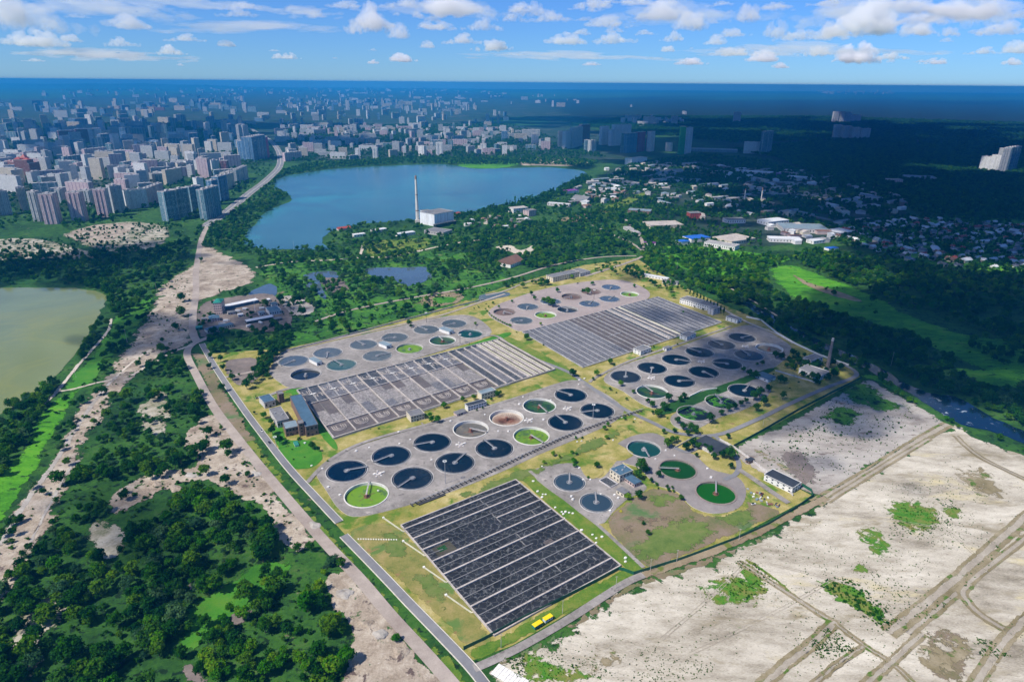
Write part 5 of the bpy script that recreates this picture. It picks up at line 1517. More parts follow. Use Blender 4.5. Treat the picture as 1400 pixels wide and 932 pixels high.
# ------------------------------------------------------------------ towers and the city
FC = {
    'pink': facade_mat('pink_panel_facade', (0.66, 0.50, 0.50), bay=3.3, fill=(0.5, 0.5), stripe=((0.36, 0.25, 0.30), 4, 0.78)),
    'grey': facade_mat('grey_panel_facade', (0.50, 0.51, 0.50), bay=3.3),
    'cream': facade_mat('cream_panel_facade', (0.62, 0.54, 0.42), bay=3.3),
    'white': facade_mat('white_panel_facade', (0.74, 0.73, 0.70), bay=3.3, fill=(0.5, 0.42)),
    'teal': facade_mat('teal_glazed_facade', (0.14, 0.27, 0.32), bay=4.0, fill=(0.7, 0.6), stripe=((0.55, 0.6, 0.62), 5, 0.84)),
    'blue': facade_mat('blue_glazed_facade', (0.10, 0.24, 0.42), bay=3.4, fill=(0.75, 0.6), stripe=((0.3, 0.45, 0.6), 6, 0.84)),
    'maroon': facade_mat('maroon_facade', (0.20, 0.07, 0.10), bay=3.4),
    'brick': facade_mat('red_brick_facade', (0.26, 0.10, 0.08), bay=3.6),
    'green': facade_mat('green_facade', (0.03, 0.30, 0.08), bay=4.0, fill=(0.3, 0.3)),
    'magenta': facade_mat('magenta_facade', (0.34, 0.02, 0.16), bay=4.0, fill=(0.4, 0.4)),
    'sand': facade_mat('sandy_facade', (0.55, 0.42, 0.28), bay=3.4),
}

def tower(p0, p1, dep, h, fac, label, group=None, penthouse=True, roofm='grey_roof', name='apartment_tower', cat='apartment tower', bays=0, turn=0.0):
    a, b = G(*p0), G(*p1)
    w = (b - a).length
    h *= 1.10 if p0[1] < 215 else 1.04
    d = (b - a).normalized()
    n = Vector((-d.y, d.x, 0))
    if n.dot(a) < 0: n = -n
    c = a + d * (w / 2) + n * (dep / 2)
    t = empty(name, (c.x, c.y, 0), math.atan2(d.y, d.x) + turn)
    tag(t, label, cat, group)
    mb = MB()
    mb.box((0, 0, -0.5), (w, dep, h + 0.5), top=1)
    mb.build('wall', [FC[fac], M[roofm]], t)
    mb = MB()
    e = 0.5
    for (x, y, sx, sy_) in ((0, dep / 2 - e / 2, w + .06, e), (0, -dep / 2 + e / 2, w + .06, e), (w / 2 - e / 2 + .02, 0, e, dep - 2 * e), (-w / 2 + e / 2 - .02, 0, e, dep - 2 * e)):
        mb.box((x, y, h + 0.01), (sx, sy_, 1.4))
    mb.build('parapet', M['pale_wall'], t)
    if penthouse:
        mb = MB()
        for q in range(max(1, int(w / 25))):
            k = max(1, int(w / 25))
            mb.box((-w / 2 + w * (q + 0.5) / k, 0, h + 0.01), (7, min(6, dep * 0.4), 4.0))
        mb.build('lift_house', M['pale_wall'], t)
    # projecting bays of glazed balconies give the front its vertical relief
    for q in range(bays):
        mb = MB()
        x = -w / 2 + w * (q + 0.5) / bays
        mb.box((x, -dep / 2 - 0.75, 1.0), (w / bays * 0.42, 1.5, h - 2.5))
        mb.box((x, dep / 2 + 0.75, 1.0), (w / bays * 0.42, 1.5, h - 2.5))
        mb.build('balcony_stack', [FC[fac]], t)
    return t

PT = 'pink towers beside the sandy waste'
tower((61.5, 307), (81, 306.5), 24, 74, 'pink', 'pink and white tower nearest the sandy waste, first of three', PT, bays=3)
tower((98, 303), (117, 302.5), 24, 72, 'pink', 'pink and white tower, middle one of three by the sandy waste', PT, bays=3)
tower((134, 297.5), (151, 297), 24, 72, 'pink', 'pink and white tower, last of three toward the blue towers', PT, bays=3)
tower((157, 292), (173, 290), 26, 72, 'grey', 'grey green tower behind the last pink tower', bays=3)
tower((46, 303), (57, 303), 20, 74, 'grey', 'slim grey tower just behind the first pink tower', bays=2)
tower((29, 289), (41, 288), 22, 62, 'cream', 'pale tower behind the slim grey tower', bays=2)
tower((2, 295), (18, 293), 24, 62, 'grey', 'grey tower at the edge of the car park beside the pale tower', bays=2)
tower((-16, 296), (-4, 296), 24, 62, 'grey', 'grey tower partly outside the picture edge', bays=2)
tower((174, 287), (204, 283), 18, 52, 'white', 'long lilac white apartment slab behind the last pink tower', bays=5, name='apartment_slab', cat='apartment slab')
tower((204, 282), (226, 272), 18, 48, 'pink', 'pale pink slab stepping back toward the blue towers', bays=4, name='apartment_slab', cat='apartment slab')
tower((142, 284), (156, 284), 16, 36, 'cream', 'low peach slab between pink towers', bays=2, name='apartment_slab', cat='apartment slab')
tower((78, 278), (86, 278), 18, 40, 'grey', 'short grey slab seen between the pink towers', bays=2, name='apartment_slab', cat='apartment slab')
tower((112, 282), (126, 282), 18, 44, 'grey', 'grey slab with balconies seen between the second and third pink towers', bays=3, name='apartment_slab', cat='apartment slab')
BT = 'blue green towers by the motorway'
tower((231, 303), (247, 299.5), 24, 74, 'teal', 'blue green tower with a white corner nearest the sandy waste', BT, bays=3)
tower((247.5, 299), (263, 295.5), 24, 74, 'teal', 'blue green tower, second beside the white cornered one', BT, bays=3)
tower((264, 292), (281, 289.5), 22, 70, 'teal', 'dark blue green tower set back between its neighbours', BT, bays=3)
tower((284, 301), (304, 293), 20, 76, 'teal', 'blue green tower with pale stripes nearest the motorway', BT, bays=4)
tower((303, 276), (314, 272), 22, 72, 'blue', 'tall pale blue tower behind the striped one by the motorway', BT, bays=2)
tower((273, 275), (282, 274), 30, 66, 'white', 'white gabled tower behind the set back blue green tower', BT)
tower((294, 281), (302, 279), 20, 70, 'blue', 'pale blue tower squeezed behind the motorway tower', BT, bays=2)
for (p0, p1, h, l) in (((150, 246), (166, 245), 48, 'first'), ((166, 247), (180, 246.5), 52, 'second'), ((180, 250), (196, 248), 46, 'third'), ((196, 250), (206, 248), 44, 'last')):
    tower(p0, p1, 18, h, 'grey', l + ' stepped grey tower of the row behind the long slabs', 'stepped grey towers', bays=3)
for (p0, p1, h, f, l) in (((217, 238), (230, 237), 44, 'grey', 'grey slab beside the dark park belt'), ((231, 238), (245, 237), 40, 'grey', 'second grey slab along the dark park belt'), ((245, 239), (256, 238), 42, 'cream', 'cream slab along the dark park belt'), ((257, 238), (267, 237), 48, 'white', 'white tower ending the slabs along the dark park belt'),
                          ((280, 235), (290, 235), 42, 'maroon', 'maroon block beside the pale striped tower'), ((291, 236), (301, 235), 46, 'white', 'pale striped tower between maroon blocks'), ((302, 235), (312, 235), 42, 'maroon', 'second maroon block near the motorway'),
                          ((312, 260), (322, 256), 48, 'cream', 'cream tower near the motorway bend'), ((325, 252), (340, 244), 46, 'grey', 'long grey slab near the motorway bend'), ((210, 250), (232, 249), 30, 'teal', 'low blue slab beside the park belt')):
    tower(p0, p1, 20, h, f, l, bays=2)
tower((184, 210), (190, 210), 40, 56, 'white', 'sunlit bright white tower at the end of a pale row', 'sunlit pale row')
for k, x in enumerate((192, 200, 208, 216)):
    tower((x, 210 - k * .3), (x + 7, 209.5 - k * .3), 20, 48, 'cream', ['first', 'second', 'third', 'fourth'][k] + ' stepped cream tower beside the sunlit white tower', 'sunlit pale row')
tower((226, 207), (268, 209), 22, 34, 'cream', 'long sunlit cream slab beside the stepped tower with a magenta foot', name='apartment_slab', cat='apartment slab', bays=7)
tower((268, 211), (275, 210.5), 30, 70, 'cream', 'tall stepped cream tower with a magenta foot')
tower((269, 213), (276, 212.5), 20, 12, 'magenta', 'magenta shop block at the foot of the stepped cream tower', name='shop_block', cat='shop')
tower((327, 219), (343, 221), 40, 86, 'blue', 'wide blue glass tower beside the motorway junction', bays=3)
tower((348, 221), (366, 216), 50, 104, 'blue', 'tallest blue glass tower at the motorway junction', bays=4)
tower((366.5, 216), (369, 214), 30, 92, 'magenta', 'thin red end of the blue glass tower group', penthouse=False)
tower((84, 200), (106, 199), 30, 74, 'maroon', 'dark maroon tower block, the nearer pair', bays=3)
tower((107, 197), (132, 196), 30, 74, 'maroon', 'dark maroon tower block, the wider one behind', bays=4)
t = tower((24, 243), (42, 243), 40, 62, 'brick', 'big red brick castle-like block with steep red roofs', name='brick_palace', cat='apartment block', penthouse=False, roofm='red_roof')
for (x, y, w, h, z) in ((-16, 0, 22, 14, 62), (16, -4, 20, 10, 62), (0, 8, 22, 22, 62)):
    mb = MB()
    mb.box((x, y, z), (w, w, h * 0.4))
    q = [(x - w / 2 - .8, y - w / 2 - .8), (x + w / 2 + .8, y - w / 2 - .8), (x + w / 2 + .8, y + w / 2 + .8), (x - w / 2 - .8, y + w / 2 + .8)]
    for k in range(4): mb.face([(*q[k], z + h * .4), (*q[(k + 1) % 4], z + h * .4), (x, y, z + h)])
    mb.build('turret', M['red_roof'], t)
tower((10, 236), (24, 238), 30, 44, 'brick', 'lower red brick wing beside the castle-like block', roofm='red_roof', name='brick_wing', cat='apartment block')
tower((44, 243), (58, 240), 40, 50, 'brick', 'brown brick wing on the other side of the castle-like block', roofm='red_roof', name='brick_wing', cat='apartment block')
tower((17, 262), (34, 261), 30, 34, 'sand', 'orange brown block behind the pale tower', name='apartment_slab', cat='apartment slab')
tower((39, 253), (46, 253), 50, 42, 'white', 'slab with a bright white gable behind the orange brown block', name='apartment_slab', cat='apartment slab')
for (p0, p1, h, f, l, bn) in (((763, 203), (772, 203), 84, 'grey', 'grey tower at the lake end, first of the tower row', 2), ((773, 204), (780, 203), 86, 'white', 'white tower, second of the tower row behind the sandbank', 2), ((783, 203), (796, 199), 100, 'grey', 'broad grey tower of the row behind the sandbank', 3), ((799, 208), (806, 208), 56, 'teal', 'short teal tower before the tower row', 2), ((807, 208.5), (815, 208), 56, 'grey', 'short grey tower before the tower row', 2),
                          ((795, 196), (806, 195), 100, 'maroon', 'dark tower behind the broad grey tower', 2), ((822, 198.5), (832, 198), 98, 'white', 'tall slim white tower standing alone beyond the sandbank', 2), ((835, 200), (848, 199), 84, 'white', 'white stepped tower pair near the striped dark tower', 3), ((838, 196), (862, 195), 100, 'white', 'wide white stepped tower behind the pair', 4),
                          ((849, 209), (855, 209), 92, 'teal', 'narrow pale striped edge of the dark blue tower', 1), ((856, 209.5), (870, 208.5), 92, 'blue', 'dark blue striped tower next to the magenta one', 3), ((872, 208), (881, 207), 94, 'magenta', 'magenta and grey tower beside the dark blue striped one', 2), ((884, 207), (888, 207), 94, 'magenta', 'slim magenta tower with a white edge', 1), ((889, 207.5), (894, 206.5), 96, 'white', 'slim bright white tower beside magenta', 1),
                          ((911, 207), (919, 207), 42, 'white', 'short white block with dark foot beyond the works', 1), ((928, 211), (935, 211), 128, 'green', 'tall bright green tower slab', 1), ((935.5, 211), (944.5, 209), 120, 'white', 'white and blue banded tower joined to the green one', 2), ((1017, 210), (1042, 210.5), 55, 'white', 'long white slab on the forest edge', 6), ((1043, 212), (1054, 210.5), 108, 'teal', 'teal tower at the end of the long white slab', 2),
                          ((1139, 192), (1149, 192), 90, 'grey', 'first of the forest towers', 2), ((1151, 192.5), (1162, 192), 84, 'grey', 'second of the forest towers', 2), ((1163, 192.5), (1174, 192), 76, 'grey', 'third of the forest towers', 2), ((1175, 192), (1188, 191.5), 68, 'grey', 'fourth and lowest of the forest towers', 2),
                          ((1138, 169), (1145, 169), 100, 'grey', 'far forest tower, nearest the city', 1), ((1147, 169), (1153, 169), 100, 'grey', 'far forest tower, second one', 1), ((1155, 169), (1162, 169), 95, 'grey', 'far forest tower, third one', 1), ((1163, 168), (1176, 168), 70, 'grey', 'lower far forest block', 1),
                          ((1337, 234), (1350, 236), 62, 'white', 'pale tower, lowest step of the big forest complex', 3), ((1350.5, 236), (1363, 237.5), 72, 'white', 'pale tower, middle step of the big forest complex', 3), ((1363.5, 237.5), (1374, 237.5), 100, 'grey', 'tall tower of the big forest complex', 3), ((1374.5, 237.5), (1388, 235), 104, 'teal', 'tallest teal tower ending the big forest complex', 4),
                          ((486, 217), (493, 217), 46, 'white', 'white tower on the far lake shore', 1), ((510, 219), (517, 219), 56, 'white', 'grey white tower on the far lake shore', 2), ((572, 213.5), (580, 214), 46, 'white', 'white stepped tower near the far lake shore', 1), ((596, 213.5), (606, 213.5), 60, 'white', 'pale blue white tower at the far lake shore', 2), ((657, 210.5), (665, 210.5), 46, 'white', 'sunlit white tower near the reed island', 2), ((727, 197), (736, 197), 50, 'white', 'white block near the sandbank', 2), ((473, 151), (478, 151), 110, 'white', 'lone pale high tower far beyond the lake', 1),
                          ((686, 192), (694, 192), 52, 'blue', 'bright blue block before the dark field', 2), ((714, 188), (738, 188), 46, 'grey', 'grey stepped block before the dark field', 4), ((918, 172), (926, 172), 78, 'grey', 'bluish block at the end of the far forest estate', 2), ((880, 172), (895, 172), 70, 'grey', 'bluish slab of the far forest estate', 2), ((1003, 168), (1012, 168), 90, 'grey', 'broad bluish tower alone in the far forest', 2)):
    tower(p0, p1, 24, h, f, l, bays=bn, penthouse=bn > 1)
B('school', 'white stepped office building beyond the works, long wings behind it', 'office building', (854, 225), (863, 226), 120, 28, 'white_wall', 'pale_wall', win=(4, 4))
B('factory_hall', 'long teal factory hall at the edge of the dark forest', 'factory', (945, 207), (1008, 209), 60, 14, 'pale_blue_roof', 'pale_blue_roof', win=(16, 1))
B('factory_hall', 'long white hall with a purple end in the shaded works', 'factory', (1004, 238), (1055, 241), 60, 12, 'white_wall', 'white_roof', win=(12, 1))
B('shop_block', 'purple shop hall beside the long white hall', 'shop', (1056, 241), (1068, 241.5), 40, 11, 'purple', 'purple', extras=-1)
B('factory_hall', 'white curved roofed hall in the shaded works', 'factory', (1075, 245), (1100, 247), 50, 10, 'white_wall', 'white_roof', win=(8, 1))
B('factory_hall', 'pale office and hall behind the car rows in the forest', 'factory', (1212, 252), (1232, 253), 50, 16, 'pale_wall', 'walkway_grey', win=(6, 2))
B('factory_hall', 'long pale hall at the forest edge behind the office', 'factory', (1234, 246), (1280, 248), 70, 12, 'pale_wall', 'pale_blue_roof', win=(12, 1))
B('factory_hall', 'small peach block before the long pale hall', 'building', (1224, 254), (1233, 254), 30, 22, 'pink_wall', 'walkway', win=(3, 3))
for k, x in enumerate((1017, 1040)):
    chimney(['white mast-like works chimney in the wood', 'taller white works chimney beside the gate frame in the wood'][k], (x, 278), 45 + 4 * k, 1.8, 1.2, [('shaft', 0, 40, 'chimney_white', 0), ('crown', 40, 45 + 4 * k, 'chimney_band', 0.05)])
for k, x in enumerate((614, 620)):
    c = G(x, 119)
    t = empty('cooling_tower', (c.x, c.y, 0))
    tag(t, ['far white cooling tower on the horizon, nearer the city', 'far white cooling tower beside the horizon mast'][k], 'cooling tower', 'far cooling towers')
    mb = MB()
    mb.lathe([(32, 0), (25, 40), (22, 62), (24, 85)], 20)
    mb.build('shell', M['white_wall'], t)
    mb = MB()
    mb.lathe([(24, 85), (24.6, 88), (22, 88)], 20)
    mb.build('rim', M['pale_wall'], t)
chimney('far horizon mast beside the cooling towers', (634, 120), 180, 9, 6, [('shaft', 0, 150, 'white_wall', 0), ('crown', 150, 180, 'chimney_band', 0)])

# --- procedural districts: many blocks; the 290 nearest stand alone, the rest is one mass
blocks, occupied = [], []
def district(poly, n, hs, ws, ds, angle, facs, label, seed, spacing=30, name='apartment_block', cat='apartment block'):
    rs = np.random.default_rng(seed)
    P = [(q.x, q.y) for q in GP(poly)]
    xs, ys = [q[0] for q in P], [q[1] for q in P]
    got = 0
    for _ in range(n * 40):
        if got >= n: break
        x, y = rs.uniform(min(xs), max(xs)), rs.uniform(min(ys), max(ys))
        if not in_poly(np.array([[x, y]]), P)[0]: continue
        if any((x - a) ** 2 + (y - b) ** 2 < spacing ** 2 for a, b in occupied): continue
        occupied.append((x, y))
        f = facs[rs.integers(len(facs))]
        rot = R(angle + rs.choice([0, 90, 0, 45]) + rs.normal() * 4)
        slab = rs.random() < 0.6
        w = rs.uniform(*ws) * (1.0 if slab else 0.45)
        h = rs.uniform(*hs) * (1.0 if slab else 1.35)
        blocks.append((math.hypot(x, y), x, y, w, rs.uniform(*ds), h, rot, f, label, name, cat))
        got += 1
district([(0, 212), (180, 214), (330, 222), (330, 246), (210, 262), (150, 276), (0, 268)], 120, (28, 60), (40, 110), (14, 20), -12, ['grey', 'cream', 'white', 'pink', 'grey', 'teal'], 'in the dense estate behind the pink towers', 1, 42)
district([(0, 190), (60, 172), (330, 172), (350, 214), (0, 214)], 150, (32, 74), (40, 120), (15, 22), -8, ['grey', 'grey', 'cream', 'teal', 'white', 'blue'], 'in the shaded estate behind the maroon towers', 2, 50)
district([(380, 170), (700, 178), (760, 200), (740, 214), (560, 214), (400, 222), (384, 214)], 260, (16, 40), (40, 120), (13, 17), 6, ['grey', 'white', 'cream', 'pink', 'grey', 'teal'], 'in the quarter along the far lake shore', 3, 44)
district([(380, 134), (620, 140), (700, 158), (690, 176), (380, 172)], 230, (20, 62), (40, 120), (14, 18), 10, ['grey', 'white', 'cream', 'grey', 'blue'], 'in the sunlit quarter far beyond the lake', 4, 62)
district([(0, 144), (330, 136), (376, 170), (0, 184)], 150, (22, 75), (50, 140), (15, 22), -5, ['grey', 'cream', 'blue', 'teal'], 'in the hazy quarter beyond the shaded estate', 5, 80)
district([(30, 124), (560, 119), (760, 132), (1000, 165), (880, 172), (690, 150), (380, 132), (40, 138)], 300, (20, 70), (60, 170), (15, 24), 0, ['grey', 'white', 'cream'], 'among far trees toward the horizon', 6, 130)
district([(838, 166), (930, 164), (940, 172), (860, 174)], 22, (25, 55), (60, 120), (16, 20), 0, ['grey', 'white'], 'in the far forest estate', 7, 70)
district([(1112, 124), (1220, 127.5), (1224, 130), (1130, 129)], 46, (50, 110), (90, 220), (20, 30), 0, ['white', 'white', 'cream', 'pink'], 'in the white town near the horizon', 8, 150)
district([(138, 148), (222, 147), (222, 154), (140, 156)], 10, (25, 45), (80, 160), (16, 22), 0, ['sand', 'brick'], 'in the orange row near the horizon', 9, 120)
LOWM = {'w': ('white_wall', 'white_roof'), 'g': ('pale_wall', 'walkway_grey'), 'b': ('pale_wall', 'pale_blue_roof'), 'd': ('brick', 'grey_roof'), 'r': ('pink_wall', 'brown_roof'), 'k': ('cream_wall', 'walkway')}
district([(780, 262), (830, 232), (900, 222), (1060, 232), (1190, 250), (1250, 285), (1140, 312), (1080, 300), (1000, 290), (960, 300), (920, 288), (850, 262), (800, 280)], 210, (5, 11), (18, 80), (12, 26), 25, ['w', 'g', 'b', 'd', 'g', 'k', 'b'], 'in the shaded works quarter', 10, 27, 'workshop', 'workshop')
district([(690, 296), (730, 300), (730, 312), (660, 316), (630, 308), (640, 300)], 22, (4, 7), (12, 20), (9, 12), 20, ['w', 'k', 'r', 'd'], 'in the small settlement by the lake shore', 11, 22, 'house', 'house')
district([(800, 262), (820, 250), (860, 262), (840, 276), (800, 284), (770, 280)], 22, (6, 10), (20, 44), (14, 24), 30, ['w', 'g', 'b', 'd', 'r'], 'in the workshops by the lake shore', 12, 28, 'workshop', 'workshop')
district([(1040, 300), (1140, 318), (1140, 336), (1060, 334)], 16, (5, 9), (16, 44), (12, 20), 10, ['w', 'k', 'g', 'r'], 'in the sunlit works yard', 13, 24, 'workshop', 'workshop')

blocks.sort()
def block_mesh(mb, x, y, w, d, h, rot, low, m0, m1):
    if low:
        mb.box((x, y, 0), (w, d, h), rot, mat=m0)
        co, si = math.cos(rot), math.sin(rot)
        Pt = lambda a, b, z: (x + a * co - b * si, y + a * si + b * co, z)
        W, D, z = w / 2 + .4, d / 2 + .4, h + .02
        rh = d * 0.14
        A = [Pt(-W, -D, z), Pt(W, -D, z), Pt(W, D, z), Pt(-W, D, z)]
        r0, r1 = Pt(-W, 0, z + rh), Pt(W, 0, z + rh)
        for f in ([A[0], A[1], r1, r0], [A[2], A[3], r0, r1], [A[1], A[2], r1], [A[3], A[0], r0]): mb.face(f, m1)
    else:
        mb.box((x, y, 0), (w, d, h), rot, mat=m0, top=m1)
        co, si = math.cos(rot), math.sin(rot)
        k = max(1, int(w / 30))
        for q in range(k):
            a = -w / 2 + w * (q + .5) / k
            mb.box((x + a * co, y + a * si, h + .01), (6, min(5, d * .4), 3.2), rot, mat=m1)
keys = list(FC)
mass = MB()
n_solo = 0
ADJ = {'pink': 'pinkish', 'grey': 'grey', 'cream': 'cream', 'white': 'white', 'teal': 'blue green', 'blue': 'blue', 'sand': 'orange', 'brick': 'red brick', 'w': 'white roofed', 'g': 'grey roofed', 'b': 'blue roofed', 'd': 'dark roofed', 'r': 'brown roofed', 'k': 'cream'}
for (dist, x, y, w, d, h, rot, f, label, name, cat) in blocks:
    low = f in LOWM
    if low or n_solo < 200:
        mb = MB()
        block_mesh(mb, 0, 0, w, d, h, 0, low, 0, 1)
        mats = [M[LOWM[f][0]], M[LOWM[f][1]]] if low else [FC[f], M['walkway_grey']]
        o = mb.build(name, mats)
        o.location = (x, y, 0)
        o.rotation_euler.z = rot
        sz = 'low ' if h < 24 and not low else ('tall ' if h > 46 else ('long ' if w > 75 else ''))
        l = sz + ADJ[f] + ' ' + name.replace('_', ' ') + ' ' + label
        tag(o, l, cat, l)
        if not low: n_solo += 1
    else:
        block_mesh(mass, x, y, w, d, h, rot, False, keys.index(f), len(keys))
o = mass.build('distant_city', [FC[k] for k in keys] + [M['walkway_grey']])
tag(o, 'mass of small apartment blocks fading into haze toward the horizon', 'city', kind='stuff')

# village houses
rs = np.random.default_rng(21)
P = [(q.x, q.y) for q in GP([(1140, 322), (1180, 306), (1230, 301), (1300, 302), (1402, 308), (1402, 368), (1330, 366), (1260, 362), (1200, 346)])]
xs, ys = [q[0] for q in P], [q[1] for q in P]
proto = {}
HR = {'red': 'red_roof', 'brown': 'brown_roof', 'grey': 'grey_roof', 'white': 'white_roof', 'blue': 'pale_blue_roof'}
village, got = [], 0
for _ in range(9000):
    if got >= 190: break
    x, y = rs.uniform(min(xs), max(xs)), rs.uniform(min(ys), max(ys))
    if not in_poly(np.array([[x, y]]), P)[0] or any((x - a) ** 2 + (y - b) ** 2 < 21 ** 2 for a, b in village): continue
    village.append((x, y))
    got += 1
    rc = ['grey', 'white', 'grey', 'white', 'brown', 'red', 'blue', 'white'][rs.integers(8)]
    key = (rc, rs.integers(3))
    if key not in proto:
        mb = MB()
        w, d, h = [(11, 8, 3.4), (14, 9, 4.2), (9, 9, 5.2)][key[1]]
        mb.box((0, 0, -.2), (w, d, h + .2), mat=0)
        rh = d * 0.36
        W, D, z = w / 2 + .5, d / 2 + .5, h + .02
        A = [(-W, -D, z), (W, -D, z), (W, D, z), (-W, D, z)]
        r0, r1 = (-W, 0, z + rh), (W, 0, z + rh)
        for f in ([A[0], A[1], r1, r0], [A[2], A[3], r0, r1], [A[1], A[2], r1], [A[3], A[0], r0]): mb.face(f, 1)
        mb.box((w * .2, d * .15, z + .4), (.8, .8, rh), mat=0)
        proto[key] = mb.mesh('house', [M[['white_wall', 'cream_wall', 'pink_wall'][key[1]]], M[HR[rc]]])
    o = bpy.data.objects.new('house', proto[key])
    link(o)
    o.location = (x, y, 0)
    o.rotation_euler.z = R(20 + rs.choice([0, 90]) + rs.normal() * 6)
    s = rs.uniform(0.9, 1.5)
    o.scale = (s * rs.uniform(.9, 1.3), s, s)
    l = 'small ' + ['white', 'cream', 'pink'][key[1]] + ' walled house with a ' + rc + ' roof among the village gardens'
    tag(o, l, 'house', l)

# rows of parked garages in the shaded works
for (px0, px1, px3, n, who) in (((1030, 248), (1085, 250), (1018, 266), 9, 'nearer the works chimneys'), ((1120, 258), (1160, 262), (1100, 273), 8, 'beside the village road')):
    a, b, c = G(*px0), G(*px1), G(*px3)
    for k in range(n):
        p = a.lerp(c, k / n)
        q = b + (c - a) * (k / n)
        d = q - p
        mb = MB()
        mb.box((0, 0, 0), (d.length, 6, 3), 0, mat=0, top=1)
        o = mb.build('garage_row', [M['pale_wall'], M['walkway_grey']])
        o.location = (p + d / 2)
        o.rotation_euler.z = math.atan2(d.y, d.x)
        tag(o, 'long low garage row with a pale flat roof ' + who, 'garage row', 'garage rows ' + who)

# ------------------------------------------------------------------ trees
def crown_mesh(name, seed, rx, rz, zc, clumps, leaves, lsize, mat, spread=0.72, cr=0.42, cone=0.0):
    """leaf-sized faces gathered in clumps through the crown's volume"""
    rs = np.random.default_rng(seed)
    v, f = [], []
    cs = []
    for k in range(clumps):
        for _ in range(30):
            p = rs.normal(size=3)
            p /= np.linalg.norm(p)
            p *= rs.random() ** 0.45
            if p[2] > -0.75: break
        taper = 1.0 - cone * max(0.0, (p[2] + 1) / 2)
        cs.append((p[0] * rx * spread * taper, p[1] * rx * spread * taper, zc + p[2] * rz * spread, rx * cr * rs.uniform(0.7, 1.25) * (1 - 0.4 * cone * max(0, p[2]))))
    for (cx, cyy, cz, r) in cs:
        n = rs.normal(size=(leaves, 3))
        n /= np.linalg.norm(n, axis=1)[:, None]
        n[:, 2] = np.where(n[:, 2] < -0.3, -n[:, 2], n[:, 2])
        for q in n:
            c = np.array([cx, cyy, cz]) + q * r * rs.uniform(0.65, 1.08) * np.array([1, 1, min(1.1, rz / rx)])
            nn = q + rs.normal(size=3) * 0.38
            nn /= np.linalg.norm(nn)
            a = np.cross(nn, rs.normal(size=3))
            a /= np.linalg.norm(a)
            b = np.cross(nn, a)
            s = lsize * rs.uniform(0.6, 1.25)
            a, b = a * s, b * s * rs.uniform(0.55, 0.95)
            i = len(v)
            v += [tuple(c - a * .5 - b * .2), tuple(c + a * .1 - b * .55), tuple(c + a * .55 + b * .1), tuple(c - a * .05 + b * .5)]
            f.append((i, i + 1, i + 2, i + 3))
    me = bpy.data.meshes.new(name)
    me.from_pydata(v, [], f)
    me.materials.append(mat)
    return me

def trunk_mesh(name, h, r, seed, limbs=3, reach=2.5):
    rs = random.Random(seed)
    mb = MB()
    mb.tube((0, 0, -0.4), (rs.uniform(-.2, .2), rs.uniform(-.2, .2), h * 0.75), r, r * 0.55, 7, cap=False)
    for k in range(limbs):
        a = k * 2.1 + rs.random()
        z = h * rs.uniform(0.45, 0.65)
        mb.tube((0, 0, z), (math.cos(a) * reach, math.sin(a) * reach, z + h * 0.35), r * 0.45, r * 0.12, 5, cap=False)
    return mb.mesh(name, [M['bark']])

KINDS = {}
def tree_kind(key, mat, rx, rz, zc, clumps, leaves, lsize, trunk_h, trunk_r, spread=0.72, cr=0.42, cone=0.0, variants=3, reach=2.5, low=(9, 14, 2.0)):
    vs = []
    for k in range(variants):
        c = crown_mesh('crown', hash(key) % 1000 + k * 17 if False else sum(map(ord, key)) + k * 17, rx, rz, zc, clumps, leaves, lsize, M[mat], spread, cr, cone)
        tr = trunk_mesh('trunk', trunk_h, trunk_r, k, reach=reach)
        lo = crown_mesh('tree_mass', sum(map(ord, key)) + k * 31 + 5, rx, rz, zc, low[0], low[1], lsize * low[2], M[mat], spread, cr * 1.1, cone)
        vs.append((c, tr, lo))
    KINDS[key] = vs
tree_kind('broad', 'leaf', 4.6, 4.6, 6.2, 26, 34, 1.15, 6.5, 0.28)
tree_kind('bright', 'leaf_bright', 4.4, 4.2, 5.6, 26, 34, 1.15, 6.0, 0.26)
tree_kind('dark', 'leaf_dark', 4.8, 5.2, 6.8, 26, 34, 1.2, 7.0, 0.30)
tree_kind('willow', 'leaf_grey', 5.0, 4.2, 5.6, 24, 34, 1.1, 5.5, 0.30)
tree_kind('poplar', 'leaf_dark', 2.4, 9.0, 10.5, 24, 30, 1.1, 13, 0.28, spread=0.8, cr=0.45, cone=0.55, reach=1.0)
tree_kind('bush', 'leaf', 1.6, 1.2, 1.1, 9, 26, 0.55, 0.8, 0.08, reach=0.6, low=(5, 12, 1.5))

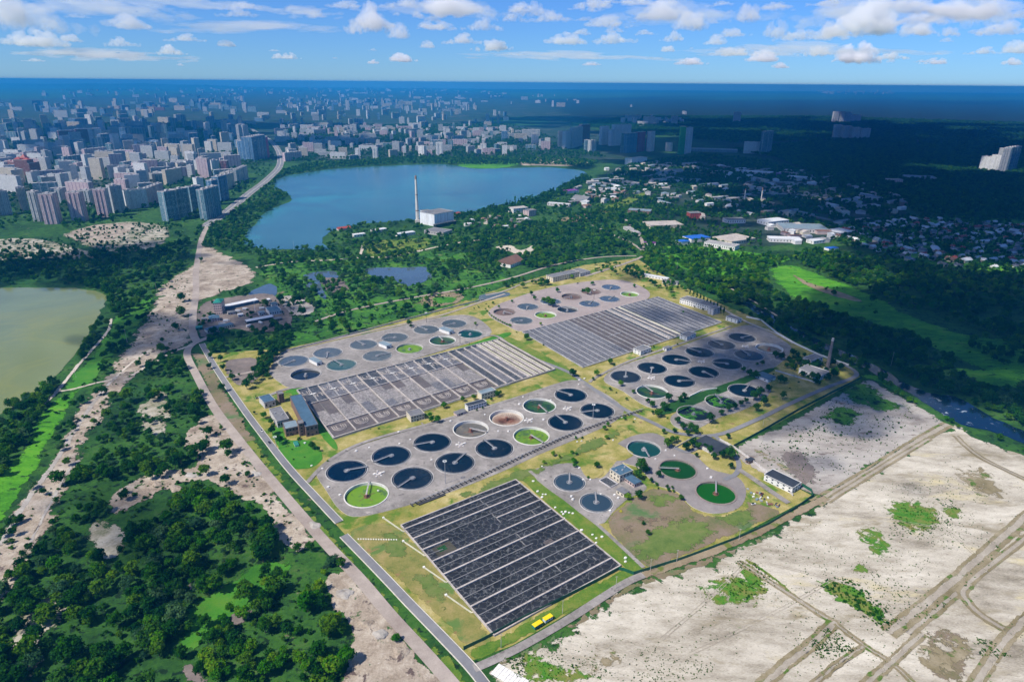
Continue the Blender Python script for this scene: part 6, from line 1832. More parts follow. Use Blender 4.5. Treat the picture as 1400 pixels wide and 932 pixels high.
# where trees may not stand
AVOID_POLY = [[(q.x, q.y) for q in apron_w[k]] for k in apron_w]
AVOID_POLY += [[(q.x, q.y) for q in b.P] for b in (b1, b2, b3)]
AVOID_POLY += [[(q.x, q.y) for q in GP(p)] for p in (LAKE, OLIVE, RIVER, *PONDS)]
AVOID_LINE = [(pts, w / 2 + 2.5) for pts, w in ROADS.values()]
AVOID_LINE += [(ribbon_pts([(280, 310), (310, 290), (340, 265), (366, 245), (383, 225), (380, 205), (366, 190), (340, 175)]), 22), (ribbon_pts(PIPE), 4)]
AVOID_BOX = []
for o in list(COL.objects):
    if o.parent is None and o.get('category') and o.name.split('.')[0] not in ('settling_tank', 'aeration_basin', 'pipe_rack', 'valve_box', 'valve_well', 'outlet_channel', 'splitter_chamber'):
        bs = [c for c in o.children if c.name.startswith('wall')] or ([o] if o.type == 'MESH' else [])
        for c in bs:
            d = c.data
            n = len(d.vertices)
            arr = np.zeros(n * 3, np.float32)
            d.vertices.foreach_get('co', arr)
            arr = arr.reshape(-1, 3)
            if n < 4000: AVOID_BOX.append((o.location.x, o.location.y, o.rotation_euler.z, np.abs(arr[:, 0]).max() * o.scale[0], np.abs(arr[:, 1]).max() * o.scale[1]))
AB = np.array(AVOID_BOX)

def clear_of(xy, margin=2.0, boxes=True):
    ok = np.ones(len(xy), bool)
    for p in AVOID_POLY: ok &= ~in_poly(xy, p)
    for pts, d in AVOID_LINE: ok &= ~near_line(xy, [(p.x, p.y) for p in pts], d)
    if boxes:
        for (x, y, rz, hx, hy) in AB:
            near = (np.abs(xy[:, 0] - x) < hx + hy + 6) & (np.abs(xy[:, 1] - y) < hx + hy + 6)
            if not near.any(): continue
            dx, dy = xy[near, 0] - x, xy[near, 1] - y
            c, s = math.cos(-rz), math.sin(-rz)
            u, w = dx * c - dy * s, dx * s + dy * c
            idx = np.nonzero(near)[0]
            ok[idx[(np.abs(u) < hx + margin) & (np.abs(w) < hy + margin)]] = False
    return ok

TREES = []   # x, y, scale, kind, place
def scatter(place, poly, per_ha, smin, smax, kinds, seed, clump=0.0, cscale=30, avoid=True, cap=60000):
    P = [(q.x, q.y) for q in GP(poly)]
    xs, ys = [q[0] for q in P], [q[1] for q in P]
    A = (max(xs) - min(xs)) * (max(ys) - min(ys))
    n = int(min(A * per_ha / 1e4, cap))
    rs = np.random.default_rng(seed)
    xy = np.stack([rs.uniform(min(xs), max(xs), n), rs.uniform(min(ys), max(ys), n)], 1)
    xy = xy[in_poly(xy, P)]
    if clump: xy = xy[0.65 * vnoise(xy, cscale, seed + 3) + 0.35 * vnoise(xy, cscale / 3, seed + 4) > clump]
    if avoid and len(xy): xy = xy[clear_of(xy)]
    names = list(kinds)
    w = np.array([kinds[k] for k in names], float)
    ks = rs.choice(len(names), size=len(xy), p=w / w.sum())
    ss = rs.uniform(smin, smax, len(xy)) * (0.75 + 0.5 * rs.random(len(xy)))
    for p, k, s in zip(xy, ks, ss): TREES.append((p[0], p[1], s, names[k], place))

W1 = {'broad': 5, 'dark': 3, 'willow': 2, 'bright': 1}
# solitary trees and bushes inside the fence (pixel of the foot, scale, kind)
SOLO = [(756.4, 623, .62, 'bright'), (765, 626, .35, 'bright'), (782, 620.5, .5, 'bright'), (788, 622, .35, 'bright'), (785.7, 633, .55, 'bright'), (743.6, 634, .4, 'bright'), (829, 600.5, .55, 'bright'), (826, 588, .6, 'bright'), (831, 583, .5, 'bright'), (787, 600, .35, 'bright'), (854, 574, .45, 'bright'), (815.7, 514, .85, 'bright'), (810.7, 520, .45, 'dark'), (783, 515, 1.1, 'broad'),
        (834, 534, .5, 'broad'), (848.6, 528, .9, 'bright'), (865.7, 538, .55, 'broad'), (856.4, 547, .35, 'broad'), (885.7, 551, .7, 'broad'), (891.4, 557, .9, 'broad'), (892, 566, .45, 'broad'), (897, 567, .5, 'broad'), (908, 562, 1.25, 'dark'), (913, 550, 1.0, 'dark'), (935, 546, .8, 'dark'), (930, 550, .8, 'dark'), (970, 579, 1.1, 'dark'), (986, 568, .8, 'dark'), (995, 563, .8, 'dark'), (1004, 560, .8, 'dark'), (1012, 556, .8, 'dark'), (1020, 552, .7, 'dark'),
        (1030, 548, 1.3, 'dark'), (1038, 543, 1.3, 'dark'), (1044, 556, 1.2, 'dark'), (1034, 562, .9, 'dark'), (1050, 536, 1.0, 'dark'), (1070, 546, 1.0, 'broad'), (1066, 524, 1.0, 'dark'), (1072, 524, .9, 'dark'), (1024, 515, 1.0, 'dark'), (1032, 518, 1.1, 'dark'), (1016, 509, .8, 'dark'), (1042, 500, .7, 'dark'), (1060, 490, 1.1, 'dark'), (1068, 492, 1.1, 'dark'), (1035, 500, .5, 'dark'),
        (926, 579, .8, 'dark'), (934, 588, .9, 'dark'), (944, 590, 1.0, 'dark'), (950, 594, 1.0, 'dark'), (922, 592, .6, 'dark'), (940, 596, .7, 'dark'), (907, 593, .55, 'broad'), (919, 606, .8, 'broad'), (912, 612, 1.0, 'broad'), (925, 604, .6, 'broad'), (938, 617, .9, 'dark'), (946, 612, 1.0, 'dark'), (953, 614, .8, 'dark'), (964, 614, .6, 'dark'), (970, 620, .8, 'dark'), (976, 628, .7, 'dark'), (952, 625, .5, 'dark'), (988, 626, 1.0, 'dark'), (997, 628, 1.2, 'dark'), (999, 641, .6, 'dark'), (995, 600, .6, 'broad'),
        (786, 639, .5, 'bright'), (784, 632, .5, 'bright'), (816, 640, .65, 'broad'), (804, 654, .35, 'bright'), (858, 683, .8, 'bright'), (873, 683, .9, 'dark'), (876, 645, 1.3, 'dark'), (872, 655, 1.0, 'dark'), (882, 648, .8, 'dark'), (900, 653, .7, 'dark'), (890, 660, .5, 'dark'), (912, 668, .4, 'dark'), (931, 684, .55, 'dark'), (914, 672, .4, 'broad'), (919, 668, .3, 'broad'),
        (590, 577, .8, 'bright'), (598, 578, .9, 'bright'), (588, 570, .55, 'bright'), (607, 558, .95, 'bright'), (648, 547, .8, 'broad'), (680, 543, .8, 'broad'), (684, 540, .6, 'broad'), (672, 548, .45, 'bright'), (660, 559, .3, 'broad'), (652, 562, .3, 'broad'),
        (361, 572, .95, 'bright'), (371, 580, .8, 'broad'), (373, 594, .9, 'broad'), (383, 608, .95, 'broad'), (390, 603, .4, 'bright'), (427, 614, .9, 'dark'), (436, 617, .5, 'dark'), (348, 566, .4, 'dark'),
        (650, 445, .6, 'bright'), (559, 446, .9, 'dark'), (562, 448, .6, 'broad'), (700, 392, .8, 'broad'), (674, 416, .6, 'bright'), (739, 445, .6, 'bright'), (724, 424, .001, 'bush'), (720, 465, 1.0, 'broad'), (755, 420, 1.3, 'broad'), (750, 418, 1.5, 'broad'), (743, 414, 1.1, 'broad'), (803, 403, 1.2, 'broad'), (798, 401, .9, 'broad'), (762, 400, 1.0, 'bright'), (810, 390, .9, 'bright'), (731, 410, .8, 'bright'), (726, 404, .8, 'broad'), (715, 394, 1.2, 'broad'), (740, 388, 1.1, 'broad'), (748, 390, 1.1, 'broad'), (700, 414, .6, 'bright'), (682, 421, .5, 'bright'), (867, 393, .7, 'bright'), (880, 393, .5, 'bright')]
for k in range(14):   # curved hedge round the far cluster
    x, y = [(664, 424), (666, 427), (669, 430), (672, 433), (675, 435), (678, 437), (681, 439), (684, 440), (687, 442), (690, 443.5), (693, 445), (696, 446), (698, 447), (668, 421)][k]
    SOLO.append((x, y, .42, 'bright'))
for k in range(11):   # poplars at the barracks
    SOLO.append((943 + k * 4.6, 405 + k * 2.6, .85, 'poplar'))
SOLO += [(962, 418, .6, 'poplar'), (968, 419, .5, 'poplar'), (975, 421, .5, 'poplar'), (961, 425, .4, 'broad'), (920, 408, .8, 'bright'), (934, 428, .5, 'bright'), (541, 873, .01, 'bush'), (541.5, 877, .75, 'bright'), (543.5, 875, .5, 'bright'), (457, 772, 1.0, 'willow'), (467, 776, .8, 'broad'), (450, 775, .7, 'willow'), (276, 358, .9, 'dark'), (301, 403, .7, 'poplar'),
         (302, 495, 1.0, 'dark'), (306, 507, .8, 'dark'), (286, 505, .8, 'dark'), (288, 490, .8, 'broad'), (318, 520, .9, 'dark'), (338, 532, 1.2, 'dark'), (344, 525, 1.1, 'dark'), (352, 520, 1.0, 'dark'), (348, 512, 1.0, 'dark'), (304, 536, .9, 'dark'), (316, 510, .4, 'broad'), (327, 514, .4, 'broad'), (276, 540, .8, 'bright'),
         (270, 580, 1.0, 'broad'), (268, 624, 1.3, 'dark'), (278, 622, 1.3, 'dark'), (248, 634, 1.2, 'dark'), (240, 640, 1.2, 'dark'), (312, 626, .8, 'broad'), (360, 768, 1.5, 'dark'), (366, 758, 1.5, 'dark'), (352, 750, 1.5, 'dark')]
for x, y, s, k in SOLO:
    p = G(x, y)
    if s > 0.1: TREES.append((p.x, p.y, s, k, 'plant' if y > 380 and 280 < x < 1100 else 'waste'))

# thickets of the foreground
TH = {'broad': 5, 'dark': 4, 'willow': 1.5, 'bright': 2}
scatter('thicket', [(-40, 800), (60, 770), (110, 776), (190, 720), (250, 676), (300, 672), (345, 690), (368, 712), (380, 745), (330, 775), (270, 820), (245, 860), (250, 900), (290, 960), (-40, 960)], 150, .4, 1.5, {'broad': 5, 'dark': 4, 'willow': 2, 'bright': 2}, 31, 0.36, 26)
scatter('thicket', [(300, 850), (345, 800), (390, 772), (430, 760), (450, 775), (436, 800), (448, 830), (470, 870), (474, 910), (468, 960), (300, 960), (280, 920)], 150, .4, 1.35, {'bright': 6, 'broad': 4, 'dark': 1}, 32, 0.40, 26)
scatter('thicket', [(110, 650), (150, 570), (190, 520), (230, 480), (258, 480), (262, 510), (290, 560), (282, 568), (246, 596), (250, 615), (262, 632), (210, 642), (160, 670), (140, 706), (118, 720), (100, 760), (50, 800), (-20, 830), (20, 780), (60, 720)], 130, .35, 1.2, {'dark': 4, 'broad': 4, 'willow': 1, 'bright': 1}, 33, 0.44, 34)
scatter('lakeside', [(0, 560), (36, 548), (66, 530), (92, 506), (114, 478), (130, 446), (140, 440), (136, 460), (118, 490), (96, 516), (70, 540), (60, 560), (40, 600), (0, 650), (-60, 690), (-60, 620)], 150, .7, 1.3, W1, 34, 0.30, 22)
scatter('meadow edge', [(100, 545), (116, 540), (120, 556), (92, 610), (60, 670), (20, 740), (-20, 770), (10, 710), (50, 650), (76, 600)], 90, .5, 1.0, {'dark': 4, 'willow': 4, 'broad': 2}, 35, 0.44, 22)
scatter('corridor edge', [(150, 470), (180, 430), (212, 400), (262, 352), (250, 372), (214, 400), (208, 430), (186, 462), (150, 510), (130, 530), (120, 520)], 90, .5, 1.1, {'dark': 4, 'broad': 4}, 36, 0.46, 22)
scatter('olive lake wood', [(-60, 346), (120, 350), (220, 338), (260, 330), (262, 356), (236, 376), (206, 398), (170, 440), (150, 440), (150, 408), (110, 392), (60, 388), (0, 390), (-60, 392)], 85, .7, 1.4, {'dark': 4, 'broad': 4, 'willow': 1}, 37, 0.36, 45)
scatter('waste bushes', [(0, 332), (130, 312), (236, 304), (260, 320), (240, 342), (120, 350), (0, 352)], 55, .35, .9, {'dark': 5, 'broad': 3}, 38, 0.45, 30)
scatter('shore wood', [(270, 312), (300, 300), (340, 275), (376, 246), (384, 236), (400, 236), (382, 246), (378, 262), (396, 268), (380, 280), (346, 306), (334, 326), (352, 340), (340, 352), (300, 344), (268, 336)], 85, .7, 1.3, W1, 39, 0.30, 40)
scatter('yard wood', [(268, 456), (300, 455), (330, 452), (395, 448), (400, 470), (384, 480), (330, 478), (300, 488), (276, 478)], 110, .6, 1.2, {'dark': 6, 'broad': 2}, 40, 0.36, 24)
scatter('yard wood', [(306, 404), (340, 396), (350, 403), (320, 408)], 160, .5, .9, {'dark': 6, 'broad': 2}, 41)
scatter('yard wood', [(360, 470), (384, 470), (382, 500), (364, 520), (350, 512)], 170, .7, 1.2, {'dark': 6, 'broad': 2}, 42)
# marsh and woods beyond the plant
scatter('marsh', [(350, 346), (440, 335), (500, 330), (590, 342), (660, 330), (700, 346), (690, 380), (640, 396), (560, 410), (480, 430), (420, 436), (400, 420), (410, 400), (356, 380)], 90, .45, 1.15, {'broad': 4, 'bright': 3, 'willow': 3, 'dark': 2}, 43, 0.44, 42)
scatter('marsh', [(560, 412), (700, 376), (640, 398), (570, 424), (480, 446), (420, 452), (430, 440), (500, 424)], 55, .4, .9, {'broad': 3, 'bright': 5, 'dark': 1}, 44, 0.40, 24)
scatter('spit', [(448, 330), (450, 318), (480, 309), (540, 305), (566, 302), (600, 318), (610, 326), (590, 340), (540, 330), (500, 336)], 60, .7, 1.3, W1, 45, 0.46, 30)
scatter('shore wood', [(600, 324), (630, 300), (690, 286), (760, 264), (798, 240), (810, 246), (790, 260), (720, 285), (690, 300), (720, 320), (660, 345), (600, 345)], 60, .7, 1.3, {'broad': 5, 'dark': 4, 'bright': 1}, 46, 0.40, 40)
scatter('shore wood', [(600, 302), (640, 293), (700, 281), (760, 262), (796, 242), (808, 246), (770, 268), (700, 288), (620, 302)], 120, .8, 1.4, {'dark': 6, 'broad': 3, 'poplar': 2}, 47, 0.2)
scatter('middle wood', [(660, 318), (700, 305), (760, 310), (830, 320), (862, 335), (870, 348), (810, 352), (750, 366), (720, 372), (705, 350), (730, 345), (725, 335), (690, 335), (650, 345)], 100, .7, 1.3, {'broad': 5, 'bright': 3, 'dark': 3, 'willow': 1}, 48, 0.32, 50)
scatter('middle wood', [(790, 300), (830, 285), (880, 292), (900, 315), (940, 318), (930, 335), (890, 342), (870, 318), (845, 305), (815, 308)], 80, .7, 1.3, {'broad': 5, 'dark': 4, 'bright': 1}, 49, 0.36, 45)
scatter('bright wood', [(868, 350), (895, 342), (940, 340), (1000, 350), (1050, 350), (1085, 356), (1050, 368), (1056, 400), (1030, 412), (1000, 415), (970, 402), (930, 385), (895, 372)], 130, .7, 1.25, {'bright': 7, 'broad': 4, 'dark': 1, 'willow': 1}, 50, 0.30, 50)
scatter('bright wood', [(1080, 350), (1120, 345), (1160, 352), (1220, 355), (1300, 372), (1410, 382), (1410, 462), (1340, 452), (1280, 440), (1230, 420), (1180, 395), (1110, 372)], 110, .75, 1.35, {'dark': 3, 'broad': 6, 'bright': 3, 'willow': 1}, 51, 0.26, 60)
scatter('river wood', [(975, 412), (1020, 408), (1060, 400), (1110, 422), (1180, 446), (1240, 462), (1300, 490), (1310, 520), (1360, 535), (1410, 540), (1410, 590), (1360, 568), (1310, 545), (1260, 530), (1200, 498), (1140, 470), (1085, 446), (1030, 422)], 105, .75, 1.35, {'dark': 6, 'broad': 4, 'willow': 1}, 52, 0.30, 45)
scatter('river wood', [(1000, 424), (1050, 440), (1090, 462), (1140, 486), (1196, 512), (1230, 534), (1210, 532), (1182, 516), (1160, 498), (1120, 484), (1085, 468), (1045, 442)], 130, .7, 1.3, {'dark': 7, 'broad': 3}, 53, 0.22, 35)
scatter('river wood', [(1330, 450), (1420, 455), (1420, 500), (1370, 500), (1320, 480)], 70, .7, 1.3, {'dark': 6, 'broad': 3}, 54, 0.4, 50)
scatter('river wood', [(1190, 515), (1240, 540), (1300, 575), (1360, 598), (1420, 618), (1420, 634), (1360, 606), (1290, 580), (1230, 545)], 80, .3, .8, {'bright': 4, 'broad': 5}, 55, 0.4, 25)
scatter('chimney garden', [(1070, 488), (1100, 486), (1130, 498), (1150, 506), (1140, 520), (1118, 528), (1090, 520), (1072, 508)], 150, .5, 1.0, {'dark': 7, 'broad': 2}, 56, 0.2)
scatter('far side garden', [(845, 370), (880, 360), (930, 382), (960, 400), (930, 404), (890, 392)], 90, .5, 1.0, {'broad': 5, 'bright': 4, 'dark': 2}, 57, 0.42, 30)
scatter('far side garden', [(690, 386), (740, 376), (800, 362), (850, 356), (850, 376), (790, 380), (740, 392)], 60, .4, .9, {'broad': 5, 'bright': 4}, 58, 0.46, 30)
scatter('middle gardens', [(640, 300), (700, 290), (800, 262), (870, 270), (960, 300), (1040, 320), (1040, 345), (940, 345), (880, 345), (800, 330), (700, 312)], 60, .6, 1.2, {'broad': 5, 'dark': 4, 'bright': 2}, 70, 0.42, 36)
scatter('yard wood', [(272, 425), (290, 415), (300, 428), (284, 446), (272, 448)], 120, .4, .8, {'dark': 5, 'broad': 3}, 71)
scatter('yard wood', [(322, 428), (350, 422), (364, 432), (340, 440), (325, 436)], 50, .4, .7, {'dark': 5, 'broad': 3}, 72)
BUSHY = {'bush': 8, 'broad': 1}
for sd, (poly, dens, th) in enumerate((([(110, 650), (150, 570), (190, 500), (262, 480), (292, 560), (340, 640), (400, 720), (440, 760), (470, 860), (470, 940), (-40, 940), (-40, 830), (60, 740)], 150, .40),
        ([(-40, 640), (60, 540), (110, 530), (100, 570), (30, 690), (-40, 780)], 60, .5), ([(110, 530), (150, 440), (200, 405), (262, 350), (262, 470), (190, 505), (130, 560)], 70, .5),
        ([(350, 340), (500, 330), (700, 330), (700, 390), (560, 436), (390, 476), (350, 430)], 110, .44), ([(1050, 366), (1110, 366), (1230, 420), (1340, 456), (1420, 464), (1420, 520), (1290, 484), (1100, 420)], 14, .52),
        ([(262, 490), (290, 500), (350, 600), (420, 690), (480, 750), (640, 930), (610, 930), (480, 790), (330, 610)], 40, .5), ([(290, 490), (420, 470), (690, 400), (900, 360), (1090, 470), (1160, 510), (1000, 600), (860, 780), (640, 890), (470, 730)], 9, .5))):
    if sd == 0: scatter('bushes', [(150, 500), (190, 505), (140, 590), (100, 680), (40, 780), (-40, 880), (-40, 800), (60, 650), (110, 560)], 130, .5, 1.6, BUSHY, 340, .52, 18)
    scatter('bushes', poly, dens, .5, 1.5, BUSHY, 300 + sd, th, 26)
# gardens, city greenery, far woods
scatter('village', [(1130, 330), (1180, 300), (1260, 296), (1410, 302), (1410, 385), (1300, 370), (1210, 352)], 85, .6, 1.15, {'dark': 5, 'broad': 4, 'bright': 1}, 59, 0.3, 60)
scatter('works', [(790, 285), (820, 250), (860, 225), (960, 212), (1060, 222), (1160, 250), (1240, 285), (1180, 305), (1130, 318), (1050, 300), (1000, 300), (950, 300), (900, 296), (860, 268)], 70, .7, 1.4, {'dark': 6, 'broad': 3}, 60, 0.38, 90)
scatter('far shore', [(384, 236), (420, 225), (560, 216), (760, 216), (820, 222), (804, 230), (760, 226), (640, 226), (560, 224), (460, 230), (400, 240)], 70, .8, 1.4, {'broad': 5, 'dark': 4, 'bright': 2}, 61, 0.25, 50)
scatter('city', [(-20, 170), (340, 168), (378, 200), (370, 236), (330, 268), (300, 306), (230, 306), (180, 302), (60, 318), (-20, 320)], 34, .8, 1.4, {'dark': 5, 'broad': 4}, 62, 0.38, 120, cap=26000)
scatter('city', [(384, 172), (700, 170), (790, 200), (830, 216), (760, 216), (560, 215), (400, 224)], 32, .8, 1.4, {'dark': 5, 'broad': 4}, 63, 0.36, 120, cap=20000)
FORW = [(1000, 206), (1060, 216), (1130, 244), (1190, 264), (1250, 290), (1300, 297), (1420, 302), (1420, 214), (1300, 200), (1100, 195)]
scatter('dark forest', FORW, 95, .95, 1.5, {'dark': 9, 'broad': 2}, 64, 0.16, 140, cap=70000)
scatter('dark forest', [(780, 172), (1000, 196), (1100, 195), (1420, 214), (1420, 170), (1100, 160), (860, 160)], 22, 1.3, 2.0, {'dark': 1}, 65, 0.2, 300, cap=90000)

# keep what the camera can see, then split into individuals and woodland
kept = []
Ri = CAMROT.to_3x3().transposed()
for (x, y, s, k, pl) in TREES:
    q = Ri @ Vector((x, y, 3 - CAM_H))
    if q.z > -10: continue
    u, v = 700 + F * q.x / -q.z, 466 - F * q.y / -q.z
    if -60 < u < 1460 and v < 985: kept.append((math.hypot(math.hypot(x, y), CAM_H), x, y, s, k, pl))
kept.sort()
LABEL = {'broad': 'green broadleaf tree', 'bright': 'bright green bushy tree', 'dark': 'dark green tree', 'willow': 'grey green willowy tree', 'poplar': 'slim dark poplar'}
PLACE = {'plant': 'standing inside the fenced sewage works', 'waste': 'standing alone on sandy waste by the dirt road', 'thicket': 'crowded in the dense thicket below the sandy patches', 'lakeside': 'on the bank of the olive lake', 'meadow edge': 'along the edge of the bright meadow', 'corridor edge': 'beside the sandy track corridor',
         'yard wood': 'in the dark grove near the crowded yard'}
tr_protos = {}
n_ind = 0
rest = []
rs = np.random.default_rng(77)
order = [t for t in kept if t[5] in ('plant', 'waste')] + [t for t in kept if t[5] not in ('plant', 'waste')]
for (dist, x, y, s, k, pl) in order:
    if n_ind < 298 and k != 'bush' and pl in PLACE:
        v = rs.integers(3)
        cm, tm, _ = KINDS[k][v]
        name = 'poplar_tree' if k == 'poplar' else 'tree'
        t = empty(name, (x, y, 0.2), rs.uniform(0, 6.28))
        sz = s * rs.uniform(0.92, 1.08)
        t.scale = (sz, sz, sz * rs.uniform(.9, 1.1))
        size = 'small ' if s < 0.55 else ('large ' if s > 1.15 else '')
        l = size + LABEL[k] + ' ' + PLACE[pl]
        tag(t, l, 'tree', l)
        o = bpy.data.objects.new('trunk', tm); link(o, t)
        o = bpy.data.objects.new('crown', cm); link(o, t)
        n_ind += 1
    else:
        rest.append((dist, x, y, s, k))

# the remaining trees: instanced on points as a few wooded masses
def gn_mass(name, label, protos, pts, scales):
    me = bpy.data.meshes.new(name)
    me.from_pydata([tuple(p) for p in pts], [], [])
    a = me.attributes.new('size', 'FLOAT', 'POINT')
    a.data.foreach_set('value', np.array(scales, np.float32))
    o = bpy.data.objects.new(name, me)
    link(o)
    tag(o, label, 'woodland', kind='stuff')
    ng = bpy.data.node_groups.new(name, 'GeometryNodeTree')
    ng.interface.new_socket('Geometry', in_out='INPUT', socket_type='NodeSocketGeometry')
    ng.interface.new_socket('Geometry', in_out='OUTPUT', socket_type='NodeSocketGeometry')
    N, L = ng.nodes, ng.links
    gi, go = N.new('NodeGroupInput'), N.new('NodeGroupOutput')
    join = N.new('GeometryNodeJoinGeometry')
    for p in protos:
        oi = N.new('GeometryNodeObjectInfo')
        oi.inputs['Object'].default_value = p
        oi.inputs['As Instance'].default_value = True
        L.new(oi.outputs['Geometry'], join.inputs[0])
    ip = N.new('GeometryNodeInstanceOnPoints')
    ip.inputs['Pick Instance'].default_value = True
    rv = N.new('FunctionNodeRandomValue')
    rv.data_type = 'FLOAT_VECTOR'
    rv.inputs[0].default_value = (0, 0, 0)
    rv.inputs[1].default_value = (0.05, 0.05, 6.283)
    at = N.new('GeometryNodeInputNamedAttribute')
    at.data_type = 'FLOAT'
    at.inputs['Name'].default_value = 'size'
    L.new(gi.outputs[0], ip.inputs['Points'])
    L.new(join.outputs[0], ip.inputs['Instance'])
    L.new(rv.outputs[0], ip.inputs['Rotation'])
    L.new(at.outputs['Attribute'], ip.inputs['Scale'])
    L.new(ip.outputs[0], go.inputs[0])
    m = o.modifiers.new('scatter', 'NODES')
    m.node_group = ng
    return o

def proto_obj(me, name):
    return bpy.data.objects.new(name, me)      # never linked: only a source for the scattered woodland
near_d = 1500
WLAB = {'broad': 'mass of green broadleaf woods', 'bright': 'mass of bright green thicket', 'dark': 'mass of dark green woods', 'willow': 'mass of grey green willow scrub', 'poplar': 'mass of slim poplars', 'bush': 'mass of low bushes'}
for k in KINDS:
    for far in (False, True):
        sel = [t for t in rest if t[4] == k and (t[0] > near_d) == far]
        if not sel: continue
        protos = [proto_obj(v[2] if far else v[0], 'tree_source') for v in KINDS[k]]
        gn_mass('woodland', WLAB[k] + (' in the distance' if far else ' around the sewage works'), protos, [(t[1], t[2], 0.0) for t in sel], [t[3] for t in sel])
print('trees kept', len(kept), 'individual', n_ind)

# shrubs dotted over the sand field
SHR = []
def shrubs(poly, n, smin, smax, seed, th=0.0, sc=25):
    P = [(q.x, q.y) for q in GP(poly)]
    xs, ys = [q[0] for q in P], [q[1] for q in P]
    r2 = np.random.default_rng(seed)
    xy = np.stack([r2.uniform(min(xs), max(xs), n * 6), r2.uniform(min(ys), max(ys), n * 6)], 1)
    xy = xy[in_poly(xy, P)]
    if th: xy = xy[vnoise(xy, sc, seed) > th]
    for p in xy[:n]: SHR.append((p[0], p[1], r2.uniform(smin, smax)))
shrubs([(1050, 608), (1110, 575), (1160, 545), (1184, 535), (1230, 560), (1250, 572), (1215, 605), (1170, 625), (1110, 625)], 120, .35, 1.15, 1, 0.45, 30)
shrubs([(1010, 622), (1184, 522), (1280, 578), (1130, 670)], 70, .3, .6, 2)
shrubs([(1120, 800), (1160, 792), (1228, 856), (1200, 855)], 46, .5, 1.3, 3)
shrubs([(1190, 780), (1260, 810), (1230, 850), (1195, 815)], 60, .25, .5, 4)
shrubs([(1210, 700), (1290, 680), (1340, 720), (1300, 760), (1220, 730)], 110, .2, .45, 5, 0.4, 20)
shrubs([(700, 900), (760, 890), (860, 925), (720, 940)], 60, .2, .4, 6)
shrubs([(1070, 870), (1130, 858), (1180, 885), (1130, 920)], 60, .2, .4, 7)
shrubs([(1000, 770), (1300, 620), (1400, 700), (1200, 850)], 90, .18, .45, 8)
shrubs([(1010, 622), (1184, 522), (1280, 578), (1130, 670)], 420, .25, .55, 11, .4, 30)
shrubs([(700, 905), (1000, 765), (1300, 620), (1400, 640), (1400, 920), (720, 940)], 1300, .16, .40, 12, .42, 35)
shrubs([(700, 900), (800, 860), (1060, 930), (700, 945)], 380, .16, .38, 13, .5, 14)
for k, q in enumerate(([(990, 765), (1030, 768), (1080, 812), (1040, 835), (990, 810)], [(1190, 690), (1300, 680), (1330, 715), (1220, 745)], [(1070, 872), (1140, 858), (1170, 890), (1100, 910)], [(690, 900), (760, 880), (860, 930), (720, 945)], [(1330, 860), (1400, 830), (1400, 900), (1340, 900)], [(1240, 850), (1380, 730), (1395, 735), (1256, 862)])):
    shrubs(q, 200, .2, .6, 40 + k, .45, 14)
shrubs([(1113, 796), (1160, 786), (1235, 855), (1210, 864)], 220, .25, .7, 14)
SHR.sort(key=lambda s: -s[2])
solo = SHR[:270]
for (x, y, s) in solo:
    o = bpy.data.objects.new('shrub', KINDS['bush'][rs.integers(3)][0])
    link(o)
    o.location = (x, y, 0.2)
    o.rotation_euler.z = rs.uniform(0, 6.28)
    o.scale = (s, s, s * .9)
    far_end = y > G(1100, 680).y
    l = ('dark ' if s > .6 else 'tiny dark ') + ('shrub dotted over the grey shaded end of the sand field' if far_end else 'green shrub dotted over the bright sand field')
    tag(o, l, 'shrub', l)
gn_mass('scrub_tufts', 'tiny green tufts sprinkled over the sand field', [proto_obj(v[2], 'tuft_source') for v in KINDS['bush']], [(x, y, .2) for x, y, s in SHR[270:]], [s for x, y, s in SHR[270:]])

# ------------------------------------------------------------------ fences, poles, masts, vehicles and small things
def fence(label, px, h, mat, postmat='dark_steel', step=6.0, board=0.16, name='fence'):
    pts = GP(px)
    o0 = pts[0]
    t = empty(name, (o0.x, o0.y, 0))
    tag(t, label, 'fence' if name == 'fence' else 'wall')
    mb = MB()
    for a, b in zip(pts[:-1], pts[1:]): mb.beam((a.x - o0.x, a.y - o0.y, 0.15), (b.x - o0.x, b.y - o0.y, 0.15), board, h)
    mb.build('panel', M[mat], t)
    n = 0
    for a, b in zip(pts[:-1], pts[1:]):
        k = max(1, int((b - a).length / step))
        for q in range(k):
            if n >= 95: break
            p = a.lerp(b, q / k)
            mb = MB()
            mb.box((p.x - o0.x, p.y - o0.y, 0), (0.3, 0.3, h + 0.5))
            mb.build('post', M[postmat], t)
            n += 1
    return t
fence('dark green fence along the front road below the black basin', [(634, 888), (660, 876), (700, 854), (760, 824), (820, 793), (846, 779), (852, 780), (866, 785.5)], 3.0, 'fence_green', 'fence_green')
fence('dark green fence between the bare lawn and the sand field', [(866, 785.5), (888, 779), (930, 766), (968, 752), (1010, 736), (1050, 718), (1090, 694), (1111, 679), (1109, 672), (1096, 664)], 3.0, 'fence_green', 'fence_green', 7)
fence('dark green fence between the cross road and the grey sand field', [(1003, 611), (1040, 591), (1090, 562), (1140, 536), (1178, 517)], 3.0, 'fence_green', 'fence_green', 8)
fence('pale wall along the grey sand field beside the garage block', [(984, 602), (1004, 613), (1022, 626), (1046, 645), (1070, 664), (1084, 678)], 2.5, 'pale_wall', 'white_wall', 8, .3, 'boundary_wall')
fence('pale boundary wall behind the poplars and the river wood', [(1160, 500), (1120, 486), (1086, 470), (1062, 456), (1040, 438), (1020, 434)], 2.5, 'white_wall', 'pale_wall', 10, .3, 'boundary_wall')
fence('long pale wall between the marsh and the grey tanks', [(392, 480), (440, 468), (500, 452), (560, 436), (620, 420), (662, 410)], 2.2, 'pale_wall', 'pale_wall', 10, .35, 'boundary_wall')
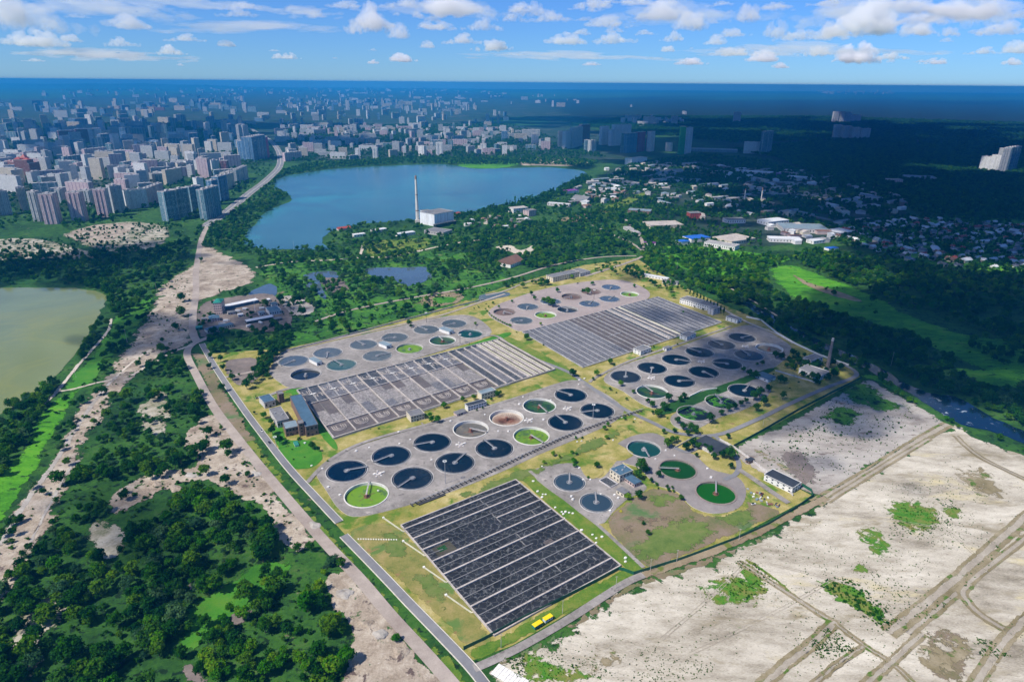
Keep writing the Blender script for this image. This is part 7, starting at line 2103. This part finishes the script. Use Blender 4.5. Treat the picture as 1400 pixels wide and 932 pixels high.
fence('pale wall with a step beside the shaded ringed tanks', [(942, 543), (960, 534), (980, 531.5)], 1.6, 'white_wall', 'white_wall', 12, .8, 'boundary_wall')
fence('low pale garden wall by the small white house', [(1060, 507), (1080, 513), (1114, 523)], 1.8, 'pale_wall', 'pale_wall', 10, .3, 'boundary_wall')
fence('low wall between the dry lawn and the workshop drive', [(922, 613), (940, 603), (958, 594)], 1.8, 'pale_wall', 'pale_wall', 8, .3, 'boundary_wall')

def mast(label, base, h, head=True, mat='pale_steel', group=None, r=0.32):
    c = G(*base)
    t = empty('floodlight_mast' if head else 'pole', (c.x, c.y, 0))
    tag(t, label, 'mast' if head else 'pole', group)
    mb = MB()
    mb.tube((0, 0, 0), (0, 0, h), r, r * .55, 8)
    mb.build('shaft', M[mat], t)
    mb = MB()
    if head:
        mb.lathe([(1.7, h), (1.8, h + .25), (1.2, h + .3), (1.2, h)], 16, close=True)
        for q in range(6): mb.box((1.6 * math.cos(q), 1.6 * math.sin(q), h + .3), (.7, .5, .6), q)
        mb.build('lamp_crown', M['white_paint'], t)
    else:
        mb.beam((-1.0, 0, h - .6), (1.0, 0, h - .6), .16, .16)
        mb.build('crossarm', M[mat], t)
    return t
mast('tall floodlight mast with a white crown before a blue tank at the pipe rack', (609, 661), 24)
mast('tall floodlight mast before the farthest blue tank of the main cluster', (810.5, 573), 18)
mast('dark floodlight mast between the grey tanks and the sectioned basin', (629, 470), 14, mat='dark_steel')
mast('dark floodlight mast behind the grey tanks near the marsh wall', (583, 441), 16, mat='dark_steel')
mast('pale floodlight mast at the far edge of the grooved basin', (812, 409), 16, mat='dark_steel')
mast('floodlight mast near the access road lawn', (378, 614), 14, mat='pale_steel')
mast('tall pale mast behind the canopy shed in the yard', (349, 426), 18, mat='white_paint')
for k, (x, y, h, w) in enumerate(((44.5, 0, 0, ''),)): pass
POLES = [(685, 885, 'at the front road beside the black basin'), (842, 805, 'at the bend of the front road'), (769, 838, 'by the front fence beside the yellow trailers'), (889, 781, 'at the foot of the narrow side road'), (925, 768, 'along the fence of the bare lawn'), (1010, 739, 'where the fence turns toward the sheds'), (1043, 583, 'by the cross road fence'), (107, 576, 'on the sandy corridor below the meadow'), (174, 468, 'at the top of the sandy corridor'), (215, 402, 'in the grove above the sandy corridor'), (104, 516, 'in the bright strip beside the field path'), (402, 342, 'on the lake shore'), (855, 362, 'at the country road junction'), (925, 372, 'in the yard behind the barracks'), (1218, 500, 'in the river wood')]
for x, y, w in POLES: mast('thin pale utility pole ' + w, (x, y), 12 if y > 500 else 20, head=False, group='utility poles', r=.22, mat='walkway')

# yellow roofed site trailers
M['trailer_white'] = plain_mat('trailer_white', (0.55, 0.6, 0.6), 0.5, 0.1, 2.0)
for k, (p0, p1, w) in enumerate((((728, 861), (741, 853), 'first, nearer the access road'), ((742.5, 852), (755, 844.5), 'second, nearer the road bend'))):
    a, b = G(*p0), G(*p1)
    c = (a + b) / 2
    d = b - a
    t = empty('site_trailer', (c.x, c.y, .3), math.atan2(d.y, d.x))
    tag(t, 'yellow roofed green site trailer by the front road, ' + w, 'trailer', 'yellow site trailers')
    L = d.length * .86
    mb = MB(); mb.box((0, 0, .7), (L * .94, 3.0, 2.3)); mb.build('body', M['trailer_green' if k == 0 else 'trailer_white'], t)
    mb = MB(); mb.box((0, 0, 3.02), (L, 3.5, .35)); mb.build('roof', M['yellow'], t)
    for x in (-.3, .3):
        for y in (-1.2, 1.2):
            mb = MB(); mb.tube((x * L, y - .15, .45), (x * L, y + .15, .45), .45, n=12); mb.build('wheel', M['black_rubber'], t)
    for x in (-.25, .05, .28):
        mb = MB(); mb.box((x * L, -1.52, 1.6), (.9, .08, .8)); mb.build('window', M['glass'], t)
    mb = MB(); mb.beam((L * .47, 0, .6), (L * .47 + 1.6, 0, .6), .15, .15); mb.build('drawbar', M['dark_steel'], t)

# cars and lorries
def car_tree(paint):
    t = empty('parked_car', (0, 0, 0))
    mb = MB()
    prof = [(-2.1, .35), (2.1, .35), (2.15, .8), (1.2, .95), (-2.1, .98)]
    for s in (-1, 1): mb.face([(x, s * .85, z) for x, z in (prof if s < 0 else prof[::-1])])
    for i in range(5):
        (x0, z0), (x1, z1) = prof[i], prof[(i + 1) % 5]
        mb.face([(x0, -.85, z0), (x0, .85, z0), (x1, .85, z1), (x1, -.85, z1)])
    mb.build('body', paint, t)
    mb = MB()
    prof = [(-1.9, .97), (1.1, .97), (.45, 1.5), (-1.5, 1.5)]
    for s in (-1, 1): mb.face([(x, s * .74, z) for x, z in (prof if s < 0 else prof[::-1])])
    for i in range(4):
        (x0, z0), (x1, z1) = prof[i], prof[(i + 1) % 4]
        mb.face([(x0, -.74, z0), (x0, .74, z0), (x1, .74, z1), (x1, -.74, z1)])
    mb.build('cabin', M['glass'], t)
    for x in (-1.3, 1.35):
        for y in (-.86, .86):
            mb = MB(); mb.tube((x, y - .1, .33), (x, y + .1, .33), .33, n=12); mb.build('wheel', M['black_rubber'], t)
    return t
def lorry_tree(paint, cab):
    t = empty('lorry', (0, 0, 0))
    mb = MB(); mb.box((-1.2, 0, .9), (7.2, 2.5, 2.6), bottom=True); mb.build('cargo_box', paint, t)
    mb = MB(); mb.box((3.6, 0, .6), (2.0, 2.4, 2.2), bottom=True); mb.build('cab', cab, t)
    mb = MB(); mb.box((4.62, 0, 1.7), (.06, 2.1, .8)); mb.build('windscreen', M['glass'], t)
    for x in (-3.6, -2.2, 3.4):
        for y in (-1.1, 1.1):
            mb = MB(); mb.tube((x, y - .15, .5), (x, y + .15, .5), .5, n=12); mb.build('wheel', M['black_rubber'], t)
    return t
CARS = [(368.5, 606, -52, 'dark_steel', 'dark car driving on the access road past the blower house'), (358, 590, -52, 'white_paint', 'white car on the access road behind the dark one'), (352, 545, 30, 'pale_steel', 'grey car parked before the blue roofed building'), (1021, 629, 30, 'cobalt', 'blue car beside the tiny brown shed'), (834, 572, 30, 'dark_steel', 'dark car by the pipe rack at the main cluster corner'), (287, 478, 40, 'white_paint', 'white car at the dirt road junction'),
        (1041, 676, 40, 'red_roof', 'red car among scrap behind the garage block'), (1030, 690, 20, 'white_paint', 'white car in the yard by the garage block'), (900, 372, 20, 'white_paint', 'white car behind the far cluster'), (790, 388, 20, 'dark_steel', 'dark car before the office block')]
for x, y, a, pm, l in CARS:
    t = car_tree(M[pm])
    p = G(x, y)
    t.location = (p.x, p.y, Z5 + .02)
    t.rotation_euler.z = R(a)
    tag(t, l, 'car')
for x, y, a, l in ((326, 427, 8, 'white lorry in the yard beside the long shed'), (336, 424, 8, 'white lorry, second one under the long shed'), (359, 423, 20, 'white lorry near the dark roofed hall of the yard'), (310, 440, 15, 'white lorry behind the pink house in the yard'), (357, 443, -35, 'white lorry by the canopy shed'), (341, 447, 60, 'white lorry at the yard gate')):
    t = lorry_tree(M['white_paint'], M['pale_steel'])
    p = G(x, y)
    t.location = (p.x, p.y, Z5)
    t.rotation_euler.z = R(a)
    tag(t, l, 'lorry', 'white lorries in the yard')

# stacked concrete slabs at the road corner and pale pads in the lawn
a, b, c = G(680, 914), G(725, 940), G(690, 911)
du = (b - a).normalized()
dv = Vector((-du.y, du.x, 0))
if dv.y < 0: dv = -dv
for i in range(9):
    for j in range(3):
        p = a + du * (i * 2.6) - dv * (j * 3.2 - 2)
        mb = MB(); mb.box((0, 0, 0), (2.4, 3.0, .3 + .15 * random.random()))
        o = mb.build('concrete_slab', M['white_wall'])
        o.location = (p.x, p.y, Z5)
        o.rotation_euler.z = math.atan2(du.y, du.x) + random.uniform(-.02, .02)
        tag(o, 'pale concrete road slab laid out at the road corner below the front road', 'concrete slab', 'concrete slabs at the road corner')
a, b = G(490, 737), G(542, 738)
for k in range(16):
    p = a.lerp(b, k / 15)
    mb = MB(); mb.box((0, 0, 0), (.9, 1.4, .5))
    o = mb.build('concrete_block', M['white_wall'])
    o.location = (p.x, p.y, .2)
    o.rotation_euler.z = R(20) + random.uniform(-.1, .1)
    tag(o, 'white concrete block in the row on the mown lawn by the access road', 'concrete block', 'row of white blocks on the lawn')
rs = np.random.default_rng(5)
P = [(q.x, q.y) for q in GP([(1016, 664), (1050, 680), (1070, 694), (1060, 698), (1030, 684)])]
for k in range(26):
    for _ in range(50):
        x, y = rs.uniform(min(q[0] for q in P), max(q[0] for q in P)), rs.uniform(min(q[1] for q in P), max(q[1] for q in P))
        if in_poly(np.array([[x, y]]), P)[0]: break
    mb = MB(); mb.box((0, 0, 0), (rs.uniform(1, 4), rs.uniform(.8, 2), rs.uniform(.5, 1.4)))
    o = mb.build('scrap_crate', M[['pale_steel', 'rust', 'white_wall', 'dark_steel', 'pale_blue_roof'][k % 5]])
    o.location = (x, y, .2)
    o.rotation_euler.z = rs.uniform(0, 3)
    l = ['grey', 'rusty', 'white', 'dark', 'bluish'][k % 5] + ' crate of scrap in the storage strip near the garage block'
    tag(o, l, 'crate', l)
# glass roofed cold frame on the lawn by the blower house
c = G(405, 608)
t = empty('greenhouse', (c.x, c.y, .2), R(118))
tag(t, 'small green glazed tank house on the lawn before the blower house', 'greenhouse')
mb = MB(); mb.box((0, 0, 0), (9, 4, 1.6)); mb.build('wall', M['white_wall'], t)
mb = MB(); mb.box((0, 0, 1.62), (9.4, 4.4, .3)); mb.build('roof', M['trailer_green'], t)
# black white rubble lumps on the sandy heap
for k, (x, y) in enumerate([(430, 718), (500, 852), (520, 868), (548, 892), (470, 812), (333, 628), (350, 648), (240, 668), (262, 650), (214, 662)]):
    p = G(x, y)
    bm = bmesh.new()
    bmesh.ops.create_icosphere(bm, subdivisions=3, radius=1.0)
    for v in bm.verts:
        n = math.sin(v.co.x * 3 + k) * math.cos(v.co.y * 4 - k) * .2 + random.uniform(-.07, .07)
        v.co *= 1 + n
    me = bpy.data.meshes.new('spoil_heap'); bm.to_mesh(me); bm.free()
    me.materials.append(M['rubble_sand' if k % 2 else 'grey_sand'])
    o = bpy.data.objects.new('spoil_heap', me); link(o)
    o.location = (p.x, p.y, .1)
    o.scale = (5 + 3 * random.random(), 3.5 + 2 * random.random(), 1.6 + random.random())
    o.rotation_euler.z = R(130) + random.random()
    tag(o, 'small pale spoil heap dumped on the sandy ground along the dirt road', 'heap', 'spoil heaps on the sand')

# low hills on the horizon
mb = MB()
X = np.linspace(-34000, -6500, 90)
H = [max(0, 150 * math.exp(-((x + 21000) / 9500) ** 4) + 25 * math.sin(x / 1700) + 14 * math.sin(x / 510)) * min(1, (-6500 - x) / 4000) + 1 for x in X]
for i in range(89):
    y = 30000
    f = lambda j, k: (X[j], y + k * 2600, [0.1, H[j] * .75, H[j], 0.1][k])
    for k in range(3): mb.face([f(i, k), f(i + 1, k), f(i + 1, k + 1), f(i, k + 1)])
mb.build('hills', M['scrub'], smooth=True)['kind'] = 'structure'

# ------------------------------------------------------------------ clouds
def cloud_mesh(seed, flat_=0.35):
    r3 = np.random.default_rng(seed)
    bm = bmesh.new()
    for k in range(34):
        x = r3.normal() * .42
        y = r3.normal() * .36
        hgt = max(0.1, 1 - (x * x + y * y) * 1.7)
        z = r3.uniform(0, 1) ** 1.5 * hgt * .55
        r = r3.uniform(.13, .27) * (0.55 + .6 * hgt)
        bmesh.ops.create_icosphere(bm, subdivisions=2, radius=r, matrix=Matrix.Translation((x, y, z + r * .4)))
    for v in bm.verts:
        if v.co.z < 0: v.co.z *= 0.25
    me = bpy.data.meshes.new('cloud_source')
    bm.to_mesh(me)
    bm.free()
    o = bpy.data.objects.new('cloud_source', me)
    COL.objects.link(o)
    r = o.modifiers.new('r', 'REMESH'); r.mode = 'VOXEL'; r.voxel_size = 0.035
    tx = bpy.data.textures.new('t%d' % seed, 'CLOUDS'); tx.noise_scale = .17; tx.noise_depth = 3
    d = o.modifiers.new('d', 'DISPLACE'); d.texture = tx; d.strength = .27; d.texture_coords = 'LOCAL'
    tx2 = bpy.data.textures.new('u%d' % seed, 'CLOUDS'); tx2.noise_scale = .06; tx2.noise_depth = 2
    d = o.modifiers.new('e', 'DISPLACE'); d.texture = tx2; d.strength = .13; d.texture_coords = 'LOCAL'
    dg = bpy.context.evaluated_depsgraph_get()
    me2 = bpy.data.meshes.new_from_object(o.evaluated_get(dg))
    bpy.data.objects.remove(o)
    me2.materials.clear()
    return me2

def vol_mat(name, density, color=(1, 1, 1, 1), aniso=0.0):
    m = bpy.data.materials.new(name)
    m.use_nodes = True
    N, L = m.node_tree.nodes, m.node_tree.links
    N.clear()
    out = N.new('ShaderNodeOutputMaterial')
    v = N.new('ShaderNodeVolumePrincipled')
    v.inputs['Color'].default_value = color
    v.inputs['Density'].default_value = density
    v.inputs['Anisotropy'].default_value = aniso
    L.new(v.outputs[0], out.inputs['Volume'])
    return m
CLOUD_VOL = vol_mat('cloud_vapour', 0.0022)
SHADE_VOL = vol_mat('shade_cloud_vapour', 0.045)
VEIL_VOL = vol_mat('thin_cloud_vapour', 0.0004)
CM = [cloud_mesh(s) for s in (3, 8, 14, 21, 30)]
for me in CM: me.materials.append(CLOUD_VOL)
def cloud(center, size, k, rz, vol=None):
    me = CM[k % len(CM)]
    if vol:
        me = me.copy()
        me.materials.clear()
        me.materials.append(vol)
    o = bpy.data.objects.new('cloud', me)
    link(o)
    o.location = center
    o.scale = size
    o.rotation_euler.z = rz
    o['kind'] = 'structure'
    return o
SKYC = [(733, 11, 40, 22), (811, 5, 66, 16), (906, 14, 80, 28), (944, 28, 60, 26), (774, 52, 54, 18), (838, 51, 48, 18), (921, 50, 34, 14), (979, 55, 34, 13), (1022, 18, 46, 24), (1061, 39, 34, 26), (1091, 48, 48, 15), (1184, 28, 120, 46), (1262, 44, 24, 10), (1297, 44, 28, 11), (1332, 12, 110, 26), (1369, 39, 62, 18), (1010, 72, 42, 10), (1044, 77, 48, 15), (1118, 70, 38, 14), (1170, 72, 60, 28), (1216, 76, 34, 11), (1345, 70, 30, 9), (1388, 66, 36, 14),
        (16, 16, 56, 38), (50, 53, 62, 22), (165, 57, 30, 14), (506, 26, 62, 40), (547, 43, 36, 20), (612, 10, 112, 24), (596, 34, 58, 13), (660, 32, 42, 20), (633, 53, 46, 15), (585, 61, 26, 10), (676, 62, 50, 16), (396, 76, 22, 10), (700, 22, 30, 16), (560, 4, 60, 14), (870, 2, 60, 10), (1000, 45, 40, 12), (1060, 8, 50, 10), (1130, 4, 50, 10), (255, 52, 40, 10), (310, 60, 30, 8)]
rs = np.random.default_rng(63)
for k in range(55):
    x = rs.uniform(430, 1400) if k < 42 else rs.uniform(0, 430)
    y = rs.choice([rs.uniform(0, 30), rs.uniform(30, 70), rs.uniform(66, 90)])
    w = rs.uniform(10, 46) * (1.5 if y < 40 else .9)
    SKYC.append((x, y, w, w * rs.uniform(.2, .38)))
for k, (px, py, w, h) in enumerate(SKYC):
    el = -PITCH + math.atan((466 - (py + h * .45)) / F)
    D = min(52000, max(17000, 1350 / math.tan(max(el, .012))))
    d = CAMROT.to_3x3() @ Vector(((px - 700) / F, (466 - (py + h * .45)) / F, -1))
    s = D / math.hypot(d.x, d.y)
    mpp = D / F * 1.1
    cloud((d.x * s, d.y * s, CAM_H + d.z * s), (w * mpp * .5, w * mpp * .45, h * mpp * .95), k, k * 1.3)

for (px, py, w, h) in ((30, 40, 160, 70), (130, 20, 220, 40), (330, 42, 240, 26), (240, 8, 260, 26), (420, 20, 140, 20), (620, 20, 200, 50), (1180, 30, 240, 60), (930, 30, 200, 50), (1330, 30, 160, 60), (1100, 74, 280, 26), (150, 80, 300, 22), (780, 80, 300, 16)):
    d = CAMROT.to_3x3() @ Vector(((px - 700) / F, (466 - py) / F, -1))
    s = 30000 / math.hypot(d.x, d.y)
    mpp = 30000 / F
    cloud((d.x * s, d.y * s, CAM_H + d.z * s), (w * mpp * .55, w * mpp * .3, h * mpp * .7), int(px), px, VEIL_VOL)

# unseen clouds placed overhead to cast shadows over the far forest, the river side and the western city
def shade(px, py, rx, ry, alt=1100, k=0, rz=0.0, thick=.3):
    p = G(px, py)
    s = alt / SUNV.z
    cloud((p.x + SUNV.x * s, p.y + SUNV.y * s, alt), (rx / .95, ry / .85, max(rx, ry) * thick), k, rz, SHADE_VOL)
SHADES = [(150, 205, 600, 380, 1300, 4, .5), (320, 172, 1300, 600, 1600, 2, .1), (1250, 210, 1900, 1300, 1700, 3, .2), (1380, 280, 900, 600, 1400, 0, .4), (1050, 195, 1500, 800, 1700, 1, .1), (1230, 300, 480, 260, 1200, 4, .1), (1250, 430, 330, 200, 1000, 2, .3), (1290, 335, 420, 260, 1100, 1, .2), (1150, 470, 240, 300, 900, 0, .4), (1010, 505, 150, 170, 900, 1, .3), (1300, 480, 330, 240, 900, 2, 0), (1120, 560, 130, 120, 900, 3, .5), (1370, 400, 330, 240, 900, 4, .2), (1260, 250, 1300, 900, 1500, 0, 0), (1050, 230, 900, 700, 1500, 1, .6), (1350, 320, 700, 420, 1200, 2, 0), (1150, 290, 500, 300, 1200, 3, 0),
          (900, 200, 900, 500, 1500, 4, .3), (1100, 175, 2200, 1500, 1900, 1, 0), (800, 165, 1800, 1000, 1900, 2, 0), (200, 185, 1500, 900, 1700, 0, .2), (420, 195, 800, 350, 1500, 1, 0), (210, 460, 130, 180, 900, 3, 1.0), (120, 360, 260, 200, 1000, 4, 0), (180, 720, 80, 110, 900, 0, .6), (360, 440, 110, 120, 900, 2, 0)]
for q in SHADES: shade(*q)

# ------------------------------------------------------------------ haze: one closed box of even air round everything below the clouds
mb = MB()
mb.box((0, 0, 0), (1, 1, 1), bottom=True)
hz = mb.build('haze', vol_mat('haze_air', HAZE_DENSITY, HAZE_COLOR, 0.0), weld=True)
hz.scale = (121000, 43600, 0)
hz.location = (0, 20500, -1.2)
hz.scale = (121000, 43600, 1.2 + 362)
hz['kind'] = 'stuff'
tag(hz, 'thin blue air haze over the whole plain', 'haze', kind='stuff')
